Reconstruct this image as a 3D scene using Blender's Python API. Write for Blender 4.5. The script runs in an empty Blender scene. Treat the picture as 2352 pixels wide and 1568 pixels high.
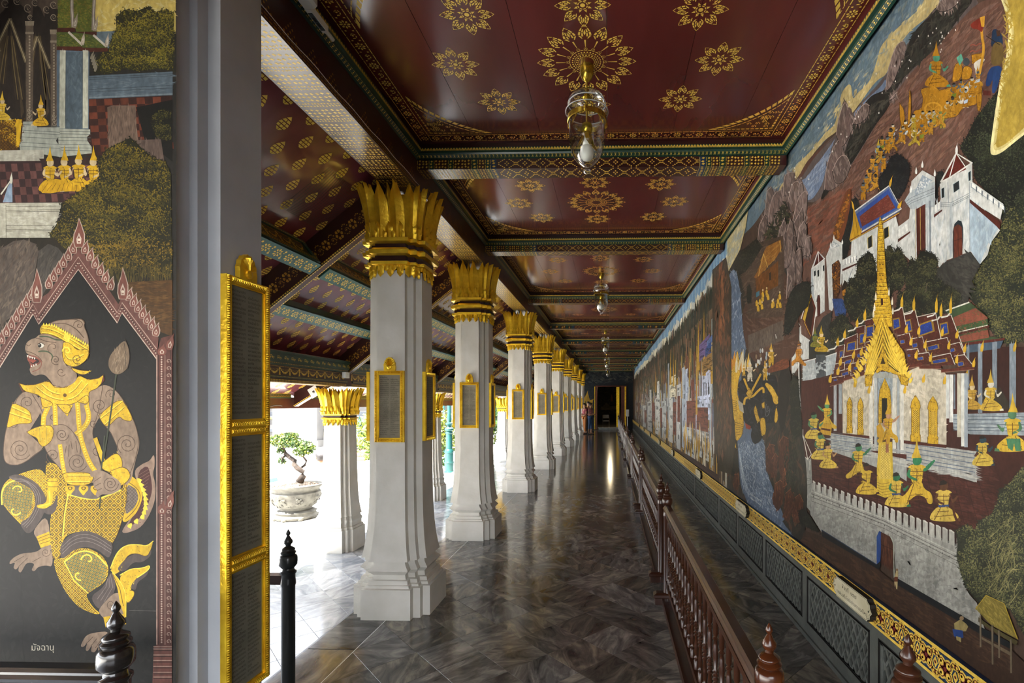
import bpy, bmesh, math, random
import numpy as np
from mathutils import Vector, Matrix
random.seed(7)
S = bpy.context.scene
C = S.collection
PI = math.pi

# ---------------------------------------------------------------- camera, sky, sun, exposure
F = 1140.0; PX = 1372.0; PY = 925.0; EYE = 1.6; TH = math.atan(30 / F)
cam = bpy.data.cameras.new('camera'); cam.sensor_width = 36.0; cam.lens = F * 36 / 2352
cam.shift_x = -(PX - 1176) / 2352; cam.shift_y = (PY - 784) / 2352
cam.clip_start = 0.05; cam.clip_end = 300
co = bpy.data.objects.new('camera', cam); C.objects.link(co)
co.location = (0, 0, EYE); co.rotation_euler = (PI / 2, 0, TH); S.camera = co

w = bpy.data.worlds.new('sky'); S.world = w; w.use_nodes = True
nt = w.node_tree; nt.nodes.clear()
sky = nt.nodes.new('ShaderNodeTexSky'); sky.sky_type = 'NISHITA'; sky.sun_disc = False
sky.sun_elevation = math.radians(62); sky.sun_rotation = math.radians(70); sky.air_density = 1.0; sky.dust_density = 3.0
bg = nt.nodes.new('ShaderNodeBackground'); bg.inputs[1].default_value = 0.42
hs = nt.nodes.new('ShaderNodeHueSaturation'); hs.inputs['Saturation'].default_value = 0.22
wo = nt.nodes.new('ShaderNodeOutputWorld')
nt.links.new(sky.outputs[0], hs.inputs['Color']); nt.links.new(hs.outputs[0], bg.inputs[0]); nt.links.new(bg.outputs[0], wo.inputs[0])
sl = bpy.data.lights.new('sun', 'SUN'); sl.energy = 9.0; sl.angle = math.radians(0.6); sl.color = (1, .95, .86)
so = bpy.data.objects.new('sun', sl); C.objects.link(so)
so.rotation_euler = Vector((.34, .42, -1)).to_track_quat('-Z', 'Y').to_euler()
S.view_settings.view_transform = 'Standard'; S.view_settings.look = 'None'
S.view_settings.exposure = 2.45; S.view_settings.gamma = 1.0; S.view_settings.use_curve_mapping = False
S.cycles.max_bounces = 10; S.cycles.diffuse_bounces = 6; S.cycles.transparent_max_bounces = 16
S.cycles.sample_clamp_indirect = 8.0

# ---------------------------------------------------------------- pixel helpers (a point of the photograph -> the place on a known plane)
cT, sT = math.cos(TH), math.sin(TH)
def ray(px, py):
    x = (px - PX) / F; z = (PY - py) / F
    return (x * cT - sT, x * sT + cT, z)
def at_x(px, py, X):
    r = ray(px, py); t = X / r[0]; return (X, r[1] * t, EYE + r[2] * t)
def at_y(px, py, Y):
    r = ray(px, py); t = Y / r[1]; return (r[0] * t, Y, EYE + r[2] * t)

# ---------------------------------------------------------------- materials
def lin(c):
    if isinstance(c, str):
        c = [int(c[i:i + 2], 16) / 255 for i in (0, 2, 4)]
        return tuple(x / 12.92 if x <= .04045 else ((x + .055) / 1.055) ** 2.4 for x in c)
    return tuple(c)
M = {}
def mat(name, col, rough=.5, metal=0., col2=None, nscale=6., namt=1., bump=0., bscale=None, coat=0., stretch=(1, 1, 1), spec=.5, detail=4., trans=0., lo=.35, hi=.65):
    m = bpy.data.materials.new(name); m.use_nodes = True; n = m.node_tree; b = n.nodes['Principled BSDF']
    b.inputs['Roughness'].default_value = rough; b.inputs['Metallic'].default_value = metal
    b.inputs['Coat Weight'].default_value = coat; b.inputs['Coat Roughness'].default_value = .12
    b.inputs['Specular IOR Level'].default_value = spec
    if trans: b.inputs['Transmission Weight'].default_value = trans
    c1 = lin(col); c2 = lin(col2) if col2 else tuple(x * .72 for x in c1)
    tc = n.nodes.new('ShaderNodeTexCoord'); mp = n.nodes.new('ShaderNodeMapping'); mp.inputs['Scale'].default_value = stretch
    n.links.new(tc.outputs['Object'], mp.inputs[0])
    no = n.nodes.new('ShaderNodeTexNoise'); no.inputs['Scale'].default_value = nscale; no.inputs['Detail'].default_value = detail
    n.links.new(mp.outputs[0], no.inputs[0])
    rp = n.nodes.new('ShaderNodeValToRGB'); rp.color_ramp.elements[0].position = lo; rp.color_ramp.elements[1].position = hi
    rp.color_ramp.elements[0].color = (*[a + (bb - a) * namt for a, bb in zip(c1, c2)], 1); rp.color_ramp.elements[1].color = (*c1, 1)
    n.links.new(no.outputs[0], rp.inputs[0]); n.links.new(rp.outputs[0], b.inputs['Base Color'])
    if bump:
        nb = n.nodes.new('ShaderNodeTexNoise'); nb.inputs['Scale'].default_value = bscale or nscale * 3; nb.inputs['Detail'].default_value = 3
        n.links.new(mp.outputs[0], nb.inputs[0])
        bu = n.nodes.new('ShaderNodeBump'); bu.inputs['Strength'].default_value = bump; bu.inputs['Distance'].default_value = .01
        n.links.new(nb.outputs[0], bu.inputs['Height']); n.links.new(bu.outputs[0], b.inputs['Normal'])
    M[name] = m; return m

mat('plaster', 'cfccc4', .62, col2='c3c0b6', nscale=5, bump=.12, bscale=30)
mat('pier_plaster', 'adb1b6', .6, col2='a2a5a9', nscale=4, bump=.12, bscale=25)
mat('gold', (.95, .64, .04), .32, .72, col2=(.72, .42, .02), nscale=14, bump=.25, bscale=45)
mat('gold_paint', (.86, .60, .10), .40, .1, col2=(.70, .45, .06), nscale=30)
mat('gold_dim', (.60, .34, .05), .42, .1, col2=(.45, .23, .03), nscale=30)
mat('maroon', (.115, .019, .017), .20, col2=(.085, .014, .012), coat=.4, nscale=2.2, stretch=(1.5, .35, 1), bump=.10, bscale=3.5, spec=.45)
mat('soffit_maroon', (.19, .048, .062), .20, col2=(.14, .03, .036), coat=.6, nscale=3, stretch=(.3, 2, .3), bump=.10, bscale=5, spec=.6)
mat('maroon_dark', (.045, .010, .008), .35, col2=(.030, .007, .006), nscale=5)
mat('beam_maroon', (.050, .011, .009), .28, col2=(.034, .008, .007), nscale=5, spec=.6)
mat('green_paint', (.010, .052, .034), .3, col2=(.006, .034, .024), nscale=8, spec=.6)
mat('teal_paint', (.03, .12, .11), .3, col2=(.022, .09, .085), nscale=8, spec=.6)
mat('blue_paint', (.02, .05, .12), .35)
mat('red_trim', (.16, .018, .018), .4)
mat('fascia_red', (.13, .028, .014), .45, col2=(.09, .018, .010), nscale=6)
mat('dado_grey', '585b56', .55, col2='484b47', nscale=8, bump=.2, bscale=25)
mat('dado_dark', '272b2a', .7)
mat('dado_strip', '5d605b', .6, col2='474a46', nscale=20)
mat('joint', '1b1b1a', .8)
mat('black_line', '15110e', .6)
mat('rail_wood', (.045, .014, .006), .28, col2=(.034, .011, .005), nscale=9, stretch=(1, 1, .3), coat=.25, spec=.4)
mat('rail_wood_warm', (.075, .019, .004), .2, col2=(.035, .009, .003), nscale=9, stretch=(1, 1, .3), coat=.2, spec=.4)
mat('post_black', (.014, .011, .010), .22, col2=(.010, .008, .007), coat=.5)
mat('post_green', (.012, .016, .016), .28, coat=.3)
mat('tablet', '8d8570', .7, col2='746c59', nscale=7, bump=.1)
mat('tablet_dark', '77776a', .6, col2='66675c', nscale=7)
mat('ink', '28231a', .8)
mat('ink_soft', '3d372b', .8)
mat('sign_white', 'cfc8ae', .6, col2='bdb596', nscale=8)
mat('paint_white', 'd8d3c2', .7)
mat('brass', (.62, .42, .05), .25, .9, nscale=20)
mat('bulb', 'e6e4de', .4)
mat('white_plastic', 'e6eaea', .45, namt=.3)
mat('grey_plastic', '4d5a5c', .45)
mat('steel', (.6, .6, .6), .3, .9)
mat('ground', (.62, .61, .58), .8, col2=(.48, .47, .44), nscale=1.3, bump=.2, bscale=10)
mat('white_wall', (.78, .78, .76), .7, col2=(.70, .70, .69), nscale=2)
mat('blue_grey', (.38, .45, .52), .7)
mat('terrace_white', (.075, .075, .073), .7, col2=(.06, .06, .06), nscale=2)
mat('terrace_grey', (.026, .034, .045), .7)
mat('terrace_yellow', (.22, .14, .02), .6)
mat('yellow_line', (.75, .55, .12), .6)
mat('pot_stone', (.092, .088, .072), .8, col2=(.055, .051, .042), nscale=11, bump=.35, bscale=40)
mat('pebble', (.09, .055, .03), .7, col2=(.16, .12, .08), nscale=25)
mat('bark', (.055, .038, .028), .85, col2=(.02, .014, .01), nscale=18, bump=.4)
mat('leaf', (.022, .06, .008), .5, col2=(.055, .10, .010), nscale=7, lo=.4, hi=.6)
mat('leaf_light', (.17, .17, .01), .5, col2=(.07, .13, .014), nscale=5)
mat('leaf_dark', (.03, .09, .03), .5, col2=(.05, .14, .03), nscale=5)
mat('lamp_teal', (.010, .075, .072), .35, col2=(.008, .055, .055), nscale=6)
mat('tag_green', (.05, .25, .20), .5)
mat('vase_blue', (.20, .32, .42), .3)
mat('vase_red', (.45, .16, .12), .6)
mat('skin', (.42, .22, .13), .55, namt=.3)
mat('hair', (.012, .009, .008), .5)
mat('shirt_purple', (.20, .03, .10), .8, col2=(.55, .22, .25), nscale=28, lo=.55, hi=.6)
mat('shirt_red', (.28, .05, .07), .8)
mat('shirt_dark', (.02, .02, .025), .8)
mat('shirt_grey', (.35, .42, .50), .8)
mat('shirt_pale', (.62, .52, .45), .8)
mat('jeans', (.03, .07, .17), .8, col2=(.05, .11, .24), nscale=20)
mat('trousers_orange', (.36, .12, .02), .8)
mat('trousers_dark', (.03, .035, .05), .8)
mat('cloth_pale', (.6, .57, .5), .8)
mat('net', (.02, .02, .02), .9)
mat('step_grey', '8f9190', .5)
mat('roof_tile', (.28, .10, .04), .7)
mat('wire', '6b655c', .6)

def marble(name, a, b, c, rough):
    m = bpy.data.materials.new(name); m.use_nodes = True; n = m.node_tree; L = n.links; bs = n.nodes['Principled BSDF']
    bs.inputs['Specular IOR Level'].default_value = .45
    tc = n.nodes.new('ShaderNodeTexCoord'); oi = n.nodes.new('ShaderNodeObjectInfo'); ge = n.nodes.new('ShaderNodeNewGeometry')
    rs = n.nodes.new('ShaderNodeMath'); rs.operation = 'ADD'; L.new(oi.outputs['Random'], rs.inputs[0]); L.new(ge.outputs['Random Per Island'], rs.inputs[1])
    fr = n.nodes.new('ShaderNodeMath'); fr.operation = 'FRACT'; L.new(rs.outputs[0], fr.inputs[0])
    m7 = n.nodes.new('ShaderNodeMath'); m7.operation = 'MULTIPLY'; m7.inputs[1].default_value = 9.0; L.new(fr.outputs[0], m7.inputs[0])
    vr = n.nodes.new('ShaderNodeVectorRotate'); vr.rotation_type = 'Z_AXIS'; L.new(ge.outputs['Position'], vr.inputs['Vector']); L.new(m7.outputs[0], vr.inputs['Angle'])
    mp = n.nodes.new('ShaderNodeMapping'); mp.inputs['Scale'].default_value = (3.4, 9.5, 1); L.new(vr.outputs[0], mp.inputs[0])
    cb = n.nodes.new('ShaderNodeCombineXYZ'); L.new(m7.outputs[0], cb.inputs[0]); L.new(m7.outputs[0], cb.inputs[1]); L.new(cb.outputs[0], mp.inputs['Location'])
    no = n.nodes.new('ShaderNodeTexNoise'); no.inputs['Scale'].default_value = 1.2; no.inputs['Detail'].default_value = 8; no.inputs['Distortion'].default_value = .9; no.inputs['Roughness'].default_value = .62
    L.new(mp.outputs[0], no.inputs[0])
    rp = n.nodes.new('ShaderNodeValToRGB'); e = rp.color_ramp.elements
    e[0].position = .31; e[0].color = (*lin(a), 1); e[1].position = .71; e[1].color = (*lin(c), 1)
    x = rp.color_ramp.elements.new(.5); x.color = (*lin(b), 1)
    L.new(no.outputs[0], rp.inputs[0])
    hv = n.nodes.new('ShaderNodeHueSaturation'); L.new(rp.outputs[0], hv.inputs['Color'])
    mv = n.nodes.new('ShaderNodeMapRange'); mv.inputs['To Min'].default_value = .6; mv.inputs['To Max'].default_value = 1.3; L.new(fr.outputs[0], mv.inputs[0]); L.new(mv.outputs[0], hv.inputs['Value'])
    ms = n.nodes.new('ShaderNodeMath'); ms.operation = 'MULTIPLY'; ms.inputs[1].default_value = 3.7; L.new(fr.outputs[0], ms.inputs[0])
    mf = n.nodes.new('ShaderNodeMath'); mf.operation = 'FRACT'; L.new(ms.outputs[0], mf.inputs[0])
    m2 = n.nodes.new('ShaderNodeMapRange'); m2.inputs['To Min'].default_value = .35; m2.inputs['To Max'].default_value = 1.35; L.new(mf.outputs[0], m2.inputs[0]); L.new(m2.outputs[0], hv.inputs['Saturation'])
    L.new(hv.outputs[0], bs.inputs['Base Color'])
    rr = n.nodes.new('ShaderNodeMapRange'); rr.inputs['To Min'].default_value = rough * .75; rr.inputs['To Max'].default_value = rough * 1.4; L.new(no.outputs[0], rr.inputs[0]); L.new(rr.outputs[0], bs.inputs['Roughness'])
    M[name] = m; return m
marble('marble', '393836', '64615b', '999284', .12)
marble('marble_aisle', '7c828c', 'a9aeb4', 'd2d5d6', .13)

def glass_mat(name):
    m = bpy.data.materials.new(name); m.use_nodes = True; n = m.node_tree; n.nodes.clear()
    o = n.nodes.new('ShaderNodeOutputMaterial'); mx = n.nodes.new('ShaderNodeMixShader'); tr = n.nodes.new('ShaderNodeBsdfTransparent'); gl = n.nodes.new('ShaderNodeBsdfGlossy')
    tr.inputs[0].default_value = (.9, .93, .92, 1); gl.inputs['Roughness'].default_value = .03
    lw = n.nodes.new('ShaderNodeLayerWeight'); lw.inputs[0].default_value = .42
    n.links.new(lw.outputs['Facing'], mx.inputs[0]); n.links.new(tr.outputs[0], mx.inputs[1]); n.links.new(gl.outputs[0], mx.inputs[2]); n.links.new(mx.outputs[0], o.inputs[0])
    M[name] = m
glass_mat('glass')
mat('glass_rim', (.75, .8, .8), .05, spec=.9)
M['glass_rim'].node_tree.nodes['Principled BSDF'].inputs['Alpha'].default_value = .45
def lamp_mat(name, col, e):
    m = bpy.data.materials.new(name); m.use_nodes = True; b = m.node_tree.nodes['Principled BSDF']
    b.inputs['Emission Color'].default_value = (*col, 1); b.inputs['Emission Strength'].default_value = e; M[name] = m
lamp_mat('lit_bulb', (1, .75, .4), 10)

def paint_mat(name, gain, rough=.55):
    m = bpy.data.materials.new(name); m.use_nodes = True; n = m.node_tree; L = n.links; b = n.nodes['Principled BSDF']
    b.inputs['Roughness'].default_value = rough; b.inputs['Specular IOR Level'].default_value = .25
    at = n.nodes.new('ShaderNodeAttribute'); at.attribute_name = 'paint'
    ge = n.nodes.new('ShaderNodeNewGeometry')
    mp = n.nodes.new('ShaderNodeMapping'); mp.inputs['Scale'].default_value = (1, 1, .55); L.new(ge.outputs['Position'], mp.inputs[0])
    n1 = n.nodes.new('ShaderNodeTexNoise'); n1.inputs['Scale'].default_value = 9; n1.inputs['Detail'].default_value = 7; n1.inputs['Roughness'].default_value = .65; L.new(mp.outputs[0], n1.inputs[0])
    n2 = n.nodes.new('ShaderNodeTexNoise'); n2.inputs['Scale'].default_value = 70; n2.inputs['Detail'].default_value = 4; L.new(mp.outputs[0], n2.inputs[0])
    r1 = n.nodes.new('ShaderNodeMapRange'); r1.inputs[1].default_value = .3; r1.inputs[2].default_value = .7; r1.inputs[3].default_value = .76 * gain; r1.inputs[4].default_value = 1.22 * gain; L.new(n1.outputs[0], r1.inputs[0])
    r2 = n.nodes.new('ShaderNodeMapRange'); r2.inputs[1].default_value = .3; r2.inputs[2].default_value = .7; r2.inputs[3].default_value = .78; r2.inputs[4].default_value = 1.2; L.new(n2.outputs[0], r2.inputs[0])
    mu = n.nodes.new('ShaderNodeMath'); mu.operation = 'MULTIPLY'; L.new(r1.outputs[0], mu.inputs[0]); L.new(r2.outputs[0], mu.inputs[1])
    vm = n.nodes.new('ShaderNodeVectorMath'); vm.operation = 'SCALE'; L.new(at.outputs['Color'], vm.inputs[0]); L.new(mu.outputs[0], vm.inputs['Scale'])
    L.new(vm.outputs[0], b.inputs['Base Color']); M[name] = m
paint_mat('mural_paint', .84)
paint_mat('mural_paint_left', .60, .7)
paint_mat('mural_paint_end', 1.0)

# ---------------------------------------------------------------- mesh helpers
class MB:
    def __init__(s): s.v = []; s.f = []; s.m = []; s.col = None
    def poly(s, pts, m=0):
        i = len(s.v); s.v.extend(pts); s.f.append(tuple(range(i, i + len(pts)))); s.m.append(m)
    def box(s, x0, x1, y0, y1, z0, z1, m=0, bevel=0):
        i = len(s.v)
        s.v += [(x0, y0, z0), (x1, y0, z0), (x1, y1, z0), (x0, y1, z0), (x0, y0, z1), (x1, y0, z1), (x1, y1, z1), (x0, y1, z1)]
        for q in ((3, 2, 1, 0), (4, 5, 6, 7), (0, 1, 5, 4), (1, 2, 6, 5), (2, 3, 7, 6), (3, 0, 4, 7)):
            s.f.append(tuple(i + k for k in q)); s.m.append(m)
    def rings(s, rs, m=0, caps=True, closed=True, loop=False):
        n = len(rs[0]); i = len(s.v)
        for r in rs: s.v.extend(r)
        R = len(rs); rng = R if loop else R - 1
        for a in range(rng):
            b = (a + 1) % R
            for k in range(n if closed else n - 1):
                k2 = (k + 1) % n
                s.f.append((i + a * n + k, i + a * n + k2, i + b * n + k2, i + b * n + k)); s.m.append(m if not isinstance(m, (list, tuple)) else m[a])
        if caps and not loop:
            mm = m if not isinstance(m, (list, tuple)) else m[0]
            s.f.append(tuple(i + k for k in range(n - 1, -1, -1))); s.m.append(mm)
            mm = m if not isinstance(m, (list, tuple)) else m[-1]
            s.f.append(tuple(i + (R - 1) * n + k for k in range(n))); s.m.append(mm)
    def lathe(s, prof, c=(0, 0, 0), seg=16, m=0, sx=1, sy=1, caps=True):
        s.rings([[(c[0] + r * sx * math.cos(2 * PI * k / seg), c[1] + r * sy * math.sin(2 * PI * k / seg), c[2] + z) for k in range(seg)] for r, z in prof], m, caps)
    def tube(s, path, rad, seg=8, m=0, caps=True):
        P = [Vector(p) for p in path]; rs = []
        up = Vector((0, 0, 1))
        for i, p in enumerate(P):
            d = (P[min(i + 1, len(P) - 1)] - P[max(i - 1, 0)]).normalized()
            a = d.cross(up)
            if a.length < .05: a = d.cross(Vector((1, 0, 0)))
            a.normalize(); b = d.cross(a).normalized()
            r = rad[i] if isinstance(rad, (list, tuple)) else rad
            rs.append([tuple(p + a * r * math.cos(2 * PI * k / seg) + b * r * math.sin(2 * PI * k / seg)) for k in range(seg)])
        s.rings(rs, m, caps)
    def prism(s, pts, fn, d0, d1, m=0):      # pts 2D, fn(u,v,d) -> 3D
        s.rings([[fn(u, v, d0) for u, v in pts], [fn(u, v, d1) for u, v in pts]], m)
    def mesh(s, name, mats, smooth=False, angle=None):
        me = bpy.data.meshes.new(name); me.from_pydata([tuple(p) for p in s.v], [], s.f)
        for q in mats: me.materials.append(M[q])
        if len(mats) > 1: me.polygons.foreach_set('material_index', s.m)
        if smooth:
            me.polygons.foreach_set('use_smooth', [True] * len(me.polygons))
            if angle: me.set_sharp_from_angle(angle=math.radians(angle))
        me.update(); return me
    def build(s, name, mats, parent=None, smooth=False, angle=None, **kw):
        if isinstance(mats, str): mats = [mats]
        o = bpy.data.objects.new(name, s.mesh(name, mats, smooth, angle)); C.objects.link(o)
        if parent is not None: o.parent = parent
        for k, v in kw.items(): o[k] = v
        return o
def fixn(o):
    bm = bmesh.new(); bm.from_mesh(o.data); bmesh.ops.recalc_face_normals(bm, faces=bm.faces); bm.to_mesh(o.data); bm.free(); return o
def thing(name, label, cat, loc=(0, 0, 0), rz=0, group=None):
    o = bpy.data.objects.new(name, None); C.objects.link(o); o.empty_display_size = .1
    o.location = loc; o.rotation_euler = (0, 0, rz); o['label'] = label; o['category'] = cat
    if group: o['group'] = group
    return o
def tag(o, label, cat, group=None):
    o['label'] = label; o['category'] = cat
    if group: o['group'] = group
    return o
def struct(o, label=None, cat=None):
    o['kind'] = 'structure'
    if label: o['label'] = label
    if cat: o['category'] = cat
    return o
def link_copy(o, parent=None, loc=None, rz=None, sc=None):
    c = o.copy(); C.objects.link(c)
    if parent is not None: c.parent = parent
    if loc is not None: c.location = loc
    if rz is not None: c.rotation_euler = (0, 0, rz)
    if sc is not None: c.scale = sc
    return c
def dup(root, loc, rz=None, label=None, group=None):
    def rec(o, par):
        c = link_copy(o, par)
        for ch in list(o.children): rec(ch, c)
        return c
    r = rec(root, None); r.location = loc
    if rz is not None: r.rotation_euler = (0, 0, rz)
    if label: r['label'] = label
    if group: r['group'] = group
    return r
def text_polys(body, size, fn, font_m, mb, m=0, align='LEFT'):
    c = bpy.data.curves.new('writing', 'FONT'); c.body = body; c.size = size; c.resolution_u = 2; c.align_x = align
    o = bpy.data.objects.new('writing', c); C.objects.link(o)
    dg = bpy.context.evaluated_depsgraph_get(); me = bpy.data.meshes.new_from_object(o.evaluated_get(dg))
    vs = [fn(v.co.x, v.co.y) for v in me.vertices]; i = len(mb.v); mb.v.extend(vs)
    for p in me.polygons: mb.f.append(tuple(i + k for k in p.vertices)); mb.m.append(m)
    wdt = max((v.co.x for v in me.vertices), default=0)
    bpy.data.objects.remove(o); bpy.data.meshes.remove(me); bpy.data.curves.remove(c)
    return wdt

# ---------------------------------------------------------------- stencil gilding (flat print as thin polygons)
class Gild:
    def __init__(s, O, U, V, mb, m=0):
        s.O = Vector(O); s.U = Vector(U); s.V = Vector(V); s.mb = mb; s.m = m
    def p(s, u, v): return tuple(s.O + s.U * u + s.V * v)
    def poly(s, pts, m=None): s.mb.poly([s.p(*q) for q in pts], s.m if m is None else m)
    def rect(s, u0, u1, v0, v1, m=None): s.poly([(u0, v0), (u1, v0), (u1, v1), (u0, v1)], m)
    def disc(s, u, v, r, n=8, m=None): s.poly([(u + r * math.cos(2 * PI * k / n), v + r * math.sin(2 * PI * k / n)) for k in range(n)], m)
    def petal(s, u, v, a, L, W, full=True, m=None):
        ca, sa = math.cos(a), math.sin(a)
        def q(t, x): return (u + ca * t - sa * x, v + sa * t + ca * x)
        def hw(t): return W * (math.sin(PI * min(t, 1) ** .62) ** .85) * (1 - .25 * t)
        K = 4 if full else 2
        for sd in (1, -1):
            for k in range(K):
                t0 = .04 + k * .96 / K; t1 = t0 + .78 * .96 / K
                s.poly([q(L * t0, sd * hw(t0)), q(L * t1, sd * hw(t1) if k < K - 1 else 0), q(L * t1 - (.05 * L if k == K - 1 else 0), sd * hw(t1) * .68 if k < K - 1 else 0), q(L * t0, sd * hw(t0) * .68)], m)
            if full:
                for k in range(2):
                    t0 = .18 + k * .26; t1 = t0 + .2
                    s.poly([q(L * t0, sd * hw(t0) * .52), q(L * t1, sd * hw(t1) * .5), q(L * t1, sd * hw(t1) * .26), q(L * t0, sd * hw(t0) * .26)], m)
        s.poly([q(L * .25, 0), q(L * .4, W * .16), q(L * .62, 0), q(L * .4, -W * .16)], m)
    def flower(s, u, v, R, n=8, rot=0., full=True):
        for k in range(n): s.petal(u + .4 * R * math.cos(rot + 2 * PI * k / n), v + .4 * R * math.sin(rot + 2 * PI * k / n), rot + 2 * PI * k / n, R * .62, R * .225, full)
        for k in range(n):
            a = rot + PI / n + 2 * PI * k / n
            s.poly([(u + .22 * R * math.cos(a - .25), v + .22 * R * math.sin(a - .25)), (u + .34 * R * math.cos(a), v + .34 * R * math.sin(a)), (u + .22 * R * math.cos(a + .25), v + .22 * R * math.sin(a + .25))])
            s.poly([(u + r * R * math.cos(b), v + r * R * math.sin(b)) for r, b in ((.15, a - .28), (.19, a - .28), (.19, a + .28), (.15, a + .28))])
        s.disc(u, v, R * .09)
    def rosette(s, u, v, R, full=True):
        n = 16
        for k in range(n):
            a = 2 * PI * (k + .5) / n + PI / n
            s.petal(u + .62 * R * math.cos(a), v + .62 * R * math.sin(a), a, R * .38, R * .135, full)
            s.poly([(u + r * R * math.cos(a + d), v + r * R * math.sin(a + d)) for r, d in ((.42, -.012), (.6, -.025), (.6, .025), (.42, .012))])
            s.petal(u + .335 * R * math.cos(a), v + .335 * R * math.sin(a), a, R * .085, R * .045, False)
        for rr, wd, kk in ((.325, .014, 28), (.225, .012, 24), (.15, .012, 18)):
            for k in range(kk):
                a = 2 * PI * k / kk; d = .8 * PI / kk
                s.poly([(u + r * R * math.cos(b), v + r * R * math.sin(b)) for r, b in ((rr, a - d), (rr + wd, a - d), (rr + wd, a + d), (rr, a + d))])
        for rr, kk in ((.275, 30), (.19, 20)):
            for k in range(kk): s.disc(u + rr * R * math.cos(2 * PI * k / kk), v + rr * R * math.sin(2 * PI * k / kk), R * .018, 5)
    def dashes(s, u0, u1, v, h, step, gap=.25):
        n = max(1, int((u1 - u0) / step)); st = (u1 - u0) / n
        for k in range(n): s.rect(u0 + k * st, u0 + (k + 1 - gap) * st, v - h / 2, v + h / 2)
    def vdashes(s, v0, v1, u, h, step, gap=.25):
        n = max(1, int((v1 - v0) / step)); st = (v1 - v0) / n
        for k in range(n): s.rect(u - h / 2, u + h / 2, v0 + k * st, v0 + (k + 1 - gap) * st)
    def small_flower(s, u, v, r):
        for k in range(8):
            a = k * PI / 4
            s.poly([(u + .3 * r * math.cos(a), v + .3 * r * math.sin(a)), (u + .75 * r * math.cos(a + .28), v + .75 * r * math.sin(a + .28)), (u + r * math.cos(a), v + r * math.sin(a)), (u + .75 * r * math.cos(a - .28), v + .75 * r * math.sin(a - .28))])
        s.disc(u, v, .2 * r, 5)
    def scroll(s, u, v, r, sg=1):
        for k in range(5):
            a = sg * (k * 1.05); d = .36; r1 = r * (1 - .12 * k); 
            s.poly([(u + q * math.cos(b), v + q * math.sin(b)) for q, b in ((r1 * .68, a - d), (r1, a - d), (r1 * .95, a + d), (r1 * .66, a + d))])
        s.disc(u, v, r * .25, 5)
    def band(s, u0, u1, v0, v1, along_v=False, full=True):
        L = (v1 - v0) if along_v else (u1 - u0); W = (u1 - u0) if along_v else (v1 - v0)
        G = Gild(s.p(u0, v0), s.V if along_v else s.U, s.U if along_v else s.V, s.mb, s.m)
        G.dashes(0, L, W * .04, W * .06, W * .55, .12); G.dashes(0, L, W * .96, W * .06, W * .55, .12)
        n = max(1, int(L / (W * .95)))
        for k in range(n):
            x = (k + .5) * L / n
            if k % 2 == 0: G.small_flower(x, W / 2, W * .36)
            else:
                G.scroll(x, W / 2, W * .3)
                if full:
                    for d in (-1, 1): G.rect(x + d * W * .42 - W * .05, x + d * W * .42 + W * .05, W * .2, W * .32); G.rect(x + d * W * .42 - W * .05, x + d * W * .42 + W * .05, W * .68, W * .8)
    def lozenges(s, u0, u1, v0, v1, pitch):
        n = max(1, round((u1 - u0) / pitch)); pt = (u1 - u0) / n; H = v1 - v0; c = (v0 + v1) / 2
        for k in range(n):
            x = u0 + (k + .5) * pt
            for dx, dy in ((0, .16), (0, -.16), (.09, 0), (-.09, 0)):
                s.poly([(x + dx * pt - .05 * pt, c + dy * H), (x + dx * pt, c + dy * H + .08 * H), (x + dx * pt + .05 * pt, c + dy * H), (x + dx * pt, c + dy * H - .08 * H)])
            for sy in (-1, 1):
                for dx in (-.10, 0, .10): s.poly([(x + pt * (dx + .5) - .04 * pt, c + sy * .1 * H * (1 - abs(dx) * 4)), (x + pt * (dx + .5), c + sy * .17 * H), (x + pt * (dx + .5) + .04 * pt, c + sy * .1 * H * (1 - abs(dx) * 4)), (x + pt * (dx + .5), c + sy * .05 * H)])
            for t in range(4):
                for sx in (1, -1):
                    for sy in (1, -1):
                        xx = x + sx * pt * (.14 + .1 * t); yy = c + sy * H * (.42 - .11 * t)
                        s.poly([(xx - .052 * pt, yy), (xx, yy + .065 * H), (xx + .052 * pt, yy), (xx, yy - .065 * H)])
    def speckle(s, u0, u1, v0, v1, cu, cv):
        nu = max(1, int((u1 - u0) / cu)); nv = max(1, int((v1 - v0) / cv)); a = (u1 - u0) / nu; b = (v1 - v0) / nv
        for i in range(nu):
            for j in range(nv):
                x = u0 + (i + .5 + random.uniform(-.12, .12)) * a; y = v0 + (j + .5 + random.uniform(-.12, .12)) * b
                s.poly([(x - .36 * a, y - .1 * b), (x + .05 * a, y - .36 * b), (x + .36 * a, y + .1 * b), (x - .05 * a, y + .34 * b)])
    def teardrop(s, u, v, L, W, full=True):       # leaf pointing +v, broken into cells
        if not full:
            s.poly([(u - W * .45, v), (u, v - L * .3), (u + W * .45, v), (u + W * .4, v + L * .2), (u, v + L * .6), (u - W * .4, v + L * .2)]); return
        def hw(t): return W * .55 * math.sin(PI * min(1, t) ** .75) ** .8
        R = 5
        for r in range(R):
            t0 = r / R + .015; t1 = (r + 1) / R - .04
            n = (2, 3, 3, 2, 1)[r]
            for k in range(n):
                a0 = -1 + 2 * (k + .08) / n; a1 = -1 + 2 * (k + .92) / n
                y0, y1 = v - L * .4 + L * t0, v - L * .4 + L * t1
                s.poly([(u + a0 * hw(t0), y0), (u + a1 * hw(t0), y0), (u + a1 * hw(t1) * .92, y1), (u + a0 * hw(t1) * .92, y1)] if r < R - 1 else [(u - hw(t0), y0), (u + hw(t0), y0), (u, y1 + .05 * L)])
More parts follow.
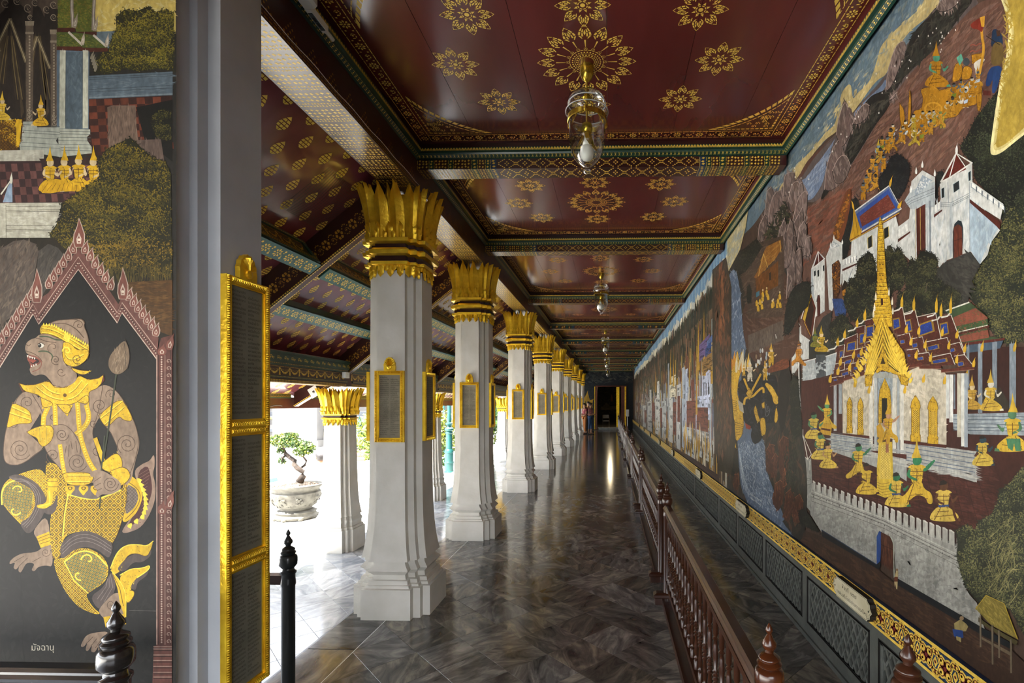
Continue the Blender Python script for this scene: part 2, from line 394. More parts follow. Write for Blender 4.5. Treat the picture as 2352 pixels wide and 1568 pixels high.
    def garland(s, u0, u1, v0, v1, pitch):
        n = max(1, round((u1 - u0) / pitch)); pt = (u1 - u0) / n; H = v1 - v0
        for k in range(n):
            x0 = u0 + k * pt
            for t in range(9):
                tt = (t + .5) / 9; x = x0 + tt * pt; y = v1 - H * .12 - H * .62 * math.sin(PI * tt); r = pt * .045 * (1 + .5 * math.sin(PI * tt))
                s.poly([(x - r, y), (x, y + r * 1.4), (x + r, y), (x, y - r * 1.4)])
                y2 = v1 - H * .1 - H * .3 * math.sin(PI * tt); r2 = pt * .022
                s.poly([(x - r2, y2), (x, y2 + r2 * 1.4), (x + r2, y2), (x, y2 - r2 * 1.4)])
            for d in range(5):
                y = v1 - H * .12 - d * H * .17; r = pt * .05 * (1 + .25 * d)
                s.poly([(x0 - r, y - r), (x0, y + r), (x0 + r, y - r)])
        s.dashes(u0, u1, v1, H * .03, pt * .5, .1)
# ================================================================ the setting
CX = -1.655; CY = [3.9, 6.0, 9.08, 12.17, 15.26, 18.35, 21.44, 24.53, 27.62]; PY0 = 1.92; OX = -3.31
WX = 1.34; YE = 30.0; CZ = 3.6; BZ = 3.41; LX0, LX1 = -1.75, -1.50; AZ = -.175; GZ = -.35

# ---- floor: dark marble tiles laid diagonally, a border course under the colonnade
fl = MB(); fl.box(-1.97, WX, -2.5, YE + 1.2, -.06, -.006); 
floor = struct(fl.build('floor', 'joint'), 'floor of polished dark grey marble tiles laid on the diagonal')
def tile_mesh(name, pts, z0, z1, m):
    t = MB(); n = len(pts); c = [sum(p[0] for p in pts) / n, sum(p[1] for p in pts) / n]
    inn = [(c[0] + (p[0] - c[0]) * .995, c[1] + (p[1] - c[1]) * .995) for p in pts]
    t.rings([[(x, y, z0) for x, y in pts], [(x, y, z1 - .0008) for x, y in pts], [(x, y, z1) for x, y in inn]], 0)
    return t
TS = .2105
q = .2105 - .0016
base_tile = tile_mesh('tile', [(0, -q), (q, 0), (0, q), (-q, 0)], -.02, 0, 0).mesh('tile', ['marble'])
cells = []
for i in range(-60, 90):
    for j in range(-60, 90):
        x = -.8235 + (i + j) * TS; y = 3.365 + (i - j) * TS
        if -1.66 - TS < x < WX + TS and -2 < y < YE + .2: cells.append((x, y))
def clip_poly(pts, x0, x1, y0=-99, y1=99):
    for ax, lim, sg in ((0, x0, 1), (0, x1, -1), (1, y0, 1), (1, y1, -1)):
        out = []
        for k in range(len(pts)):
            a, b = pts[k], pts[(k + 1) % len(pts)]
            da, db = sg * (a[ax] - lim), sg * (b[ax] - lim)
            if da >= 0: out.append(a)
            if da * db < 0:
                t = da / (da - db); out.append((a[0] + t * (b[0] - a[0]), a[1] + t * (b[1] - a[1])))
        pts = out
        if len(pts) < 3: return []
    return pts
def lay_tiles(parent, cells, base, mname, x0, x1, z, nmax, ymin, hs=q):
    cells = sorted(cells, key=lambda c: math.hypot(c[0] * .8, c[1]) if c[1] > ymin else 1e3)
    rest = MB(); n = 0; first = True
    for x, y in cells:
        inside = x - TS > x0 and x + TS < x1
        if n < nmax and y > ymin:
            if inside:
                o = bpy.data.objects.new('tile', base); C.objects.link(o); o.parent = parent; o.location = (x, y, z)
            else:
                p = clip_poly([(x, y - hs), (x + hs, y), (x, y + hs), (x - hs, y)], x0, x1)
                if len(p) < 3 or abs(sum(p[k][0] * p[(k + 1) % len(p)][1] - p[(k + 1) % len(p)][0] * p[k][1] for k in range(len(p)))) < .0006: continue
                cx = sum(a for a, b in p) / len(p); cy = sum(b for a, b in p) / len(p)
                o = tile_mesh('tile', [(a - cx, b - cy) for a, b in p], -.02, 0, 0).build('tile', mname, parent); o.location = (cx, cy, z)
            n += 1
        else:
            p = clip_poly([(x, y - hs), (x + hs, y), (x, y + hs), (x - hs, y)], x0, x1)
            if len(p) >= 3: rest.rings([[(a, b, z - .02) for a, b in p], [(a, b, z) for a, b in p]])
    rest.build('tile', mname, parent, kind='stuff')
lay_tiles(floor, cells, base_tile, 'marble', -1.652, WX, 0, 290, .9)
y = -2.4; k = 0; rest = MB()
while y < YE:
    L = .62
    if k < 24: tile_mesh('border_tile', [(-.156, -L / 2 + .002), (.156, -L / 2 + .002), (.156, L / 2 - .002), (-.156, L / 2 - .002)], -.02, 0, 0).build('border_tile', 'marble', floor).location = (-1.812, y + L / 2, 0)
    else: rest.box(-1.968, -1.656, y + .002, y + L - .002, -.02, 0)
    y += L; k += 1
rest.build('border_tile', 'marble', floor, kind='stuff')
li = MB(); li.box(-1.656, -1.652, -2.4, YE, -.012, .0004); li.build('joint_line', 'white_wall', floor)
# lower aisle and its step
fa = MB(); fa.box(-3.95, -1.97, -2.5, YE + 1, -.5, AZ - .006); fa.box(-1.985, -1.969, -2.5, YE + 1, AZ, -.001, 0)
aisle = struct(fa.build('floor_aisle', 'marble_aisle'), 'lower pale marble floor of the side aisle')
bt2 = tile_mesh('tile', [(0, -q), (q, 0), (0, q), (-q, 0)], -.02, 0, 0).mesh('tile', ['marble_aisle'])
lay_tiles(aisle, [(x - 2.105, y) for x, y in [(-.8235 + (i + j) * TS, 3.365 + (i - j) * TS) for i in range(-60, 90) for j in range(-60, 90)] if -4.2 < x - 2.105 < -1.75 and 1.5 < y < YE], bt2, 'marble_aisle', -3.95, -1.99, AZ, 110, 2.0)
gd = MB(); gd.box(-60, -3.952, -30, 90, -1, GZ); gd.box(-4.25, -3.952, -2.5, 31, -.6, -.262)
ground = struct(gd.build('ground', 'ground'), 'sunlit pale stone courtyard paving')
y = -1
gs = MB(); gs.box(-.598, .598, -.598, .598, -.03, .006); gme = gs.mesh('paving_slab', ['ground'])
n = 0
for iy in range(14):
    for ix in range(9):
        x = -4.9 - ix * 1.2 - (.6 if iy % 2 else 0); yy = 4.5 + iy * 1.2
        o = bpy.data.objects.new('paving_slab', gme); C.objects.link(o); o.parent = ground; o.location = (x, yy, GZ)

# ---- right wall with its dado
rw = MB(); rw.box(WX + .03, 1.75, -2.5, YE + 1, -.1, CZ + .3)
wall_right = struct(rw.build('wall_right', 'dado_grey'), 'long right wall painted with a mural over a grey lattice dado')
dd = MB(); dd.box(WX, WX + .05, -2.5, YE, .0, .105); dd.box(WX, WX + .05, -2.5, YE, .425, .468); 
dd.box(WX - .012, WX, -2.5, YE, -.0, .03)
panels = []; yy = 2.60 - .90 * 5
while yy < YE - .3: panels.append((yy, yy + .82)); yy += .90
for a, b in panels: dd.box(WX, WX + .05, b, b + .08, .105, .425)
dd.box(WX + .022, WX + .05, -2.5, YE, .105, .425, 1)
dd.build('dado', ['dado_grey', 'dado_dark'], wall_right)
for n, (a, b) in enumerate(panels):
    if b < .9: continue
    lm = MB(); z0, z1 = .118, .402; u0, u1 = a + .02, b - .035
    # incised double frame lines
    for i_, (e, wd) in enumerate(((.0, .004), (.012, .003))):
        for x0, x1, q0, q1 in ((a + e, b - e, .425 - e - wd, .425 - e), (a + e, a + e + wd, .105 + e, .425 - e), (b - e - wd, b - e, .105 + e, .425 - e), (a + e, b - e, .105 + e, .105 + e + wd)):
            lm.box(WX - .002, WX + .01, x0, x1, q0, q1, 1)
    far = a > 13
    H = z1 - z0; st = (.062 if not far else .1); wd = .011 if not far else .02
    for sg in (1, -1):
        k = -int(H / st) - 2
        while k * st < (u1 - u0) + H + st:
            c0 = u0 + k * st
            pts = [(c0, z0), (c0 + wd * 1.5, z0), (c0 + wd * 1.5 + H * .62, z1), (c0 + H * .62, z1)] if sg > 0 else [(c0 + H * .62, z0), (c0 + H * .62 + wd * 1.5, z0), (c0 + wd * 1.5, z1), (c0, z1)]
            p = clip_poly(pts, u0, u1)
            if len(p) >= 3: lm.prism(p, (lambda u, v, d: (WX + d, u, v)), (.004 if sg > 0 else .006), .02, 0)
            k += 1
    # solid frame strip round the lattice
    for x0, x1, q0, q1 in ((a + .016, u0 + .004, .118, .408), (u1 - .004, b - .016, .118, .408), (a + .016, b - .016, .40, .41), (a + .016, b - .016, .114, .12)):
        lm.box(WX + .002, WX + .03, x0, x1, q0, q1, 0)
    lm.build('lattice_panel', ['dado_strip', 'black_line'], wall_right)
# painted gold and blue band
bd = MB(); bd.box(WX - .004, WX + .04, -2.5, YE, .468, .607, 0)
G = Gild((WX - .0046, 0, .468), (0, 1, 0), (0, 0, 1), bd, 1); T = .139
bd2 = lambda u0, u1, v0, v1, m: G.rect(u0, u1, v0, v1, m)
bd2(-2.5, YE, 0, .014, 1); bd2(-2.5, YE, T - .014, T, 1); bd2(-2.5, YE, .016, .019, 3); bd2(-2.5, YE, T - .019, T - .016, 3)
G2 = Gild((WX - .0052, 0, .468), (0, 1, 0), (0, 0, 1), bd, 1); G3 = Gild((WX - .0058, 0, .468), (0, 1, 0), (0, 0, 1), bd, 2); G4 = Gild((WX - .0064, 0, .468), (0, 1, 0), (0, 0, 1), bd, 1)
k = 0; p = .118; y = .6
while y < YE - .1:
    u = y; c = T / 2
    near = y < 9
    for a in range(4):
        an = a * PI / 2 + PI / 4; r = .047
        px_, py_ = u + math.cos(an) * r * .62, c + math.sin(an) * r * .62
        G2.disc(px_, py_, r * .56, 8)
        if near: G3.disc(px_, py_, r * .40, 7); G4.disc(px_, py_, r * .31, 7); G4.disc(px_ + math.cos(an) * .004, py_ + math.sin(an) * .004, r * .13, 5, 4)
    G2.disc(u, c, .017, 8, 1); G3.disc(u, c, .011, 6)
    for sx in (-1, 1):
        for sy in (-1, 1):
            xx, y2 = u + sx * p * .5, c + sy * .04
            G2.disc(xx - sx * .010, y2, .017, 7); G3.disc(xx - sx * .010, y2, .010, 6); G4.disc(xx - sx * .010, y2, .0065, 6)
    G2.poly([(u + p / 2 - .015, c), (u + p / 2, c + .024), (u + p / 2 + .015, c), (u + p / 2, c - .024)]); G3.disc(u + p / 2, c, .007, 5)
    y += p
bd.build('painted_band', ['blue_paint', 'gold_paint', 'red_trim', 'black_line', 'green_paint'], wall_right)

# ---- ceiling planks with stencilled gold
ceil = MB(); ceil.box(-1.85, 1.75, -2.5, YE + 1, CZ + .03, CZ + .12)
ceiling = struct(ceil.build('ceiling', 'maroon_dark'), 'lacquered dark red ceiling stencilled with gold flowers')
BY = [-1.15, PY0] + CY + [YE + .085]
edges = [-1.50, -1.02, -.52, -.02, .46, .93, 1.36]
def bay_gild(y0, y1, full, rosette=True):
    g = MB(); x0, x1 = -1.48, 1.32; y0 += .02; y1 -= .02
    G = Gild((0, 0, CZ - .0012), (1, 0, 0), (0, 1, 0), g)
    wd = .085; ins = .035
    G.band(x0 + ins, x0 + ins + wd, y0 + ins, y1 - ins, True, full); G.band(x1 - ins - wd, x1 - ins, y0 + ins, y1 - ins, True, full)
    G.band(x0 + ins + wd, x1 - ins - wd, y0 + ins, y0 + ins + wd, False, full); G.band(x0 + ins + wd, x1 - ins - wd, y1 - ins - wd, y1 - ins, False, full)
    ix0, ix1, iy0, iy1 = x0 + ins + wd + .02, x1 - ins - wd - .02, y0 + ins + wd + .02, y1 - ins - wd - .02
    A, B = .47, min(.48, (y1 - y0) * .26)
    for cx, sx in ((ix0, 1), (ix1, -1)):
        for cy, sy in ((iy0, 1), (iy1, -1)):
            def arc(t, k=1.0):       # concave hypotenuse
                return (cx + sx * A * k * ((1 - t) ** 2 + .60 * t * (1 - t)), cy + sy * B * k * (t * t + .60 * t * (1 - t)))
            N = 14
            for k in range(N):
                a, b = arc((k + .1) / N), arc((k + .85) / N); d = .016
                a2 = arc((k + .1) / N, .90); b2 = arc((k + .85) / N, .90)
                G.poly([a, b, b2, a2])
                if full:
                    a = arc((k + .1) / N, .82); b = arc((k + .9) / N, .82); a2 = arc((k + .1) / N, .79); b2 = arc((k + .9) / N, .79); G.poly([a, b, b2, a2])
            n = 14
            for k in range(n):
                t0, t1 = k / n, (k + .7) / n
                G.poly([(cx + sx * A * t0, cy), (cx + sx * A * t1, cy), (cx + sx * A * t1, cy + sy * .016 * (1 - t0)), (cx + sx * A * t0, cy + sy * .016 * (1 - t0))])
                G.poly([(cx, cy + sy * B * t0), (cx, cy + sy * B * t1), (cx + sx * .016 * (1 - t0), cy + sy * B * t1), (cx + sx * .016 * (1 - t0), cy + sy * B * t0)])
            if full:
                for k in range(34):
                    u, v = random.uniform(.025, .24), random.uniform(.025, .24)
                    if u / A + v / B < .56: G.scroll(cx + sx * (u + .01), cy + sy * (v + .01), .022, sx)
    cx, cy = -.14, (y0 + y1) / 2
    if y0 < 2 < y1: cy = 2.955
    G.rosette(cx, cy, .298, full)
    dy = min(.43, (y1 - y0) * .21) if y1 - y0 < 2.4 else .60
    for dx, d in ((-.60, dy), (-.60, -dy), (-.775, 0), (.60, dy), (.60, -dy), (.775, 0), (0, -dy * 1.12), (0, dy * 1.12)):
        G.flower(cx + dx, cy + d, .145, 8, PI / 2 if full else 0, full)
    return g
for i in range(len(BY) - 1):
    y0, y1 = BY[i] + .085, BY[i + 1] - .085
    for k in range(6):
        pm = MB(); g = .0012; pm.box(edges[k] + g, edges[k + 1] - g, BY[i], BY[i + 1], CZ - .0, CZ + .025)
        pm.build('plank', 'maroon', ceiling)
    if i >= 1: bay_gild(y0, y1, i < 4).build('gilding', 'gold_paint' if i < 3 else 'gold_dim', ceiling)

# ---- cross beams
def cornice_run(g, y0, y1, x0, x1, near):
    prof = [(.0, 3.485), (.012, 3.492), (.03, 3.508), (.034, 3.52), (.05, 3.524), (.05, 3.552), (.02, 3.556), (.02, 3.6)]
    mi = [1, 1, 1, 1, 1, 1, 2]
    for k in range(7):
        (d0, z0), (d1, z1) = prof[k], prof[k + 1]
        r0 = [(x0 + d0, y0 + d0, z0), (x1 - d0, y0 + d0, z0), (x1 - d0, y1 - d0, z0), (x0 + d0, y1 - d0, z0)]
        r1 = [(x0 + d1, y0 + d1, z1), (x1 - d1, y0 + d1, z1), (x1 - d1, y1 - d1, z1), (x0 + d1, y1 - d1, z1)]
        for e in range(4):
            f = (e + 1) % 4
            mm = mi[k]
            if k == 6 and e == 1: mm = 3
            g.poly([r0[e], r0[f], r1[f], r1[e]], mm)
    # gold teeth and dashes
    d = .0506
    for (O, U, L) in (((x0 + d, y1 - d, 0), (1, 0, 0), x1 - x0 - 2 * d), ((x0 + d, y0 + d, 0), (0, 1, 0), y1 - y0 - 2 * d), ((x1 - d, y0 + d, 0), (0, 1, 0), y1 - y0 - 2 * d)):
        G = Gild(O, U, (0, 0, 1), g, 0); p = .022 if near else .04; n = int(L / p); p = L / n
        for k in range(n):
            c = (k + .5) * p
            G.poly([(c - p * .42, 3.528), (c - p * .42, 3.540), (c, 3.551), (c + p * .42, 3.540), (c + p * .42, 3.528), (c + p * .2, 3.528), (c, 3.541), (c - p * .2, 3.528)])
            if near: G.disc(c, 3.531, p * .12, 4)
        if near:
            nn = Vector((-U[1], U[0], 0)) if U[0] else Vector((1, 0, 0))
    if near:
        for (O, U, V, L) in (((x0 + .013, y1 - .0135, 3.4915), (1, 0, 0), (0, -.745, .667), x1 - x0 - .03), ((x0 + .0135, y0 + .013, 3.4915), (0, 1, 0), (.745, 0, .667), y1 - y0 - .03), ((x1 - .0135, y0 + .013, 3.4915), (0, 1, 0), (-.745, 0, .667), y1 - y0 - .03)):
            G = Gild(O, U, V, g, 0)
            n = int(L / .03)
            for k in range(n):
                c = (k + .5) * L / n; G.rect(c - .011, c + .008, .001, .003); G.rect(c - .011, c + .008, .0195, .0215)
                G.poly([(c - .006, .011), (c, .016), (c + .006, .011), (c, .006)])
bm_i = 0
for i in range(len(BY) - 1):
    if i == 0: 
        g = MB(); cornice_run(g, BY[0] + .085, BY[1] - .085, -1.50, WX, False)
    else:
        g = MB(); cornice_run(g, BY[i] + .085, BY[i + 1] - .085, -1.50, WX, i < 5)
    struct(g.build('cornice', ['gold_paint', 'green_paint', 'maroon_dark', 'red_trim']), 'green and gold cornice framing ceiling panel number %d from the viewer' % i)
for i, yb in enumerate(BY[:-1]):
    b = MB(); x0, x1 = -1.50, WX
    b.box(x0, x1, yb - .085, yb + .085, BZ, CZ)
    near = 1 <= i < 5
    if i >= 1:
        for (O, U, V, H) in (((0, yb - .0856, BZ), (1, 0, 0), (0, 0, 1), .078), ((0, yb - .085, BZ - .0006), (1, 0, 0), (0, 1, 0), .17)):
            G = Gild(O, U, V, b, 1)
            ends = ((-1.50, 1, -1), (WX - .04, -1, 1))
            for e, sg, _ in ends:
                for (o0, o1, mm, sp) in ((.0, .09, None, 1), (.09, .13, 2, 0), (.13, .24, None, 1), (.24, .28, 2, 0), (.28, .42, None, 1), (.42, .47, 2, 0), (.47, .53, None, 1), (.53, .57, 2, 0), (.57, .62, 3, 0)):
                    a, c = sorted((e + sg * o0, e + sg * o1))
                    if mm is not None: G.rect(a, c, 0, H, mm)
                    G_ = Gild(Vector(O) + (Vector((0, -.0004, 0)) if V[2] else Vector((0, 0, -.0004))), U, V, b, 1)
                    if near:
                        G_.vdashes(0, H, a + .004, .003, .03); 
                        if sp: G_.speckle(a + .008, c - .004, .004, H - .004, .024, .02)
                        else: G_.speckle(a + .008, c - .004, .004, H - .004, .03, .018)
                    elif sp: G_.speckle(a + .01, c - .01, 0, H, .05, .04)
            G.lozenges(-.87, .67, H * .02, H * .98, .145 if near else .22)
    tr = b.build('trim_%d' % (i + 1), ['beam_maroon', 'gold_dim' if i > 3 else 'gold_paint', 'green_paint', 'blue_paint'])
    struct(tr, 'painted gold and green cross beam number %d from the viewer' % i)
# ---- beam along the colonnade
b = MB(); b.box(LX0, LX1, -1.2, YE, 3.265, CZ + .02)
G = Gild((LX0, 0, 3.2643), (1, 0, 0), (0, 1, 0), b, 1)
for i in range(1, len(BY) - 1):
    y0, y1 = BY[i] + .1, BY[i + 1] - .1; near = i < 4
    if near:
        n = round((y1 - y0) / .15); p = (y1 - y0) / n
        for k in range(n):
            yk = y0 + k * p
            G.speckle(.008, .242, yk + .006, yk + p * .62, .028, .022); G.speckle(.008, .242, yk + p * .66, yk + p * .94, .017, .014)
    else: G.speckle(.01, .24, y0, y1, .05, .05)
    G5 = Gild((LX1 + .0006, 0, 3.265), (0, 1, 0), (0, 0, 1), b, 2)
    if near:
        G5.dashes(y0, y1, .012, .006, .03); G5.dashes(y0, y1, .03, .004, .03)
        n = round((y1 - y0) / .17); p = (y1 - y0) / n
        for k in range(n):
            for r in range(4):
                wv = p * .4 * (1 - r / 4.5)
                for t in range(4 - r): G5.disc(y0 + (k + .5) * p + (t - (3 - r) / 2) * .03, .05 + r * .02, .0065, 4)
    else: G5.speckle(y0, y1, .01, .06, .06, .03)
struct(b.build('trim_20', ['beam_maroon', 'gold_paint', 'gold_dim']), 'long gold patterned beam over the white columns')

# ---- sloping aisle roof
SL = .79
def soff(X): return 3.25 + SL * (X + 1.926)
rf = MB()
xa, xb = LX0 + .02, -3.34
rf.poly([(xa, -6, soff(xa)), (xa, YE + .5, soff(xa)), (xb, YE + .5, soff(xb)), (xb, -6, soff(xb))])
SO2 = lambda X: 1.99 + .60 * (X + 3.42)
rf.poly([(-3.40, -6, SO2(-3.40)), (-3.40, YE + .5, SO2(-3.40)), (-3.93, YE + .5, SO2(-3.93)), (-3.93, -6, SO2(-3.93))])
rf.poly([(-1.2, -6, 4.3), (-1.2, YE + .5, 4.3), (-4.0, YE + .5, 1.86), (-4.0, -6, 1.86)], 1)
rf.poly([(-1.2, -6, 4.3), (-1.2, YE + .5, 4.3), (1.9, YE + .5, 4.3), (1.9, -6, 4.3)], 1)
roof = struct(rf.build('roof', ['soffit_maroon', 'roof_tile']), 'sloping dark red aisle roof lined with gold leaf motifs')
nrm = Vector((SL, 0, -1)).normalized(); up = Vector((1, 0, SL)).normalized()
gl = MB(); O = Vector((xb, 0, soff(xb))) + nrm * .002
G = Gild(O, (0, 1, 0), up, gl)
Lr = (xa - xb) * math.sqrt(1 + SL * SL); r = 0; v = .10
while v < Lr:
    y = .15 + (.105 if r % 2 else 0)
    while y < YE:
        G.teardrop(y, v, .115, .075, y < 9.3); y += .21
    v += .141; r += 1
up2 = Vector((1, 0, .6)).normalized(); n2 = Vector((.6, 0, -1)).normalized()
G = Gild(Vector((-3.93, 0, SO2(-3.93))) + n2 * .002, (0, 1, 0), up2, gl)
for r in range(4):
    y = .15 + (.105 if r % 2 else 0)
    while y < 16: G.teardrop(y, .08 + r * .141, .115, .075, y < 7); y += .21
gl.build('gilding', 'gold_paint', roof)
segs = [(-2.4, CY[0])] + [(CY[k], CY[k + 1]) for k in range(8)] + [(CY[8], YE)]
for n, (a, b_) in enumerate(segs):
    near = n < 3
    a += .06; b_ -= .06
    # purlins set square to the slope: up-slope side with garlands, underside with a row of flowers
    def pbox(mb, base, s0, s1, n0, n1, y0, y1, m):
        B = Vector((base, 0, soff(base))); cs = [B + up * s_ + nrm * n_ for s_, n_ in ((s0, n0), (s1, n0), (s1, n1), (s0, n1))]
        mb.rings([[(c.x, yy_, c.z) for c in cs] for yy_ in (y0, y1)], m)
    for base, dep, hw_, panel in ((-2.46, .225, .055, True), (-2.90, .10, .06, False)):
        p = MB(); pbox(p, base, -hw_, hw_, -.02, dep, a, b_, 0); B = Vector((base, 0, soff(base)))
        pbox(p, base, -hw_ - .004, hw_ + .004, dep, dep + .008, a, b_, 1)
        if panel:
            pbox(p, base, hw_ - .01, hw_ + .014, dep - .055, dep - .012, a, b_, 0); pbox(p, base, hw_ - .01, hw_ + .014, .0, .035, a, b_, 0); pbox(p, base, hw_ - .01, hw_ + .003, .035, dep - .055, a, b_, 2)
            if near:
                pbox(p, base, hw_ - .01, hw_ + .014, .035, dep - .055, b_ - .06, b_ - .01, 0)
                G = Gild(B + up * (hw_ + .0036) + nrm * (dep - .06), (0, 1, 0), -nrm, p, 3); G.garland(a + .02, b_ - .08, .006, dep - .105, .15)
                G = Gild(B + up * (hw_ + .0146), (0, 1, 0), nrm, p, 3); G.dashes(a, b_, dep - .03, .008, .025, .35); G.dashes(a, b_, dep - .046, .006, .02, .4); G.dashes(a, b_, .02, .008, .025, .35)
        elif near: pbox(p, base, hw_ - .01, hw_ + .008, dep - .03, dep - .01, a, b_, 0)
        G = Gild(B + nrm * (dep + .0088), (0, 1, 0), up, p, 3); y = a + .07
        while y < b_ - .04:
            G.small_flower(y, 0, .04)
            if near:
                for d in (-1, 1): G.disc(y + .055, d * .032, .010, 5); G.disc(y + .05, d * .014, .007, 4)
            y += .118
        p.build('purlin', ['green_paint', 'teal_paint', 'maroon_dark', 'gold_paint', 'gold_dim'], roof)
    # eave beam over the outer columns
    p = MB(); X0, X1 = -3.42, -3.20
    p.box(X0, X1, a - .06, b_ + .06, 1.80, 2.10, 2)
    p.box(X1 - .01, X1 + .035, a, b_, 1.995, 2.075, 0); p.box(X1 - .01, X1 + .05, a, b_, 2.075, 2.10, 0); p.box(X1 - .01, X1 + .02, a, b_, 1.965, 1.995, 0)
    p.box(X1 - .01, X1 + .015, a, b_, 1.845, 1.865, 0)
    if near or n < 5:
        G = Gild((X1 + .0356, 0, 0), (0, 1, 0), (0, 0, 1), p, 3); y = a + .06
        while y < b_: G.scroll(y, 2.034, .026); G.scroll(y + .03, 2.034, .02, -1); y += .105
        G = Gild((X1 + .0206, 0, 0), (0, 1, 0), (0, 0, 1), p, 4); G.dashes(a, b_, 1.985, .006, .025, .4)
        G = Gild((X1 + .0006, 0, 0), (0, 1, 0), (0, 0, 1), p, 3); G.garland(a, b_, 1.872, 1.955, .155)
        for r in range(2): G.dashes(a, b_, 1.808 + r * .016, .009, .022, .35)
        G = Gild((X1 + .0156, 0, 0), (0, 1, 0), (0, 0, 1), p, 4); G.dashes(a, b_, 1.855, .006, .02, .4)
        G = Gild((0, 0, 1.7994), (0, 1, 0), (1, 0, 0), p, 4)
        G.speckle(a, b_, X0 + .01, X1 - .005, .03, .03)
    p.build('eave_beam', ['green_paint', 'teal_paint', 'maroon_dark', 'gold_paint', 'gold_dim'], roof)
    # fascia at the eave
    p = MB(); p.box(-3.93, -3.90, a - .06, b_ + .06, 1.535, 1.665, 2); p.box(-3.93, -3.885, a, b_, 1.665, 1.715, 0); p.box(-3.93, -3.88, a - .0, b_, 1.655, 1.667, 1)
    G = Gild((-3.8844, 0, 0), (0, 1, 0), (0, 0, 1), p, 3); y = a
    if n < 5: G.dashes(a, b_, 1.673, .005, .03, .1); G.dashes(a, b_, 1.709, .005, .03, .1); G.lozenges(a, b_, 1.676, 1.706, .045)
    p.build('fascia', ['green_paint', 'teal_paint', 'fascia_red', 'gold_paint'], roof)
# rafters from the colonnade down to the outer columns, and the eave brackets
rt = MB()
def raf(x0, x1, zf, dep, g, near):
    n_ = 2
    lo = [(x0, zf(x0) - dep), (x1, zf(x1) - dep), (x1, zf(x1)), (x0, zf(x0))]
    g.prism(lo, lambda u, v, d: (u, d, v), -.04, .04, 0)
    sl_ = (zf(x1) - zf(x0)) / (x1 - x0); U = Vector((1, 0, sl_)).normalized(); V = Vector((-sl_, 0, 1)).normalized(); L = (x0 - x1) * math.sqrt(1 + sl_ * sl_)
    for sy in (-1, 1):
        G = Gild(Vector((x1, sy * .0406, zf(x1) - dep)), U, V, g, 1)
        G.dashes(0, L, .010, .011, .022, .3)
        if near:
            y = .08
            while y < L - .06:
                G2_ = Gild(Vector((x1, sy * .0406, zf(x1) - dep)), U, V, g, 2)
                for r in range(6):
                    a = r * PI / 3; G2_.poly([(y + k2 * math.cos(b), .105 + k2 * 1.3 * math.sin(b)) for k2, b in ((.014, a - .3), (.03, a - .4), (.034, a), (.03, a + .4), (.014, a + .3))])
                for t in range(7):
                    tt = t / 6; G2_.disc(y + .03 + tt * .075, .105 + .045 * math.sin(PI * tt) * (1 if int(y / .14) % 2 else 1), .0065, 4); G2_.disc(y + .03 + tt * .075, .105 - .04 * math.sin(PI * tt), .0055, 4)
                G2_.scroll(y + .07, .10, .022); y += .135
    G = Gild(Vector((x1, -.04, zf(x1) - dep)) - V * .0008, U, (0, 1, 0), g, 1); G.dashes(0, L, .009, .010, .022, .3); G.dashes(0, L, .071, .010, .022, .3); 
raf(LX0, -3.30, lambda X: soff(X) - .0, .29, rt, True)
rme = rt.mesh('rafter', ['maroon_dark', 'gold_paint', 'gold_dim'])
rk = MB(); raf(-3.42, -3.86, lambda X: SO2(X), .17, rk, False)
kme = rk.mesh('eave_bracket', ['maroon_dark', 'gold_paint', 'gold_dim'])
for y in CY:
    for nm, me in (('rafter', rme), ('eave_bracket', kme)):
        o = bpy.data.objects.new(nm, me); C.objects.link(o); o.parent = roof; o.location = (0, y, 0)

# ---- painted wall at the left, end wall with its doorway
lw = MB(); lw.box(-6.5, -1.53, 1.69, 2.12, -.4, 4.3)
wall_left = struct(lw.build('wall_left', 'pier_plaster'), 'wall on the left painted with a monkey warrior under a palace')
DX0, DX1, DZ = -.80, .64, 2.58
ew = MB(); ew.box(-4.0, DX0 - .03, YE, YE + .3, -.1, 4.2); ew.box(DX1 + .03, 1.4, YE, YE + .3, -.1, 4.2); ew.box(DX0 - .03, DX1 + .03, YE, YE + .3, DZ + .03, 4.2)
wall_back = struct(ew.build('wall_back', 'dado_dark'), 'dark painted end wall with a doorway')
dr = MB()
dr.box(DX0 - .10, DX0, YE - .05, YE + .32, 0, DZ, 0); dr.box(DX1, DX1 + .34, YE - .06, YE + .0, 0, DZ, 0); dr.box(DX0 - .10, DX1 + .34, YE - .05, YE + .0, DZ, DZ + .06, 0)
dr.box(DX0 - .16, DX0 - .13, YE - .05, YE, 0, DZ, 1)
for z, r in ((.0, .06), ): pass
struct(dr.build('door_1', ['fascia_red', 'gold']), 'doorway in the end wall with red and gold frame')
dj = MB(); dj.box(DX1 - .28, DX1 - .10, YE + .02, YE + .10, .02, DZ - .02, 0); dj.box(DX1 - .24, DX1 - .14, YE - .0, YE + .02, 1.15, 1.4, 0); dj.box(DX1 + .22, DX1 + .30, YE - .09, YE - .06, .02, DZ, 0)
dj.build('door_leaf', 'gold', bpy.data.objects['door_1'])
# room beyond the doorway
rb = MB(); rb.box(-4, 4, YE + .3, 47, -.05, -.0); rb.box(-4, 4, YE + .3, 47, 3.6, 3.7, 1); rb.box(-4, 4, 46.5, 46.7, 0, 3.6, 2); rb.box(-4.1, -4, YE + .3, 46.7, 0, 3.6, 2); rb.box(1.34, 1.5, YE + .3, 46.7, 0, 3.6, 2)
struct(rb.build('floor_back_room', ['marble', 'maroon_dark', 'dado_dark']), 'dim painted gallery seen through the doorway')
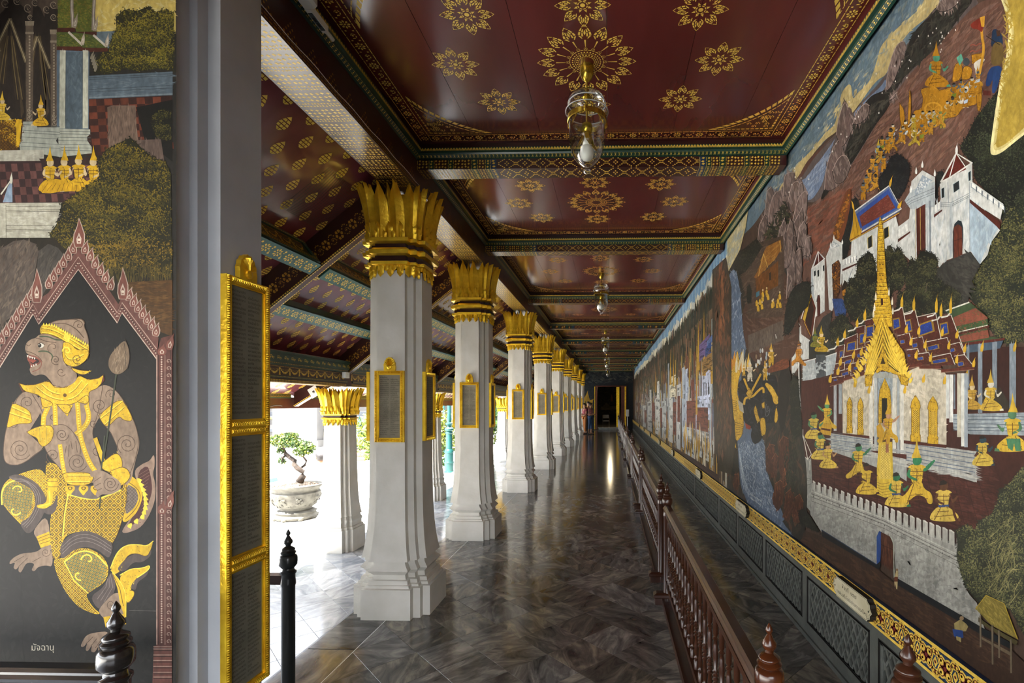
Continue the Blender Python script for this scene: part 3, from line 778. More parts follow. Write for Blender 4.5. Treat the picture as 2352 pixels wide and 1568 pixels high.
# ================================================================ columns
def redent(w, s):
    A = w + 2 * s; qd = [(w, -A), (w, -A + s), (w + s, -A + s), (w + s, -A + 2 * s), (A, -w)]
    out = []
    for k in range(4):
        c, sn = [(1, 0), (0, 1), (-1, 0), (0, -1)][k]
        out += [(x * c - y * sn, x * sn + y * c) for x, y in qd]
    return out
def column_meshes(prof, s, cap):
    body = MB(); body.rings([[(x, y, z) for x, y in redent(w, s_)] for z, w, s_ in prof], 0)
    bme = body.mesh('shaft', ['plaster'], True, 30)
    return bme
ORD = ['nearest', 'second', 'third', 'fourth', 'fifth', 'sixth', 'seventh', 'eighth', 'ninth']
prof = [(0, .185, .0535), (.222, .185, .0535), (.226, .166, .053), (.244, .162, .053), (.248, .151, .053), (.276, .147, .053), (.280, .126, .053), (.312, .121, .053), (.322, .128, .053), (.346, .151, .053), (.352, .151, .053), (.386, .122, .053), (.412, .117, .053), (.416, .147, .053), (.43, .145, .052), (.47, .137, .052), (.55, .127, .051), (.65, .119, .050), (.8, .113, .049), (1.0, .110, .048), (2.60, .106, .047)]
sme = column_meshes(prof, 0, 0)
def petal_mesh(h, wd, flare, name='petal', thick=.006):
    m = MB(); n = 7; rs = []
    for k in range(n):
        t = k / (n - 1); hw_ = wd * (.80 + .2 * math.sin(PI * min(1, t * 1.4))) if t < .62 else wd * max(.03, (1 - ((t - .62) / .38) ** 1.35))
        o = flare * (t ** 1.9); z = h * t
        rs.append([(-hw_, o - .0, z), (-hw_ * .45, o + wd * .28 * (1 - t * .3), z), (0, o + wd * .52, z), (hw_ * .45, o + wd * .28 * (1 - t * .3), z), (hw_, o, z), (0, o - thick, z)])
    m.rings(rs, 0)
    return m
def perim(w, s, n_face, shift=0.):
    """positions + outward angles of leaves round a redented square"""
    out = []
    for k in range(4):
        rot = k * PI / 2; A = w + 2 * s
        pts = [((-w + (i + .5 + shift) * 2 * w / n_face), -A, -PI / 2) for i in range(n_face)]
        for (x, y, a) in ((w + .35 * s, -A + .55 * s, -65), (w + 1.0 * s, -A + 1.0 * s, -45), (w + 1.45 * s, -A + 1.65 * s, -25)): pts.append((x, y, math.radians(a)))
        for x, y, a in pts: out.append((x * math.cos(rot) - y * math.sin(rot), x * math.sin(rot) + y * math.cos(rot), a + rot))
    return out
def place(mb_src, mb, x, y, z, a, m=0, sz=1.0, flip=False):
    i = len(mb.v); c, s_ = math.cos(a + PI / 2 * -1), math.sin(a - PI / 2)
    for (px, py, pz) in mb_src.v: mb.v.append((x + px * c - py * s_, y + px * s_ + py * c, z + (-pz if flip else pz) * sz))
    for f in mb_src.f: mb.f.append(tuple(i + k for k in f)); mb.m.append(m)
def capital_mesh(z0, w, s, H, mold, petal_h, small=True, k=1.0):
    """z0 = top of the plain shaft; leaf fringe hangs below it; mouldings, then the flower of tall petals"""
    m = MB()
    zz = z0 + .03 * k
    for dz, dw, mm in mold: pass
    rs = []; mi = []
    for (z, dw, mm) in mold:
        rs.append([(x, y, z0 + z) for x, y in redent(w + dw, s)]); mi.append(mm)
    m.rings(rs, mi[1:], True)
    top = z0 + mold[-1][0]
    core = [(top, .0), (top + petal_h * .5, .008), (top + petal_h * .80, .02)]
    m.rings([[(x, y, z) for x, y in redent(w + d, s)] for z, d in core], 0)
    fr = petal_mesh(.085 * k, .026 * k, .004); frs = petal_mesh(.045 * k, .018 * k, .004)
    for x, y, a in perim(w + .006, s, 3): place(fr, m, x, y, z0 + .045 * k, a, 0, 1, True)
    for x, y, a in perim(w + .012, s, 4): place(frs, m, x, y, z0 + .045 * k, a, 0, 1, True)
    bk = petal_mesh(petal_h * 1.0, .040 * k, .060 * k)
    for x, y, a in perim(w - .004, s, 3): place(bk, m, x, y, top - .005, a, 0)
    sm = petal_mesh(.115 * k, .030 * k, .014 * k); s2 = petal_mesh(.05 * k, .02 * k, .012 * k)
    for x, y, a in perim(w + .022, s, 3): place(sm, m, x, y, top - .01, a, 0)
    for x, y, a in perim(w + .03, s, 4): place(s2, m, x, y, top - .012, a, 0)
    return m, top
mold = [(.02, .004, 0), (.045, .012, 0), (.05, .03, 0), (.072, .034, 0), (.078, .016, 0), (.08, .010, 1), (.118, .010, 1), (.122, .022, 0), (.128, .04, 0), (.158, .044, 0), (.165, .028, 0), (.175, .022, 0), (.178, .008, 1), (.208, .010, 1), (.212, .022, 0), (.22, .040, 0), (.245, .044, 0), (.252, .026, 0), (.26, .02, 0)]
cm, ctop = capital_mesh(2.59, .106, .047, .4, mold, .39)
cme = cm.mesh('capital', ['gold', 'maroon_dark'], True, 35)
pme = petal_mesh(.405, .056, .072).mesh('petal', ['gold'], True, 50)
PP = perim(.118, .047, 2)
def place_column(i, y):
    t = thing('column', '%s white redented column of the inner row, with gold lotus capital' % ORD[i], 'column', (CX, y, 0), 0, 'white columns along the walkway')
    o = bpy.data.objects.new('shaft', sme); C.objects.link(o); o.parent = t
    c = bpy.data.objects.new('capital', cme); C.objects.link(c); c.parent = t
    for (x, y_, a) in PP:
        p = bpy.data.objects.new('petal', pme); C.objects.link(p); p.parent = c; p.location = (x, y_, ctop - .012); p.rotation_euler = (0, 0, a - PI / 2); p.scale = (1, 1, random.uniform(.94, 1.03))
    return t
for i, y in enumerate(CY): place_column(i, y)
# outer columns
oprof = [(0, .150, .043), (.26, .148, .043), (.265, .136, .043), (.29, .132, .043), (.295, .120, .043), (.33, .117, .043), (.35, .124, .043), (.365, .124, .043), (.39, .113, .042), (.41, .110, .042), (.415, .124, .041), (.45, .117, .040), (.55, .106, .039), (.7, .098, .037), (1.0, .092, .036), (1.54, .084, .034)]
ome = column_meshes(oprof, 0, 0)
omold = [(.02, .004, 0), (.04, .010, 0), (.045, .022, 0), (.06, .024, 0), (.066, .010, 0), (.068, .006, 1), (.088, .006, 1), (.09, .018, 0), (.105, .03, 0), (.118, .018, 0)]
oc, otop = capital_mesh(1.535, .084, .034, .4, omold, .295, True, .8)
ocme = oc.mesh('capital', ['gold', 'maroon_dark'], True, 35)
opm = petal_mesh(.315, .042, .075).mesh('petal', ['gold'], True, 50)
OP = perim(.094, .036, 2)
for i, y in enumerate(CY):
    t = thing('outer_column', 'short white gold-topped column of the outer row, opposite the %s tall column' % ORD[i], 'column', (OX, y, AZ), 0, 'short columns under the eave')
    o = bpy.data.objects.new('shaft', ome); C.objects.link(o); o.parent = t
    c = bpy.data.objects.new('capital', ocme); C.objects.link(c); c.parent = t
    for (x, y_, a) in OP:
        p = bpy.data.objects.new('petal', opm); C.objects.link(p); p.parent = c; p.location = (x, y_, otop - .01); p.rotation_euler = (0, 0, a - PI / 2); p.scale = (1, 1, random.uniform(.95, 1.03))
# the pier at the end of the left painted wall
pm = MB(); pm.rings([[(x, y, z) for x, y in redent(w, s_)] for z, w, s_ in [(0, .165, .05), (.222, .165, .05), (.24, .135, .049), (.34, .115, .048), (.42, .109, .047), (4.2, .108, .047)]], 0)
pier = fixn(pm.build('shaft', 'pier_plaster', None, True, 30)); tp = thing('pier', 'grey-white stepped pier at the end of the left painted wall', 'pier', (CX, PY0, 0)); pier.parent = tp

# ---------------------------------------------------------------- inscribed plaques
WORDS = 'เมื่อนั้น พระราม ทรงธนู ขึ้นรถ กรุงลงกา สั่งพล ยักษา ลิงป่า เข้าไป ในเมือง ปราสาท นางสีดา บัดนั้น ทหาร พลวานร รบราญ ยกทัพ ข้ามน้ำ มหาสมุทร เทวัญ ฤาษี ศรชัย อสุรี กุมภกรรณ'.split()
def plaque_meshes(W, H, crest, lines, tabmat, rounded=True):
    fr = MB(); fw = .026; d = .024
    def bar(x0, x1, z0, z1, n, vert):
        fr.box(x0, x1, -d, 0, z0, z1, 0)
        for k in range(n):
            t0, t1 = (k + .08) / n, (k + .92) / n
            if vert: a, b, c, e = x0 + .002, x1 - .008, z0 + (z1 - z0) * t0, z0 + (z1 - z0) * t1
            else: a, b, c, e = x0 + (x1 - x0) * t0, x0 + (x1 - x0) * t1, z0 + .004, z1 - .004
            fr.rings([[(a, -d, c), (b, -d, c), (b, -d, e), (a, -d, e)], [(a + (b - a) * .3, -d - .006, c + (e - c) * .3), (a + (b - a) * .7, -d - .006, c + (e - c) * .3), (a + (b - a) * .7, -d - .006, c + (e - c) * .7), (a + (b - a) * .3, -d - .006, c + (e - c) * .7)]])
    nv = int(H / .0088); nh = int(W / .0088)
    bar(-W / 2, -W / 2 + fw, 0, H, nv, True); bar(W / 2 - fw, W / 2, 0, H, nv, True)
    bar(-W / 2 + fw, W / 2 - fw, 0, fw, nh - 6, False); bar(-W / 2 + fw, W / 2 - fw, H - fw, H, nh - 6, False)
    fr.box(-W / 2 + fw, -W / 2 + fw + .006, -d + .006, 0, fw, H - fw); fr.box(W / 2 - fw - .006, W / 2 - fw, -d + .006, 0, fw, H - fw); fr.box(-W / 2 + fw, W / 2 - fw, -d + .006, 0, fw, fw + .006); fr.box(-W / 2 + fw, W / 2 - fw, -d + .006, 0, H - fw - .006, H - fw)
    fme = fr.mesh('frame', ['gold'])
    cr = None
    if crest:
        c = MB(); n = 15; cw, ch = W * .38, crest
        outl = [(-cw / 2, -.012)] + [(cw / 2 * math.cos(PI - PI * k / n) * (1.0 + .07 * (k % 2)), ch * .30 + ch * .70 * math.sin(PI * k / n) * (1 + .06 * (k % 2))) for k in range(n + 1)] + [(cw / 2, -.012)]
        c.prism(outl, lambda u, v, dd: (u, -dd, H + v), 0, .02)
        for k in range(9):
            a = PI * (.08 + .84 * k / 8); x1, z1 = cw * .42 * math.cos(a), ch * .3 + ch * .6 * math.sin(a)
            c.rings([[(-.003, -.02, H + ch * .3), (.003, -.02, H + ch * .3), (.0, -.026, H + ch * .3)], [(x1 - .005, -.02, H + z1), (x1 + .005, -.02, H + z1), (x1, -.028, H + z1)]])
        c.rings([[(.016 * math.cos(2 * PI * k / 10) * r, -yy, H + ch * .25 + .016 * math.sin(2 * PI * k / 10) * r) for k in range(10)] for r, yy in ((1.1, .02), (1, .027), (.4, .031))])
        cr = c.mesh('crest', ['gold'])
    tb = MB(); tb.box(-W / 2 + .01, W / 2 - .01, -.012, 0, .01, H - .01); tme = tb.mesh('tablet', [tabmat])
    tx = MB(); rng = random.Random(int(H * 100)); x0 = -W / 2 + fw + .012; cw = (W - 2 * fw - .02) / 2; top = H - fw - .028; lh = (H - 2 * fw - .04) / lines
    for k in range(lines):
        z = top - k * lh
        for cc in range(2):
            if k == 0 and cc == 1: continue
            body = ''.join(rng.choice(WORDS) for _ in range(2)) if not (k % 6 == 5 and cc == 1) else rng.choice(WORDS)
            sz = lh * .82; xx = x0 + cc * (cw + .004)
            tmp = MB(); wdt = text_polys(body, sz, lambda u, v: (u, v, 0), None, tmp)
            sq = min(1.0, (cw - .008) / max(wdt, 1e-4))
            i0 = len(tx.v); tx.v += [(xx + a * sq, -.0128, z + b) for a, b, _ in tmp.v]; tx.f += [tuple(i0 + q_ for q_ in f) for f in tmp.f]; tx.m += tmp.m
    wme = tx.mesh('writing', ['ink' if tabmat == 'tablet' else 'ink_soft'])
    return fme, cr, tme, wme
PW, PH = .222, .535
pl_f = plaque_meshes(PW, PH, .10, 30, 'tablet')
td = bpy.data.meshes
def put_plaque(ms, loc, rz, label, group=None, name='plaque'):
    t = thing(name, label, 'plaque', loc, rz, group)
    for nm, me in zip(('frame', 'crest', 'tablet', 'writing'), ms):
        if me is None: continue
        o = bpy.data.objects.new(nm, me); C.objects.link(o); o.parent = t
    return t
for i, y in enumerate(CY):
    put_plaque(pl_f, (CX, y - .2065, 1.306), 0, 'gold-framed grey inscribed plaque facing the viewer on the %s tall column' % ORD[i], 'plaques facing along the walkway')
    put_plaque(pl_f, (CX + .2065, y, 1.306), PI / 2, 'gold-framed plaque on the corridor-facing dark side of the %s tall column' % ORD[i], 'plaques facing across the walkway')
    if i < 4: put_plaque(pl_f, (CX - .2065, y, 1.306), -PI / 2, 'gold-framed plaque seen edge-on at the courtyard side of the %s tall column' % ORD[i], 'plaques facing the courtyard')
pl1 = plaque_meshes(.235, .575, .10, 30, 'tablet_dark'); pl2 = plaque_meshes(.235, .52, 0, 26, 'tablet_dark')
xp = CX + .2085
put_plaque(pl1, (xp + .001, PY0, 1.505), PI / 2, 'topmost gold-framed plaque with a crest on the grey pier', 'plaques stacked on the grey pier')
put_plaque(pl2, (xp, PY0, .985), PI / 2, 'middle gold-framed plaque of three on the grey pier', 'plaques stacked on the grey pier')
put_plaque(pl2, (xp, PY0, .465), PI / 2, 'lowest gold-framed plaque of three on the grey pier', 'plaques stacked on the grey pier')

# ================================================================ railings
FIN = [(.032, 0), (.032, .02), (.037, .026), (.037, .034), (.029, .04), (.027, .05), (.034, .058), (.041, .068), (.042, .085), (.041, .105), (.036, .114), (.029, .118), (.034, .124), (.035, .130), (.028, .137), (.031, .142), (.030, .147), (.022, .153), (.012, .160), (.013, .166), (.020, .176), (.020, .186), (.012, .200), (.006, .212), (.010, .219), (.0105, .225), (.005, .236), (.001, .243)]
POSTH = .97
def post_meshes(mt, k=1.0, seg=14):
    b = MB(); H = POSTH - .243 * k
    b.lathe([(.036 * k, 0), (.036 * k, .08), (.031 * k, .10), (.031 * k, H - .04), (.0345 * k, H - .03), (.0345 * k, H - .02), (.032 * k, H)], seg=seg)
    f = MB(); f.lathe([(r * k, z * k) for r, z in FIN], seg=18 if seg > 10 else 10)
    return b.mesh('post', [mt], True, 40), f.mesh('finial', [mt], True, 50), H
BAL = [(.013, 0), (.013, .06), (.008, .065), (.014, .075), (.008, .085), (.011, .10), (.012, .15), (.008, .20), (.014, .21), (.008, .22), (.014, .23), (.008, .24), (.014, .25), (.008, .26), (.014, .27), (.008, .28), (.014, .29), (.008, .30), (.012, .36), (.010, .42), (.007, .44), (.014, .45), (.007, .46), (.012, .475), (.012, .58)]
bm_ = MB(); bm_.lathe([(r, z * .56 / .58) for r, z in BAL], seg=8); bal_me = bm_.mesh('baluster', ['rail_wood'], True, 50)
bm_ = MB(); bm_.lathe([(r, z * .56 / .58) for r, z in BAL[::2] + [BAL[-1]]], seg=6); bal_far = bm_.mesh('baluster', ['rail_wood'], True, 50)
pw = post_meshes('rail_wood'); pww = post_meshes('rail_wood_warm'); pbk = post_meshes('post_black', 1.14); pgr = post_meshes('post_green')
def rail_bar(L, mt):
    r = MB(); sec = [(-.03, 0), (.03, 0), (.034, .012), (.026, .022), (.026, .03), (.018, .040), (-.018, .040), (-.026, .03), (-.026, .022), (-.034, .012)]
    r.rings([[(x, 0, z) for x, z in sec], [(x, L, z) for x, z in sec]]); return r.mesh('top_rail', [mt])
def add_post(t, x, y, ms):
    p = bpy.data.objects.new('post', ms[0]); C.objects.link(p); p.parent = t; p.location = (x, y, 0)
    f = bpy.data.objects.new('finial', ms[1]); C.objects.link(f); f.parent = p; f.location = (0, 0, ms[2])
ft = MB()
ft.rings([[(-.10, -.035, .0), (.10, -.035, .0), (.10, .035, .0), (-.10, .035, .0)], [(-.10, -.035, .05), (.10, -.035, .05), (.10, .035, .05), (-.10, .035, .05)], [(-.112, -.042, .058), (.112, -.042, .058), (.112, .042, .058), (-.112, .042, .058)], [(-.112, -.042, .078), (.112, -.042, .078), (.112, .042, .078), (-.112, .042, .078)], [(-.09, -.03, .092), (.09, -.03, .092), (.09, .03, .092), (-.09, .03, .092)]])
foot_me = ft.mesh('foot', ['rail_wood'])
def railing(loc, L, label, group, nb, far=False, first_warm=False, rz=0, skip_end=False):
    t = thing('railing', label, 'railing', loc, rz, group)
    add_post(t, 0, 0, pww if first_warm else pw)
    if not skip_end: add_post(t, 0, L, pw)
    o = bpy.data.objects.new('top_rail', rail_bar(L, 'rail_wood')); C.objects.link(o); o.parent = t; o.location = (0, 0, .75)
    b = MB(); b.box(-.018, .018, .02, L - .02, .155, .19); b.box(-.045, -.03, .0, L, .0, .05); b.box(-.03, .03, 0, L, 0, .03); b.box(-.015, .015, .02, L - .02, .69, .715)
    b.build('bottom_rail', 'rail_wood', t)
    for y in ((0, L) if not skip_end else (0,)):
        f = bpy.data.objects.new('foot', foot_me); C.objects.link(f); f.parent = t; f.location = (0, y, 0)
    for k in range(nb):
        q = bpy.data.objects.new('baluster', bal_far if far else bal_me); C.objects.link(q); q.parent = t; q.location = (0, (k + 1) * L / (nb + 1), .185); q.scale = (1, 1, .51 / .56)
    return t
y = 1.435; k = 0
RL = ['nearest section of dark turned-wood railing along the mural, with the reddish end post', 'second section of dark wooden railing from the viewer along the mural', 'third section of wooden railing from the viewer along the mural', 'fourth section of wooden railing from the viewer along the mural', 'fifth section of wooden railing from the viewer along the mural', 'sixth section of wooden railing from the viewer along the mural', 'seventh section of wooden railing from the viewer along the mural', 'eighth section of wooden railing from the viewer along the mural', 'ninth and farthest section of wooden railing along the mural']
while k < 9:
    railing((.455, y, 0), 2.54, RL[k], 'railing sections in front of the mural', 20 if k < 3 else 16, k > 2, k == 0); y += 3.03; k += 1
_cr = railing((.812, 1.377, 0), .5, 'short dark railing between the walkway rail and the mural wall, lower right', 'cross railings', 3, rz=-PI / 2, skip_end=True)
for _o in _cr.children:
    if _o.name.startswith('top_rail'): _o.location.z = .66
    if _o.name.startswith('baluster'): _o.scale.z = .43 / .56
    if _o.name.startswith('bottom_rail'):
        for _v in _o.data.vertices:
            if _v.co.z > .6: _v.co.z -= .09
# left side: black post in front of the painted wall, green-black post beyond the pier
t = thing('railing', 'black lacquered railing with a turned post in front of the left mural', 'railing', (-1.574, 1.54, 0))
add_post(t, 0, 0, pbk)
o = bpy.data.objects.new('top_rail', rail_bar(1.5, 'post_black')); C.objects.link(o); o.parent = t; o.location = (0, 0, .722); o.rotation_euler = (0, 0, PI / 2)
b = MB(); b.box(-1.5, -.02, -.018, .018, .155, .19); b.build('bottom_rail', 'post_black', t)
for k in range(10):
    q_ = bpy.data.objects.new('baluster', bal_me); C.objects.link(q_); q_.parent = t; q_.location = (-.12 - k * .14, 0, .185)
t = thing('railing', 'slim black-green turned post with a rail stub beside the grey pier', 'railing', (-1.607, 2.435, 0))
add_post(t, 0, 0, pgr)
b = MB(); b.box(-.36, -.02, -.022, .022, .70, .745); b.build('top_rail', 'rail_wood', t)
b = MB(); b.box(-.36, -.02, -.018, .018, .155, .19); b.build('bottom_rail', 'rail_wood', t)

# ================================================================ lanterns
def lantern():
    t = thing('lantern', '', 'lantern', (0, 0, CZ))
    c = MB(); c.lathe([(.042, 0), (.042, -.02), (.039, -.05), (.030, -.072), (.016, -.086), (.007, -.092)], seg=20); c.build('canopy', 'brass', t, True, 50); rr_ = MB()
    for R0, z0 in ((.112, -.224), (.127, -.272)): rr_.rings([[((R0 + .003 * math.cos(b_)) * math.cos(2 * PI * k / 36), (R0 + .003 * math.cos(b_)) * math.sin(2 * PI * k / 36), z0 + .003 * math.sin(b_)) for k in range(36)] for b_ in [2 * PI * q / 6 for q in range(6)]], loop=True)
    rr_.build('glass_rim', 'glass_rim', t, True)
    r = MB(); r.lathe([(.006, -.085), (.006, -.345)], seg=8); r.lathe([(.005, -.155), (.020, -.172), (.03, -.19), (.022, -.2), (.006, -.205)], seg=12); r.build('rod', 'brass', t, True, 40)
    s = MB(); s.lathe([(.012, -.155), (.05, -.160), (.088, -.175), (.108, -.20), (.112, -.222), (.106, -.225)], seg=32, caps=False); s.build('smoke_bell', 'glass', t, True)
    g = MB(); g.lathe([(.122, -.262), (.127, -.272), (.122, -.285), (.110, -.30), (.106, -.33), (.106, -.43), (.101, -.475), (.088, -.52), (.067, -.556), (.042, -.582), (.018, -.598), (.012, -.602), (.020, -.608), (.025, -.62), (.018, -.634), (.001, -.640)], seg=36, caps=False); gb = g.build('glass_bowl', 'glass', t, True)
    bnd = MB(); bnd.rings([[(rr * math.cos(2 * PI * k / 32), rr * math.sin(2 * PI * k / 32), z) for k in range(32)] for rr, z in ((.112, -.300), (.116, -.302), (.116, -.330), (.112, -.332))], loop=True); bnd.build('band', 'brass', t, True, 40)
    for k in range(3):
        ch = MB(); a = 2 * PI * k / 3 + .5
        P0 = Vector((.02 * math.cos(a), .02 * math.sin(a), -.185)); P1 = Vector((.122 * math.cos(a), .122 * math.sin(a), -.315)); N = 9
        for j in range(N):
            c0 = P0.lerp(P1, (j + .5) / N); d = (P1 - P0).normalized(); sd = d.cross(Vector((0, 0, 1))).normalized() if j % 2 else d.cross(d.cross(Vector((0, 0, 1)))).normalized()
            ch.rings([[tuple(c0 + d * (.010 * math.cos(b)) + sd * (.006 * math.sin(b)) + d.cross(sd) * e) for b in [2 * PI * q / 8 for q in range(8)]] for e in (-.0015, .0015)])
        ch.lathe([(.004, -.02), (.013, -.01), (.013, .01), (.004, .02)], c=(.125 * math.cos(a), .125 * math.sin(a), -.318), seg=8)
        ch.build('chain', 'brass', t)
    so_ = MB(); so_.lathe([(.006, -.33), (.030, -.345), (.034, -.375), (.022, -.40), (.01, -.41)], seg=12)
    lf = petal_mesh(.13, .022, .045)
    for k in range(4): place(lf, so_, .012 * math.cos(k * PI / 2 + .4), .012 * math.sin(k * PI / 2 + .4), -.36, k * PI / 2 + .4, 0, 1, True)
    so_.build('socket', 'brass', t, True, 40)
    bu = MB(); bu.lathe([(.016, -.395), (.022, -.405), (.024, -.462), (.021, -.470), (.028, -.478), (.039, -.496), (.042, -.516), (.038, -.537), (.026, -.553), (.010, -.560), (.001, -.561)], seg=20); bu.build('bulb', 'bulb', t, True, 50)
    return t
lan = lantern()
LY = [2.95, 7.66, 13.8, 19.9, 26.05]; LL = ['nearest glass bell lantern with brass fittings hanging from the ceiling', 'second glass bell lantern hanging along the corridor ceiling', 'third glass bell lantern hanging along the corridor ceiling', 'fourth glass bell lantern hanging along the corridor ceiling', 'fifth and farthest glass bell lantern of the corridor']
for i, y in enumerate(LY):
    if i == 0: lan.location = (-.14, y, CZ); lan['label'] = LL[0]; lan['group'] = 'hanging lanterns'
    else: dup(lan, (-.14, y, CZ), None, LL[i], 'hanging lanterns')
b = MB(); b.lathe([(.01, 0), (.06, -.02), (.07, -.07), (.04, -.12), (.002, -.135)], seg=12)
t = thing('wall_lamp', 'glowing bulb lamp hanging in the far room beyond the doorway', 'lamp', (-.02, 33.0, 3.15)); b.build('bulb', 'lit_bulb', t, True); r = MB(); r.lathe([(.008, .45), (.008, -.02)], seg=6); r.build('rod', 'brass', t)

# ================================================================ small fittings
t = thing('socket_unit', 'white electric trunking unit with a dark socket on the cornice, upper left', 'socket', (-1.452, 2.2, 3.50))
b = MB(); sec = [(0, -.03), (.05, -.03), (.062, -.018), (.062, .02), (.05, .032), (0, .032)]
b.rings([[(x, -.45, z) for x, z in sec], [(x, .12, z) for x, z in sec]]); b.build('housing', 'white_plastic', t)
b = MB(); b.box(.0, .028, .12, .27, -.034, .0, 0); b.box(.004, .024, .14, .25, -.0365, -.034, 1); b.box(.009, .019, .165, .19, -.038, -.0365, 2); b.box(.009, .019, .20, .225, -.038, -.0365, 2); b.build('socket', ['white_plastic', 'grey_plastic', 'black_line'], t)
b = MB(); b.tube([(.012, .27, -.02), (.012, .30, -.016), (.012, .34, -.016)], .010, 8); b.build('conduit', 'white_plastic', t)
b = MB(); b.tube([(-1.497, 2.0 + k * .06, 3.305 + .004 * math.sin(k)) for k in range(32)], .0022, 5); tag(b.build('wire', 'white_wall'), 'thin pale wire along the painted long beam', 'wire')
p = at_y(777, 859, 5.92)
t = thing('junction_box', 'small white box on the painted eave beam above the short column', 'box', (-3.15, 5.83, 1.93)); b = MB(); b.box(-.02, .02, -.045, .045, -.035, .035); b.box(.02, .024, -.04, .04, -.03, .03); b.build('casing', 'white_plastic', t); b = MB(); b.box(.024, .0255, -.004, .004, .012, .016); b.build('screw', 'grey_plastic', t)
t = thing('eave_card', 'white square card with a small dark mark tilted on the eave bracket', 'card', (-3.60, 5.935, 1.735), 0); t.rotation_euler = (0, math.radians(-31), 0)
b = MB(); b.box(-.055, .055, -.006, .004, -.06, .06); b.build('board', 'white_plastic', t); b = MB(); b.box(-.014, .014, -.0068, -.006, -.008, .014); b.box(-.008, .01, -.0068, -.006, -.018, -.012); b.build('mark', 'ink_soft', t)
wmb = MB(); text_polys('ฝอ', .06, lambda u, v: (-3.8995, 6.55 + u, 1.60 + v), None, wmb); 
o = wmb.build('writing', 'paint_white', roof)
b = MB(); b.tube([(-3.895, 4.6 + k * .07, 1.56 + .012 * math.sin(k * .9)) for k in range(18)], .004, 5); tag(b.build('wire', 'wire'), 'loose pale wire drooping along the red eave board', 'wire')
# bird netting stretched below the aisle roof near the nearest column
b = MB()
P_ = lambda a, c: (-1.93 - .34 * a, 3.36 + .46 * c, soff(-1.93 - .34 * a) - .03 - .05 * math.sin(PI * a) * math.sin(PI * c))
for k in range(24):
    u = k / 23; b.tube([P_(u, q_ / 8) for q_ in range(9)], .0011, 4, caps=False); b.tube([P_(q_ / 8, u) for q_ in range(9)], .0011, 4, caps=False)
tag(b.build('bird_net', 'net'), 'dark bird net stretched under the aisle roof beside the nearest gold capital', 'net')

# numbered signs on the painted band
def sign(yc, W, label, l1, l2, k):
    t = thing('sign', label, 'sign', (WX - .005, yc, .545), 0, 'numbered signs on the painted band')
    hw_, hh = W / 2, .058
    outl = [(-hw_ + .05, -hh), (hw_ - .05, -hh), (hw_ - .04, -hh + .014), (hw_ - .022, -hh + .02), (hw_ - .02, -.02), (hw_, 0), (hw_ - .02, .02), (hw_ - .022, hh - .02), (hw_ - .04, hh - .014), (hw_ - .05, hh), (-hw_ + .05, hh), (-hw_ + .04, hh - .014), (-hw_ + .022, hh - .02), (-hw_ + .02, .02), (-hw_, 0), (-hw_ + .02, -.02), (-hw_ + .022, -hh + .02), (-hw_ + .04, -hh + .014)]
    b = MB(); b.prism(outl, lambda u, v, d: (-d, u, v), 0, .03); b.build('edge', 'black_line', t)
    b = MB(); b.prism([(u * .985, v * .97) for u, v in outl], lambda u, v, d: (-d, u, v), .03, .0315); b.build('plate', 'sign_white', t)
    b = MB(); 
    for a, c in zip(outl, outl[1:] + outl[:1]):
        A, Cc = Vector((a[0] * .955, a[1] * .90)), Vector((c[0] * .955, c[1] * .90)); d = (Cc - A); 
        if d.length < 1e-4: continue
        nn = Vector((-d.y, d.x)).normalized() * .001
        b.poly([(-.0318, *(A - nn)), (-.0318, *(Cc - nn)), (-.0318, *(Cc + nn)), (-.0318, *(A + nn))])
    if k:
        for sx in (-1, 1): b.rings([[(-.0318, sx * (hw_ - .033) + .006 * math.cos(2 * PI * q_ / 8), .006 * math.sin(2 * PI * q_ / 8)) for q_ in range(8)]], caps=True)
        # the wall is read from the corridor: writing runs away from +Y
        text_polys(l1, .034, lambda u, v: (-.0318, .10 - u, .012 + v), None, b); text_polys(l2, .026, lambda u, v: (-.0318, .165 - u, -.032 + v), None, b)
    b.build('writing', 'ink', t)
SY = [(2.73, .44), (5.01, .44), (7.44, .44), (10.57, .44), (13.41, .44), (16.6, .44), (19.7, .44), (22.8, .44)]
SN = ['nearest', 'second', 'third', 'fourth', 'fifth', 'sixth', 'seventh', 'eighth']
for i, (y, W) in enumerate(SY): sign(y, W, '%s cream notched sign with Thai lettering on the gold and blue band' % SN[i], 'ห้องที่  ' + ['๑๗๗', '๑๗๖', '๑๗๕', '๑๗๔', '๑๗๓', '๑๗๒', '๑๗๑', '๑๗๐'][i], 'ทศพินเสด็จไปยังปราสาทองค์ใหญ่' if i == 0 else 'พระพรตพระสัตรุดยกทัพข้ามไป', 1 if i < 5 else 0)

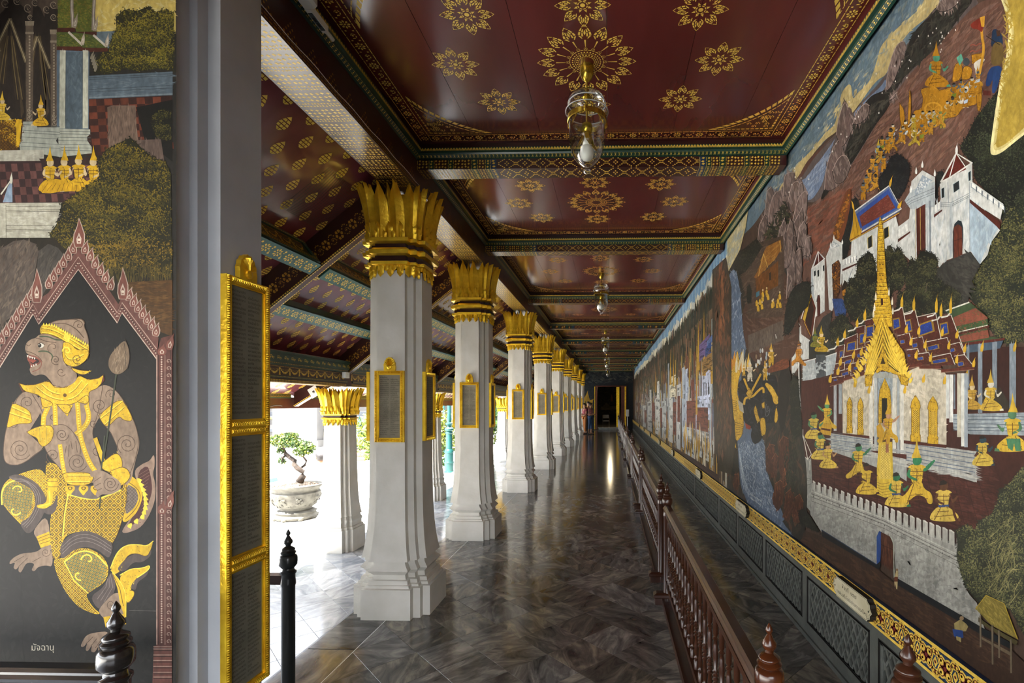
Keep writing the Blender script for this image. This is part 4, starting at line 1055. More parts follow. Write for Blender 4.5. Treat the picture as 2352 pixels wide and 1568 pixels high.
# ================================================================ courtyard
def bonsai():
    t = thing('bonsai_pot', 'carved grey stone bowl planter holding the bonsai in the courtyard', 'planter', (-5.31, 8.25, GZ + .006))
    p = MB(); p.lathe([(.27, .0), (.31, .015), (.33, .05), (.30, .085), (.30, .11), (.315, .125), (.27, .15), (.24, .165), (.24, .185), (.27, .20), (.33, .29), (.365, .38), (.372, .44), (.35, .47), (.352, .49), (.39, .53), (.41, .55), (.41, .57), (.385, .575), (.36, .55), (.34, .545)], seg=40); p.build('bowl', 'pot_stone', t, True, 35)
    for k in range(8):
        q_ = MB(); a0 = 2 * PI * k / 8
        def P(u, v, d):
            a = a0 + (u - .5) * 2 * PI / 8 * .8; z = .225 + v * .19; r = .275 + (z - .20) * .58 + d if z < .38 else .36 + d
            return (r * math.cos(a), r * math.sin(a), z)
        for (u0, u1, v0, v1) in ((0, 1, 0, .06), (0, 1, .94, 1), (0, .06, 0, 1), (.94, 1, 0, 1)):
            q_.rings([[P(u0, v0, -.01), P(u1, v0, -.01), P(u1, v1, -.01), P(u0, v1, -.01)], [P(u0, v0, .012), P(u1, v0, .012), P(u1, v1, .012), P(u0, v1, .012)]])
        rr = random.Random(k)
        for j in range(9):
            u, v, r = rr.uniform(.2, .8), rr.uniform(.2, .8), rr.uniform(.05, .13)
            q_.rings([[P(u + r * sc * math.cos(2 * PI * n / 7), v + r * sc * 1.3 * math.sin(2 * PI * n / 7), d) for n in range(7)] for sc, d in ((1.1, -.01), (.9, .014), (.35, .022))])
        q_.build('carved_panel', 'pot_stone', t, True, 60)
    for k in range(8):
        a = 2 * PI * k / 8; f = MB(); f.lathe([(.03, 0), (.05, .02), (.045, .05), (.02, .06)], c=(.30 * math.cos(a), .30 * math.sin(a), 0), seg=8); f.build('foot', 'pot_stone', t, True)
    g = MB(); rr = random.Random(3)
    g.lathe([(.36, .525), (.36, .54), (.02, .55)], seg=24)
    for k in range(420):
        a, r = rr.uniform(0, 2 * PI), .35 * math.sqrt(rr.random()); s_ = rr.uniform(.012, .024); cx, cy, cz = r * math.cos(a), r * math.sin(a), .548
        g.lathe([(s_ * .2, -s_ * .5), (s_, 0), (s_ * .7, s_ * .4), (s_ * .1, s_ * .55)], c=(cx, cy, cz), seg=6)
    g.build('pebbles', 'pebble', t, True, kind='stuff')
    t2 = thing('bonsai_tree', 'small twisted bonsai tree with round leaf pads growing in the stone bowl', 'tree', (-5.31, 8.25, GZ + .54))
    tr = MB(); 
    k_ = 8.25 / F
    def pp(px, py, dy=0): r = ray(px, py); tt = (8.25 + dy) / r[1]; return (r[0] * tt + 5.31, dy, EYE + r[2] * tt - (GZ + .54))
    tr.tube([pp(688, 1106), pp(696, 1092), pp(697, 1084), pp(684, 1075, -.03), pp(675, 1066, -.03), pp(677, 1058, 0), pp(667, 1051, .02), pp(656, 1042, .03), pp(650, 1030), pp(660, 1020), pp(664, 1012)], [.065, .048, .040, .042, .040, .038, .036, .034, .03, .022, .012], 10)
    tr.tube([pp(677, 1070), pp(690, 1075, .05), pp(700, 1068, .06), pp(704, 1058, .05), pp(696, 1048, .03), pp(702, 1038)], [.03, .024, .021, .019, .016, .010], 8)
    tr.tube([pp(656, 1046), pp(647, 1052, -.05), pp(648, 1060, -.06)], [.02, .014, .008], 6)
    tr.tube([pp(652, 1032), pp(640, 1022, .04), pp(636, 1014, .05)], [.02, .014, .008], 6)
    tr.build('trunk', 'bark', t2, True)
    pads = [((655, 1012), (.22, .2, .13)), ((672, 1016), (.17, .16, .10)), ((637, 1010), (.14, .14, .10)), ((645, 1034), (.07, .07, .06)), ((648, 1058), (.07, .08, .07)), ((702, 1028), (.14, .14, .12)), ((690, 1035), (.12, .12, .10)), ((714, 1030), (.07, .09, .09)), ((668, 1000), (.12, .12, .06))]
    lf = MB(); rr = random.Random(5)
    for (px_, py_), (a, b_, c) in pads:
        ctr = Vector(pp(px_, py_))
        for j in range(int(21000 * (a * c) ** .9)):
            v = Vector((rr.gauss(0, 1), rr.gauss(0, 1), rr.gauss(0, 1))).normalized() * (rr.random() ** .35)
            p_ = ctr + Vector((v.x * a, v.y * b_, v.z * c)); d = Vector((rr.gauss(0, 1), rr.gauss(0, 1), rr.gauss(0, .8))).normalized(); e = d.cross(Vector((rr.gauss(0, 1), rr.gauss(0, 1), rr.gauss(0, 1)))).normalized(); L = rr.uniform(.014, .026)
            lf.poly([tuple(p_ - d * L), tuple(p_ + e * L * .55), tuple(p_ + d * L), tuple(p_ - e * L * .55)], 0 if rr.random() < .7 else 1)
    lf.build('foliage', ['leaf', 'leaf_light'], t2, kind='stuff')
    tg = thing('plant_tag', 'small green plant label stuck in the bonsai pebbles', 'label', (-5.56, 8.07, GZ + .572)); b = MB(); b.box(-.07, .07, -.004, .004, .07, .135); b.build('plate', 'tag_green', tg); b = MB(); b.box(-.008, .008, -.003, .003, .005, .08); b.build('stake', 'steel', tg); tg.rotation_euler = (0, math.radians(-12), math.radians(15))
bonsai()
t = thing('lamp_post', 'fluted teal cast-iron lamp post beyond the second tall column', 'lamp post', (-4.52, 13.8, GZ))
b = MB(); b.lathe([(.15, 0), (.15, .03), (.125, .04), (.125, .26), (.135, .27), (.135, .30), (.12, .31), (.12, .55), (.13, .56), (.125, .62), (.11, .64), (.10, .66)], seg=20); b.build('base', 'lamp_teal', t, True, 35)
b = MB(); b.lathe([(.095, .66), (.09, .70), (.085, 1.08), (.10, 1.10), (.10, 1.13), (.08, 1.15), (.12, 1.19), (.12, 1.23), (.06, 1.29), (.06, 1.31), (.10, 1.35), (.10, 1.38), (.05, 1.41), (.07, 1.5), (.05, 1.6), (.05, 3.2)], seg=20); b.build('post', 'lamp_teal', t, True, 35)
b = MB(); b.lathe([(.05, 3.2), (.16, 3.3), (.2, 3.6), (.05, 3.75), (.01, 3.9)], seg=12); b.build('lantern', 'white_plastic', t, True, 35)
t2 = dup(t, (-6.3, 18.6, GZ), None, 'second teal lamp post farther off behind the first', None)
sb = thing('notice_board', 'small green and white board behind the teal lamp post', 'sign', (-7.4, 19.6, GZ))
b = MB(); b.box(-.5, .5, -.03, .03, 1.35, 2.15, 0); b.box(-.42, .42, -.035, -.03, 1.6, 1.9, 1); b.build('board', ['tag_green', 'white_plastic'], sb); b = MB(); b.box(-.4, -.34, -.03, .03, 0, 1.4); b.box(.34, .4, -.03, .03, 0, 1.4); b.build('leg', 'steel', sb)
def shrub(name, label, loc, r, h, n, mats, seed, L=.09, stem='bark', group=None):
    t = thing(name, label, 'shrub', loc, 0, group); rr = random.Random(seed); lf = MB(); st = MB()
    for k in range(7):
        a = rr.uniform(0, 2 * PI); q_ = rr.uniform(.2, .8) * r; st.tube([(0.05 * math.cos(a), .05 * math.sin(a), 0), (q_ * .6 * math.cos(a), q_ * .6 * math.sin(a), h * .45), (q_ * math.cos(a), q_ * math.sin(a), h * .85)], [.02, .014, .006], 5)
    for k in range(n):
        v = Vector((rr.gauss(0, 1), rr.gauss(0, 1), rr.gauss(0, 1))).normalized() * (rr.random() ** .4)
        p_ = Vector((v.x * r, v.y * r, h * .55 + v.z * h * .48)); d = Vector((rr.gauss(0, .7), rr.gauss(0, .7), rr.gauss(.3, .6))).normalized(); e = d.cross(Vector((rr.gauss(0, 1), rr.gauss(0, 1), rr.gauss(0, 1)))).normalized(); l = rr.uniform(.6, 1.2) * L
        lf.poly([tuple(p_ - d * l), tuple(p_ + e * l * .35), tuple(p_ + d * l), tuple(p_ - e * l * .35)], 0 if rr.random() < .75 else 1)
    st.build('stem', stem, t); lf.build('foliage', mats, t, kind='stuff')
for k, (x, y, r, h) in enumerate([(-5.45, 15.4, .75, 1.6), (-6.2, 17.0, .85, 1.9), (-4.55, 16.9, .7, 1.7), (-7.2, 15.2, .75, 1.7)]):
    shrub('croton_shrub', ['yellow-green croton shrub left of the teal lamp post', 'tall yellow croton shrub farther back left of the teal lamp post', 'yellow croton shrub right of the teal lamp post', 'yellow-green croton shrub showing between the nearest short and tall columns'][k], (x, y, GZ), r, h, 1500, ['leaf_light', 'leaf'], 20 + k, .10, group='croton shrubs')
for k, (x, y) in enumerate([(-5.15, 14.2), (-6.0, 14.35)]): shrub('fern', ['low dark green fern at the foot of the teal lamp post', 'low dark green plant left of the lamp post foot'][k], (x, y, GZ), .35, .45, 350, ['leaf_dark', 'leaf'], 30 + k, .10)
shrub('tree', 'dark green tree far behind the lamp post', (-6.6, 27, GZ), 1.7, 5.5, 2600, ['leaf_dark', 'leaf'], 40, .22)
t = thing('vase', 'round blue glazed water jar on a red stand in the courtyard', 'vase', (-8.55, 16.8, GZ))
b = MB(); b.lathe([(.30, 0), (.34, .06), (.26, .16), (.28, .24), (.36, .30), (.36, .36), (.2, .38)], seg=20); b.build('stand', 'vase_red', t, True, 35)
b = MB(); b.lathe([(.18, .37), (.30, .46), (.38, .62), (.36, .78), (.24, .90), (.20, .93), (.25, .97), (.22, .98), (.18, .92)], seg=24); b.build('jar', 'vase_blue', t, True, 50)
b = MB(); rr = random.Random(9)
for k in range(90):
    a, z = rr.uniform(0, 2 * PI), rr.uniform(1.0, 1.45); r_ = rr.uniform(0, .2); p_ = Vector((r_ * math.cos(a), r_ * math.sin(a), z)); d = Vector((rr.gauss(0, 1), rr.gauss(0, 1), 1)).normalized() * .09; e = d.cross(Vector((rr.gauss(0, 1), 1, 0))).normalized() * .035
    b.poly([tuple(p_ - d), tuple(p_ + e), tuple(p_ + d), tuple(p_ - e)])
b.build('plant', 'lamp_teal', t)
# terrace of the temple across the courtyard
t = thing('temple_terrace', 'white stepped terrace of a building across the courtyard', 'building', (0, 0, 0))
def terr(name, pr, x0, x1, y0, mt, parent):
    g = MB(); g.rings([[(x, y0 + d, z) for d, z in pr] for x in (x0, x1)], 0, True, True); return g.build(name, mt, parent)
yb = 22.0
terr('base', [(0, GZ), (0, -.05), (.12, -.0), (.12, .25), (.0, .3), (0, .42), (.3, .46), (.3, .82), (.2, .86), (.2, .95), (.5, 1.0), (.5, 1.5), (.38, 1.54), (.38, 1.64), (5, 1.64), (5, GZ)], -40, -8.7, yb, 'terrace_white', t)
for z0, z1, d, mt in ((.30, .42, -.01, 'terrace_grey'), (.86, .95, .19, 'terrace_yellow'), (.98, 1.2, .48, 'terrace_grey'), (1.54, 1.6, .37, 'terrace_yellow'), (-.3, -.1, -.01, 'terrace_grey')):
    g = MB(); g.box(-40, -8.7, yb + d, yb + d + .02, z0, z1); g.build('moulding', mt, t)
g = MB(); g.box(-14.9, -12.9, yb - .5, yb + 3, GZ, 7); g.box(-15.0, -12.8, yb - .6, yb + 3, GZ, GZ + .3); g.box(-40, -8.7, yb + 3, yb + 6, 1.6, 9); g.build('wall', 'terrace_white', t)
g = MB()
for k in range(8): g.box(-39 + k * 3.1, -37.8 + k * 3.1, yb + 2.97, yb + 3, 2.2, 4.6)
g.build('window', 'terrace_grey', t)
t = thing('garden_wall', 'low white wall farther along the courtyard', 'wall', (0, 0, 0)); g = MB(); g.box(-8.4, -4.6, 34, 34.4, GZ, 3.2); g.box(-8.5, -4.5, 33.9, 34.5, 3.2, 3.4); g.build('wall', 'terrace_white', t); g = MB(); g.box(-8.5, -4.5, 33.85, 34.5, GZ, -.0); g.build('plinth', 'terrace_grey', t)

# ================================================================ people
def skin_body(name, joints, edges_, rad, mt, parent, levels=1, mats=None):
    me = bpy.data.meshes.new(name); me.from_pydata(joints, edges_, []); o = bpy.data.objects.new(name, me); C.objects.link(o)
    md = o.modifiers.new('skin', 'SKIN'); md.use_smooth_shade = True
    for i, v in enumerate(me.skin_vertices[0].data):
        r = rad[i]; v.radius = r if isinstance(r, tuple) else (r, r); v.use_root = (i == 0)
    sb_ = o.modifiers.new('sub', 'SUBSURF'); sb_.levels = levels; sb_.render_levels = levels
    dg = bpy.context.evaluated_depsgraph_get(); m2 = bpy.data.meshes.new_from_object(o.evaluated_get(dg)); m2.name = name
    bpy.data.objects.remove(o); m2.materials.clear(); m2.materials.append(M[mt])
    m2.polygons.foreach_set('use_smooth', [True] * len(m2.polygons))
    n = bpy.data.objects.new(name, m2); C.objects.link(n); n.parent = parent; return n
def person(label, loc, rz, h, shirt, trousers, pose='stand', hairlong=False, short=False, hold=None):
    t = thing('person', label, 'person', loc, rz); k = h / 1.70
    def P(x, y, z): return (x * k, y * k, z * k)
    if pose == 'stand':
        hip = .93; kn = [(-.095, .02, .49), (.10, -.03, .49)]; an = [(-.10, .06, .085), (.12, -.02, .085)]; to = [(-.12, -.10, .025), (.14, -.17, .025)]
        el = [(-.245, .0, 1.12), (.25, -.05, 1.12)]; wr = [(-.16, -.20, 1.06), (.17, -.22, 1.04)]; hd = [(-.12, -.27, 1.08), (.12, -.28, 1.06)]; hp = [(-.09, 0, .93), (.09, 0, .93)]; ch = (0, -.01, 1.25); nk = (0, -.015, 1.44); head = (0, -.035, 1.60); sh = [(-.185, 0, 1.385), (.185, 0, 1.385)]; pv = (0, .0, .98)
    else:   # squatting
        pv = (0, .05, .26); hp = [(-.09, .04, .25), (.09, .04, .25)]; kn = [(-.16, -.34, .46), (.16, -.34, .46)]; an = [(-.13, -.16, .085), (.13, -.16, .085)]; to = [(-.15, -.34, .025), (.15, -.34, .025)]
        ch = (0, -.10, .55); nk = (0, -.19, .72); head = (0, -.26, .87); sh = [(-.185, -.15, .67), (.185, -.15, .67)]; el = [(-.24, -.34, .48), (.24, -.34, .48)]; wr = [(-.12, -.50, .44), (.12, -.50, .44)]; hd = [(-.07, -.56, .44), (.07, -.56, .44)]; hip = .26
    J = [pv, ch, nk, (head[0], head[1] + .01, head[2] - .06), head, (head[0], head[1] + .012, head[2] + .085)]
    R = [(.145, .10), (.15, .105), .052, .07, (.075, .095), .05]; E = [(0, 1), (1, 2), (2, 3), (3, 4), (4, 5)]
    for s_ in (0, 1):
        b0 = len(J); J += [sh[s_], el[s_], wr[s_]]; R += [.052, .038, .027]; E += [(1, b0), (b0, b0 + 1), (b0 + 1, b0 + 2)]
        b1 = len(J); J += [hp[s_], kn[s_], an[s_], to[s_]]; R += [.085, .055, .036, .032]; E += [(0, b1), (b1, b1 + 1), (b1 + 1, b1 + 2), (b1 + 2, b1 + 3)]
        w_ = b0 + 2; d = Vector(hd[s_]) - Vector(wr[s_]); d.normalize(); sd = Vector((0, 0, 1)); 
        for f in range(4):
            b2 = len(J); o_ = sd * (.022 - .0145 * f); a = Vector(wr[s_]) + d * .075 + o_; J += [tuple(a), tuple(a + d * (.055, .065, .06, .045)[f] + Vector((0, 0, -.012)))]; R += [.010, .007]; E += [(w_, b2), (b2, b2 + 1)]
        b2 = len(J); a = Vector(wr[s_]) + d * .035 + sd * .03; J += [tuple(a), tuple(a + d * .035 + sd * .012)]; R += [.011, .008]; E += [(w_, b2), (b2, b2 + 1)]
    skin_body('body', [P(*j) for j in J], E, [(r[0] * k, r[1] * k) if isinstance(r, tuple) else r * k for r in R], 'skin', t, 1)
    # face
    fc = MB(); hx, hy, hz = head
    for sx in (-1, 1):
        fc.lathe([(.002, -.006), (.010, 0), (.002, .006)], c=P(hx + sx * .03, hy - .092, hz + .012), seg=8, m=0)
    fc.box(*[q_ * k for q_ in (hx - .02, hx + .02, hy - .098, hy - .085, hz - .052, hz - .046)], 1)
    fc.rings([[P(hx - .010, hy - .085, hz - .022), P(hx + .010, hy - .085, hz - .022), P(hx, hy - .118, hz - .02)], [P(hx - .004, hy - .085, hz + .02), P(hx + .004, hy - .085, hz + .02), P(hx, hy - .095, hz + .02)]], 2)
    for sx in (-1, 1): fc.lathe([(.004, -.03), (.014, -.01), (.016, .015), (.005, .03)], c=P(hx + sx * .078, hy + .005, hz), seg=6, m=2, sx=.6)
    fc.build('face', ['hair', 'shirt_red', 'skin'], t, True)
    hr = MB(); rs = []
    for z, r, oy in ((.118, .01, .015), (.108, .055, .015), (.075, .086, .018), (.035, .093, .026), (.0, .090, .036), (-.05 if not hairlong else -.14, .075, .048)):
        rs.append([P(hx + r * math.cos(a) * .9, hy + oy + r * 1.08 * math.sin(a), hz + z) for a in [2 * PI * q_ / 14 for q_ in range(14)]])
    hr.rings(rs); hr.build('hair', 'hair', t, True)
    # clothes: same skeleton, a little larger
    J2 = [pv, ((pv[0] + ch[0]) / 2, (pv[1] + ch[1]) / 2, (pv[2] + ch[2]) / 2), ch, (nk[0], nk[1] + .005, nk[2] - .045)]; R2 = [(.168, .122), (.160, .118), (.168, .122), (.085, .075)]; E2 = [(0, 1), (1, 2), (2, 3)]
    for s_ in (0, 1):
        b0 = len(J2); m_ = [sh[s_][q_] * .4 + el[s_][q_] * .6 for q_ in range(3)]; J2 += [sh[s_], tuple(m_)]; R2 += [.068, .062]; E2 += [(2, b0), (b0, b0 + 1)]
    skin_body('shirt', [P(*j) for j in J2], E2, [(r[0] * k, r[1] * k) if isinstance(r, tuple) else r * k for r in R2], shirt, t, 1)
    J3 = [(pv[0], pv[1], pv[2] + .01)]; R3 = [(.150, .112)]; E3 = []
    for s_ in (0, 1):
        b0 = len(J3); e_ = [kn[s_][q_] * (.45 if short else .08) + an[s_][q_] * (.55 if short else .92) for q_ in range(3)]; J3 += [hp[s_], kn[s_], tuple(e_)]; R3 += [.102, .074, .056]; E3 += [(0, b0), (b0, b0 + 1), (b0 + 1, b0 + 2)]
    skin_body('trousers', [P(*j) for j in J3], E3, [(r[0] * k, r[1] * k) if isinstance(r, tuple) else r * k for r in R3], trousers, t, 1)
    for s_ in (0, 1):
        f = MB(); a, b_ = Vector(an[s_]), Vector(to[s_]); d = Vector((b_.x - a.x, b_.y - a.y, 0)).normalized(); sd = Vector((-d.y, d.x, 0)); rs = []
        for u, wd, hh in ((-.06, .03, .035), (-.03, .04, .05), (.03, .042, .055), (.09, .046, .045), (.14, .036, .035), (.165, .015, .02)):
            c_ = Vector((a.x, a.y, 0)) + d * u; rs.append([P(*(c_ - sd * wd)), P(*(c_ + sd * wd)), P(*(c_ + sd * wd * .8 + Vector((0, 0, hh)))), P(*(c_ - sd * wd * .8 + Vector((0, 0, hh))))])
        f.rings(rs); f.build('shoe', 'shirt_dark', t)
    return t
person('woman in purple patterned shirt and blue jeans in the far corridor', (-1.02, 25.2, 0), math.radians(75), 1.60, 'shirt_purple', 'jeans', short=True)
person('person in a dark red shirt and orange trousers beside the ninth column', (-1.32, 25.6, 0), math.radians(-60), 1.58, 'shirt_red', 'trousers_orange')
person('person in black standing behind the woman in purple', (-1.16, 26.0, 0), math.radians(10), 1.66, 'shirt_dark', 'trousers_dark')
person('person in grey-blue shirt and dark trousers walking in the courtyard', (-8.35, 17.3, GZ), math.radians(160), 1.68, 'shirt_grey', 'trousers_dark')
person('person in pale clothes squatting behind the bonsai planter', (-5.72, 9.9, GZ), math.radians(-110), 1.62, 'shirt_pale', 'cloth_pale', pose='squat')

# ================================================================ far end furniture
t = thing('folding_chair', 'white folding chair standing beyond the doorway', 'chair', (-.28, 31.6, 0), math.radians(8))
for sx in (-1, 1):
    b = MB(); b.tube([(sx * .21, -.22, 0), (sx * .21, .0, .45), (sx * .20, .12, .82)], .013, 6); b.build('leg', 'steel', t); b = MB(); b.tube([(sx * .19, .24, 0), (sx * .19, .0, .40), (sx * .19, -.16, .45)], .013, 6); b.build('leg', 'steel', t)
b = MB(); b.box(-.21, .21, -.2, .2, .44, .465); b.build('seat', 'white_plastic', t); b = MB(); b.rings([[(x, .10 + .03 * math.cos(x * 6) + d, z) for x in (-.2, -.1, 0, .1, .2) for d in (0,)] + [(x, .115 + .03 * math.cos(x * 6), z) for x in (.2, .1, 0, -.1, -.2)] for z in (.62, .80, .84)]); b.build('backrest', 'white_plastic', t)
t = thing('threshold_step', 'grey step with a pale nosing at the far doorway', 'step', (-.08, YE - .3, 0)); b = MB(); b.box(-.62, .62, -.24, .24, 0, .10); b.build('riser', 'step_grey', t); b = MB(); b.box(-.66, .66, -.27, .27, .10, .13); b.build('tread', 'step_grey', t)
t = thing('stand_sign', 'small pale sign on a slim stand right of the far doorway', 'sign', (.98, 28.6, 0)); b = MB(); b.lathe([(.14, 0), (.14, .02), (.02, .03), (.015, .05), (.015, .85)], seg=12); b.build('stand', 'steel', t, True, 40); b = MB(); b.box(-.09, .09, -.01, .01, .82, 1.22); b.build('board', 'white_plastic', t)
for k in range(2):
    railing((.62 - 1.9 * 0, 31.2 + k * 3.0, 0), 2.54, ['wooden railing section just beyond the far doorway', 'second wooden railing section beyond the far doorway'][k], 'railings beyond the doorway', 12, True)
# warm lamp light in the far room: the bulb's own light
ll = bpy.data.lights.new('lamp_light', 'POINT'); ll.energy = 12; ll.color = (1, .8, .5); ll.shadow_soft_size = .08
lo_ = bpy.data.objects.new('lamp_light', ll); C.objects.link(lo_); lo_.location = (-.02, 33.0, 2.9)
# ================================================================ painted murals: flat paint on the walls, one thin coat over another
class Paint:
    """polygons traced from the photograph onto the wall plane; every coat lies a hair above the one before"""
    def __init__(s, to3d): s.to3d = to3d; s.v = []; s.f = []; s.c = []; s.d = 0.0; s.sm = False; s.H = np.zeros((130, 180))
    def lift(s, pts, window=0.0):
        """the next coat goes just over whatever is already painted under these points"""
        ox, oy, k = s.o; xs = [ox + k * q[0] for q in pts]; ys = [oy + k * q[1] for q in pts]
        i0, i1 = int(np.clip((min(xs) + 700) // 20, 0, 179)), int(np.clip((max(xs) + 700) // 20, 0, 179)); j0, j1 = int(np.clip((min(ys) + 500) // 20, 0, 129)), int(np.clip((max(ys) + 500) // 20, 0, 129))
        c = s.H[j0:j1 + 1, i0:i1 + 1]; s.d = float(c.max()) + 3e-6; c[:] = s.d + window; s.top = max(getattr(s, 'top', 0), s.d + window); return s.d
    def conv(s, ox, oy, k): s.o = (ox, oy, k); return s
    def _pt(s, x, y, d): ox, oy, k = s.o; return s.to3d(ox + k * x, oy + k * y, d)
    def _add(s, pts, col, d):
        i = len(s.v); s.v.extend(s._pt(x, y, d) for x, y in pts); s.f.append(tuple(range(i, i + len(pts)))); s.c.append(col)
    def p(s, col, *pts):
        q_ = list(pts if isinstance(pts[0], tuple) else pts[0])
        if s.sm and len(q_) > 4: q_ = s.chaikin(q_)
        s.lift(q_)
        s._add(q_, lin(col), s.d); return s
    @staticmethod
    def chaikin(q_, it=2):
        for _ in range(it):
            out = []
            for (x0, y0), (x1, y1) in zip(q_, q_[1:] + q_[:1]): out += [(x0 * .78 + x1 * .22, y0 * .78 + y1 * .22), (x0 * .22 + x1 * .78, y0 * .22 + y1 * .78)]
            q_ = out
        return q_
    def raw(s, pts, col): s.lift(pts); s._add(pts, lin(col), s.d)
    def ell(s, col, x, y, rx, ry=None, a=0., n=14):
        ry = ry or rx; ca, sa = math.cos(a), math.sin(a)
        return s.p(col, [(x + ca * rx * math.cos(t) - sa * ry * math.sin(t), y + sa * rx * math.cos(t) + ca * ry * math.sin(t)) for t in [2 * PI * k / n for k in range(n)]])
    def line(s, col, w_, *pts, bump=True):
        if bump: s.lift(pts)
        c = lin(col)
        if s.sm and 3 < len(pts) < 13:
            pts = list(pts)
            for _ in range(2):
                out = [pts[0]]
                for (x0, y0), (x1, y1) in zip(pts, pts[1:]): out += [(x0 * .75 + x1 * .25, y0 * .75 + y1 * .25), (x0 * .25 + x1 * .75, y0 * .25 + y1 * .75)]
                pts = out + [pts[-1]]
        P = [Vector(q) for q in pts]
        if isinstance(w_, list) and len(w_) != len(P): w_ = w_[0]
        L, R = [], []
        for i, q in enumerate(P):
            d = (P[min(i + 1, len(P) - 1)] - P[max(0, i - 1)]); d = d.normalized() if d.length else Vector((1, 0)); n = Vector((-d.y, d.x)) * (w_[i] if isinstance(w_, (list, tuple)) else w_) / 2
            L.append(tuple(q + n)); R.append(tuple(q - n))
        for i in range(len(P) - 1): s._add([L[i], L[i + 1], R[i + 1], R[i]], c, s.d)
        return s
    def spiral(s, col, w_, x, y, r, turns=2.2, a0=0., sg=1):
        n = int(14 * turns); s.line(col, w_, *[(x + r * (1 - k / n * .93) * math.cos(a0 + sg * 2 * PI * turns * k / n), y + r * (1 - k / n * .93) * math.sin(a0 + sg * 2 * PI * turns * k / n)) for k in range(n + 1)]); return s
    @staticmethod
    def inside(poly, X, Y):
        X = np.asarray(X, float); Y = np.asarray(Y, float); r = np.zeros(X.shape, bool); n = len(poly)
        for i in range(n):
            x0, y0 = poly[i]; x1, y1 = poly[(i + 1) % n]
            if y0 == y1: continue
            c = ((y0 > Y) != (y1 > Y)) & (X < (x1 - x0) * (Y - y0) / (y1 - y0) + x0); r ^= c
        return r
    def samples(s, poly, n, rng):
        xs = [q[0] for q in poly]; ys = [q[1] for q in poly]; X = []; 
        x = rng.uniform(min(xs), max(xs), n * 4); y = rng.uniform(min(ys), max(ys), n * 4); k = s.inside(poly, x, y)
        return list(zip(x[k], y[k]))[:n]
    def strokes(s, poly, cols, n, L, W, ang=0., spread=.5, seed=1):
        rng = np.random.default_rng(seed); base = s.lift(poly, 6.2e-5)
        lc = [np.array(lin(c)) for c in cols]; mean = sum(lc) / len(lc); lc = [tuple(c * .55 + mean * .45) for c in lc]
        for x, y in s.samples(poly, n, rng):
            a = ang + rng.normal(0, spread); l = L * rng.uniform(.5, 1.3); w_ = W * rng.uniform(.5, 1.3); dx, dy = math.cos(a), math.sin(a)
            s._add([(x - dx * l, y - dy * l), (x - dy * w_, y + dx * w_), (x + dx * l, y + dy * l), (x + dy * w_, y - dx * w_)], lc[int(rng.integers(len(cols)))], base + 6e-5 * rng.random())
        return s
    def foliage(s, base, cols, poly, n, size, seed=1, clump=None):
        """dark crown with leaf dabs, lighter towards the top of each clump"""
        s.p(base, poly); rng = np.random.default_rng(seed); d0 = s.lift(poly, 6e-5)
        cl = clump or size * 7; size = size * .66; n = int(n * 1.75); cen = s.samples(poly, max(3, int(n / 38)), rng)
        edge = [(q[0] + t * (r[0] - q[0]), q[1] + t * (r[1] - q[1])) for q, r in zip(poly, poly[1:] + poly[:1]) for t in (0, .33, .66)]
        for ex, ey in edge:
            for k in range(3):
                x, y = ex + rng.normal(0, size * .7), ey + rng.normal(0, size * .7); a = rng.uniform(0, PI); l = size
                s._add([(x - l * math.cos(a), y - l * math.sin(a)), (x - l * .4 * math.sin(a), y + l * .4 * math.cos(a)), (x + l * math.cos(a), y + l * math.sin(a)), (x + l * .4 * math.sin(a), y - l * .4 * math.cos(a))], lin(base if k else cols[0]), d0 + 5e-6 * rng.random())
        for cx, cy in cen:
            r = cl * rng.uniform(.6, 1.2)
            for k in range(38):
                t = rng.uniform(0, 2 * PI); q = r * math.sqrt(rng.random()); x, y = cx + q * math.cos(t), cy + q * .75 * math.sin(t)
                if not s.inside(poly, [x], [y])[0]: continue
                lit = .62 - (y - cy) / (1.7 * r) + rng.normal(0, .13); i = int(np.clip(lit * len(cols), 0, len(cols) - 1))
                a = rng.choice([.5, PI - .5, PI / 2]) + rng.normal(0, .35); l = size * rng.uniform(.5, 1.2)
                s._add([(x - l * math.cos(a), y - l * math.sin(a)), (x - l * .38 * math.sin(a), y + l * .38 * math.cos(a)), (x + l * math.cos(a), y + l * math.sin(a)), (x + l * .38 * math.sin(a), y - l * .38 * math.cos(a))], lin(cols[i]), d0 + 6e-6 + 5e-5 * rng.random())
        return s
    def checker(s, cols, u0, du, dv, nu, nv):
        s.lift([u0, (u0[0] + du[0] * nu + dv[0] * nv, u0[1] + du[1] * nu + dv[1] * nv)])
        for i in range(nu):
            for j in range(nv):
                if (i + j) % 2 == 0:
                    P = lambda a, b: (u0[0] + du[0] * a + dv[0] * b, u0[1] + du[1] * a + dv[1] * b)
                    s._add([P(i, j), P(i + 1, j), P(i + 1, j + 1), P(i, j + 1)], lin(cols[(i * 7 + j * 3) % len(cols)]), s.d)
        return s
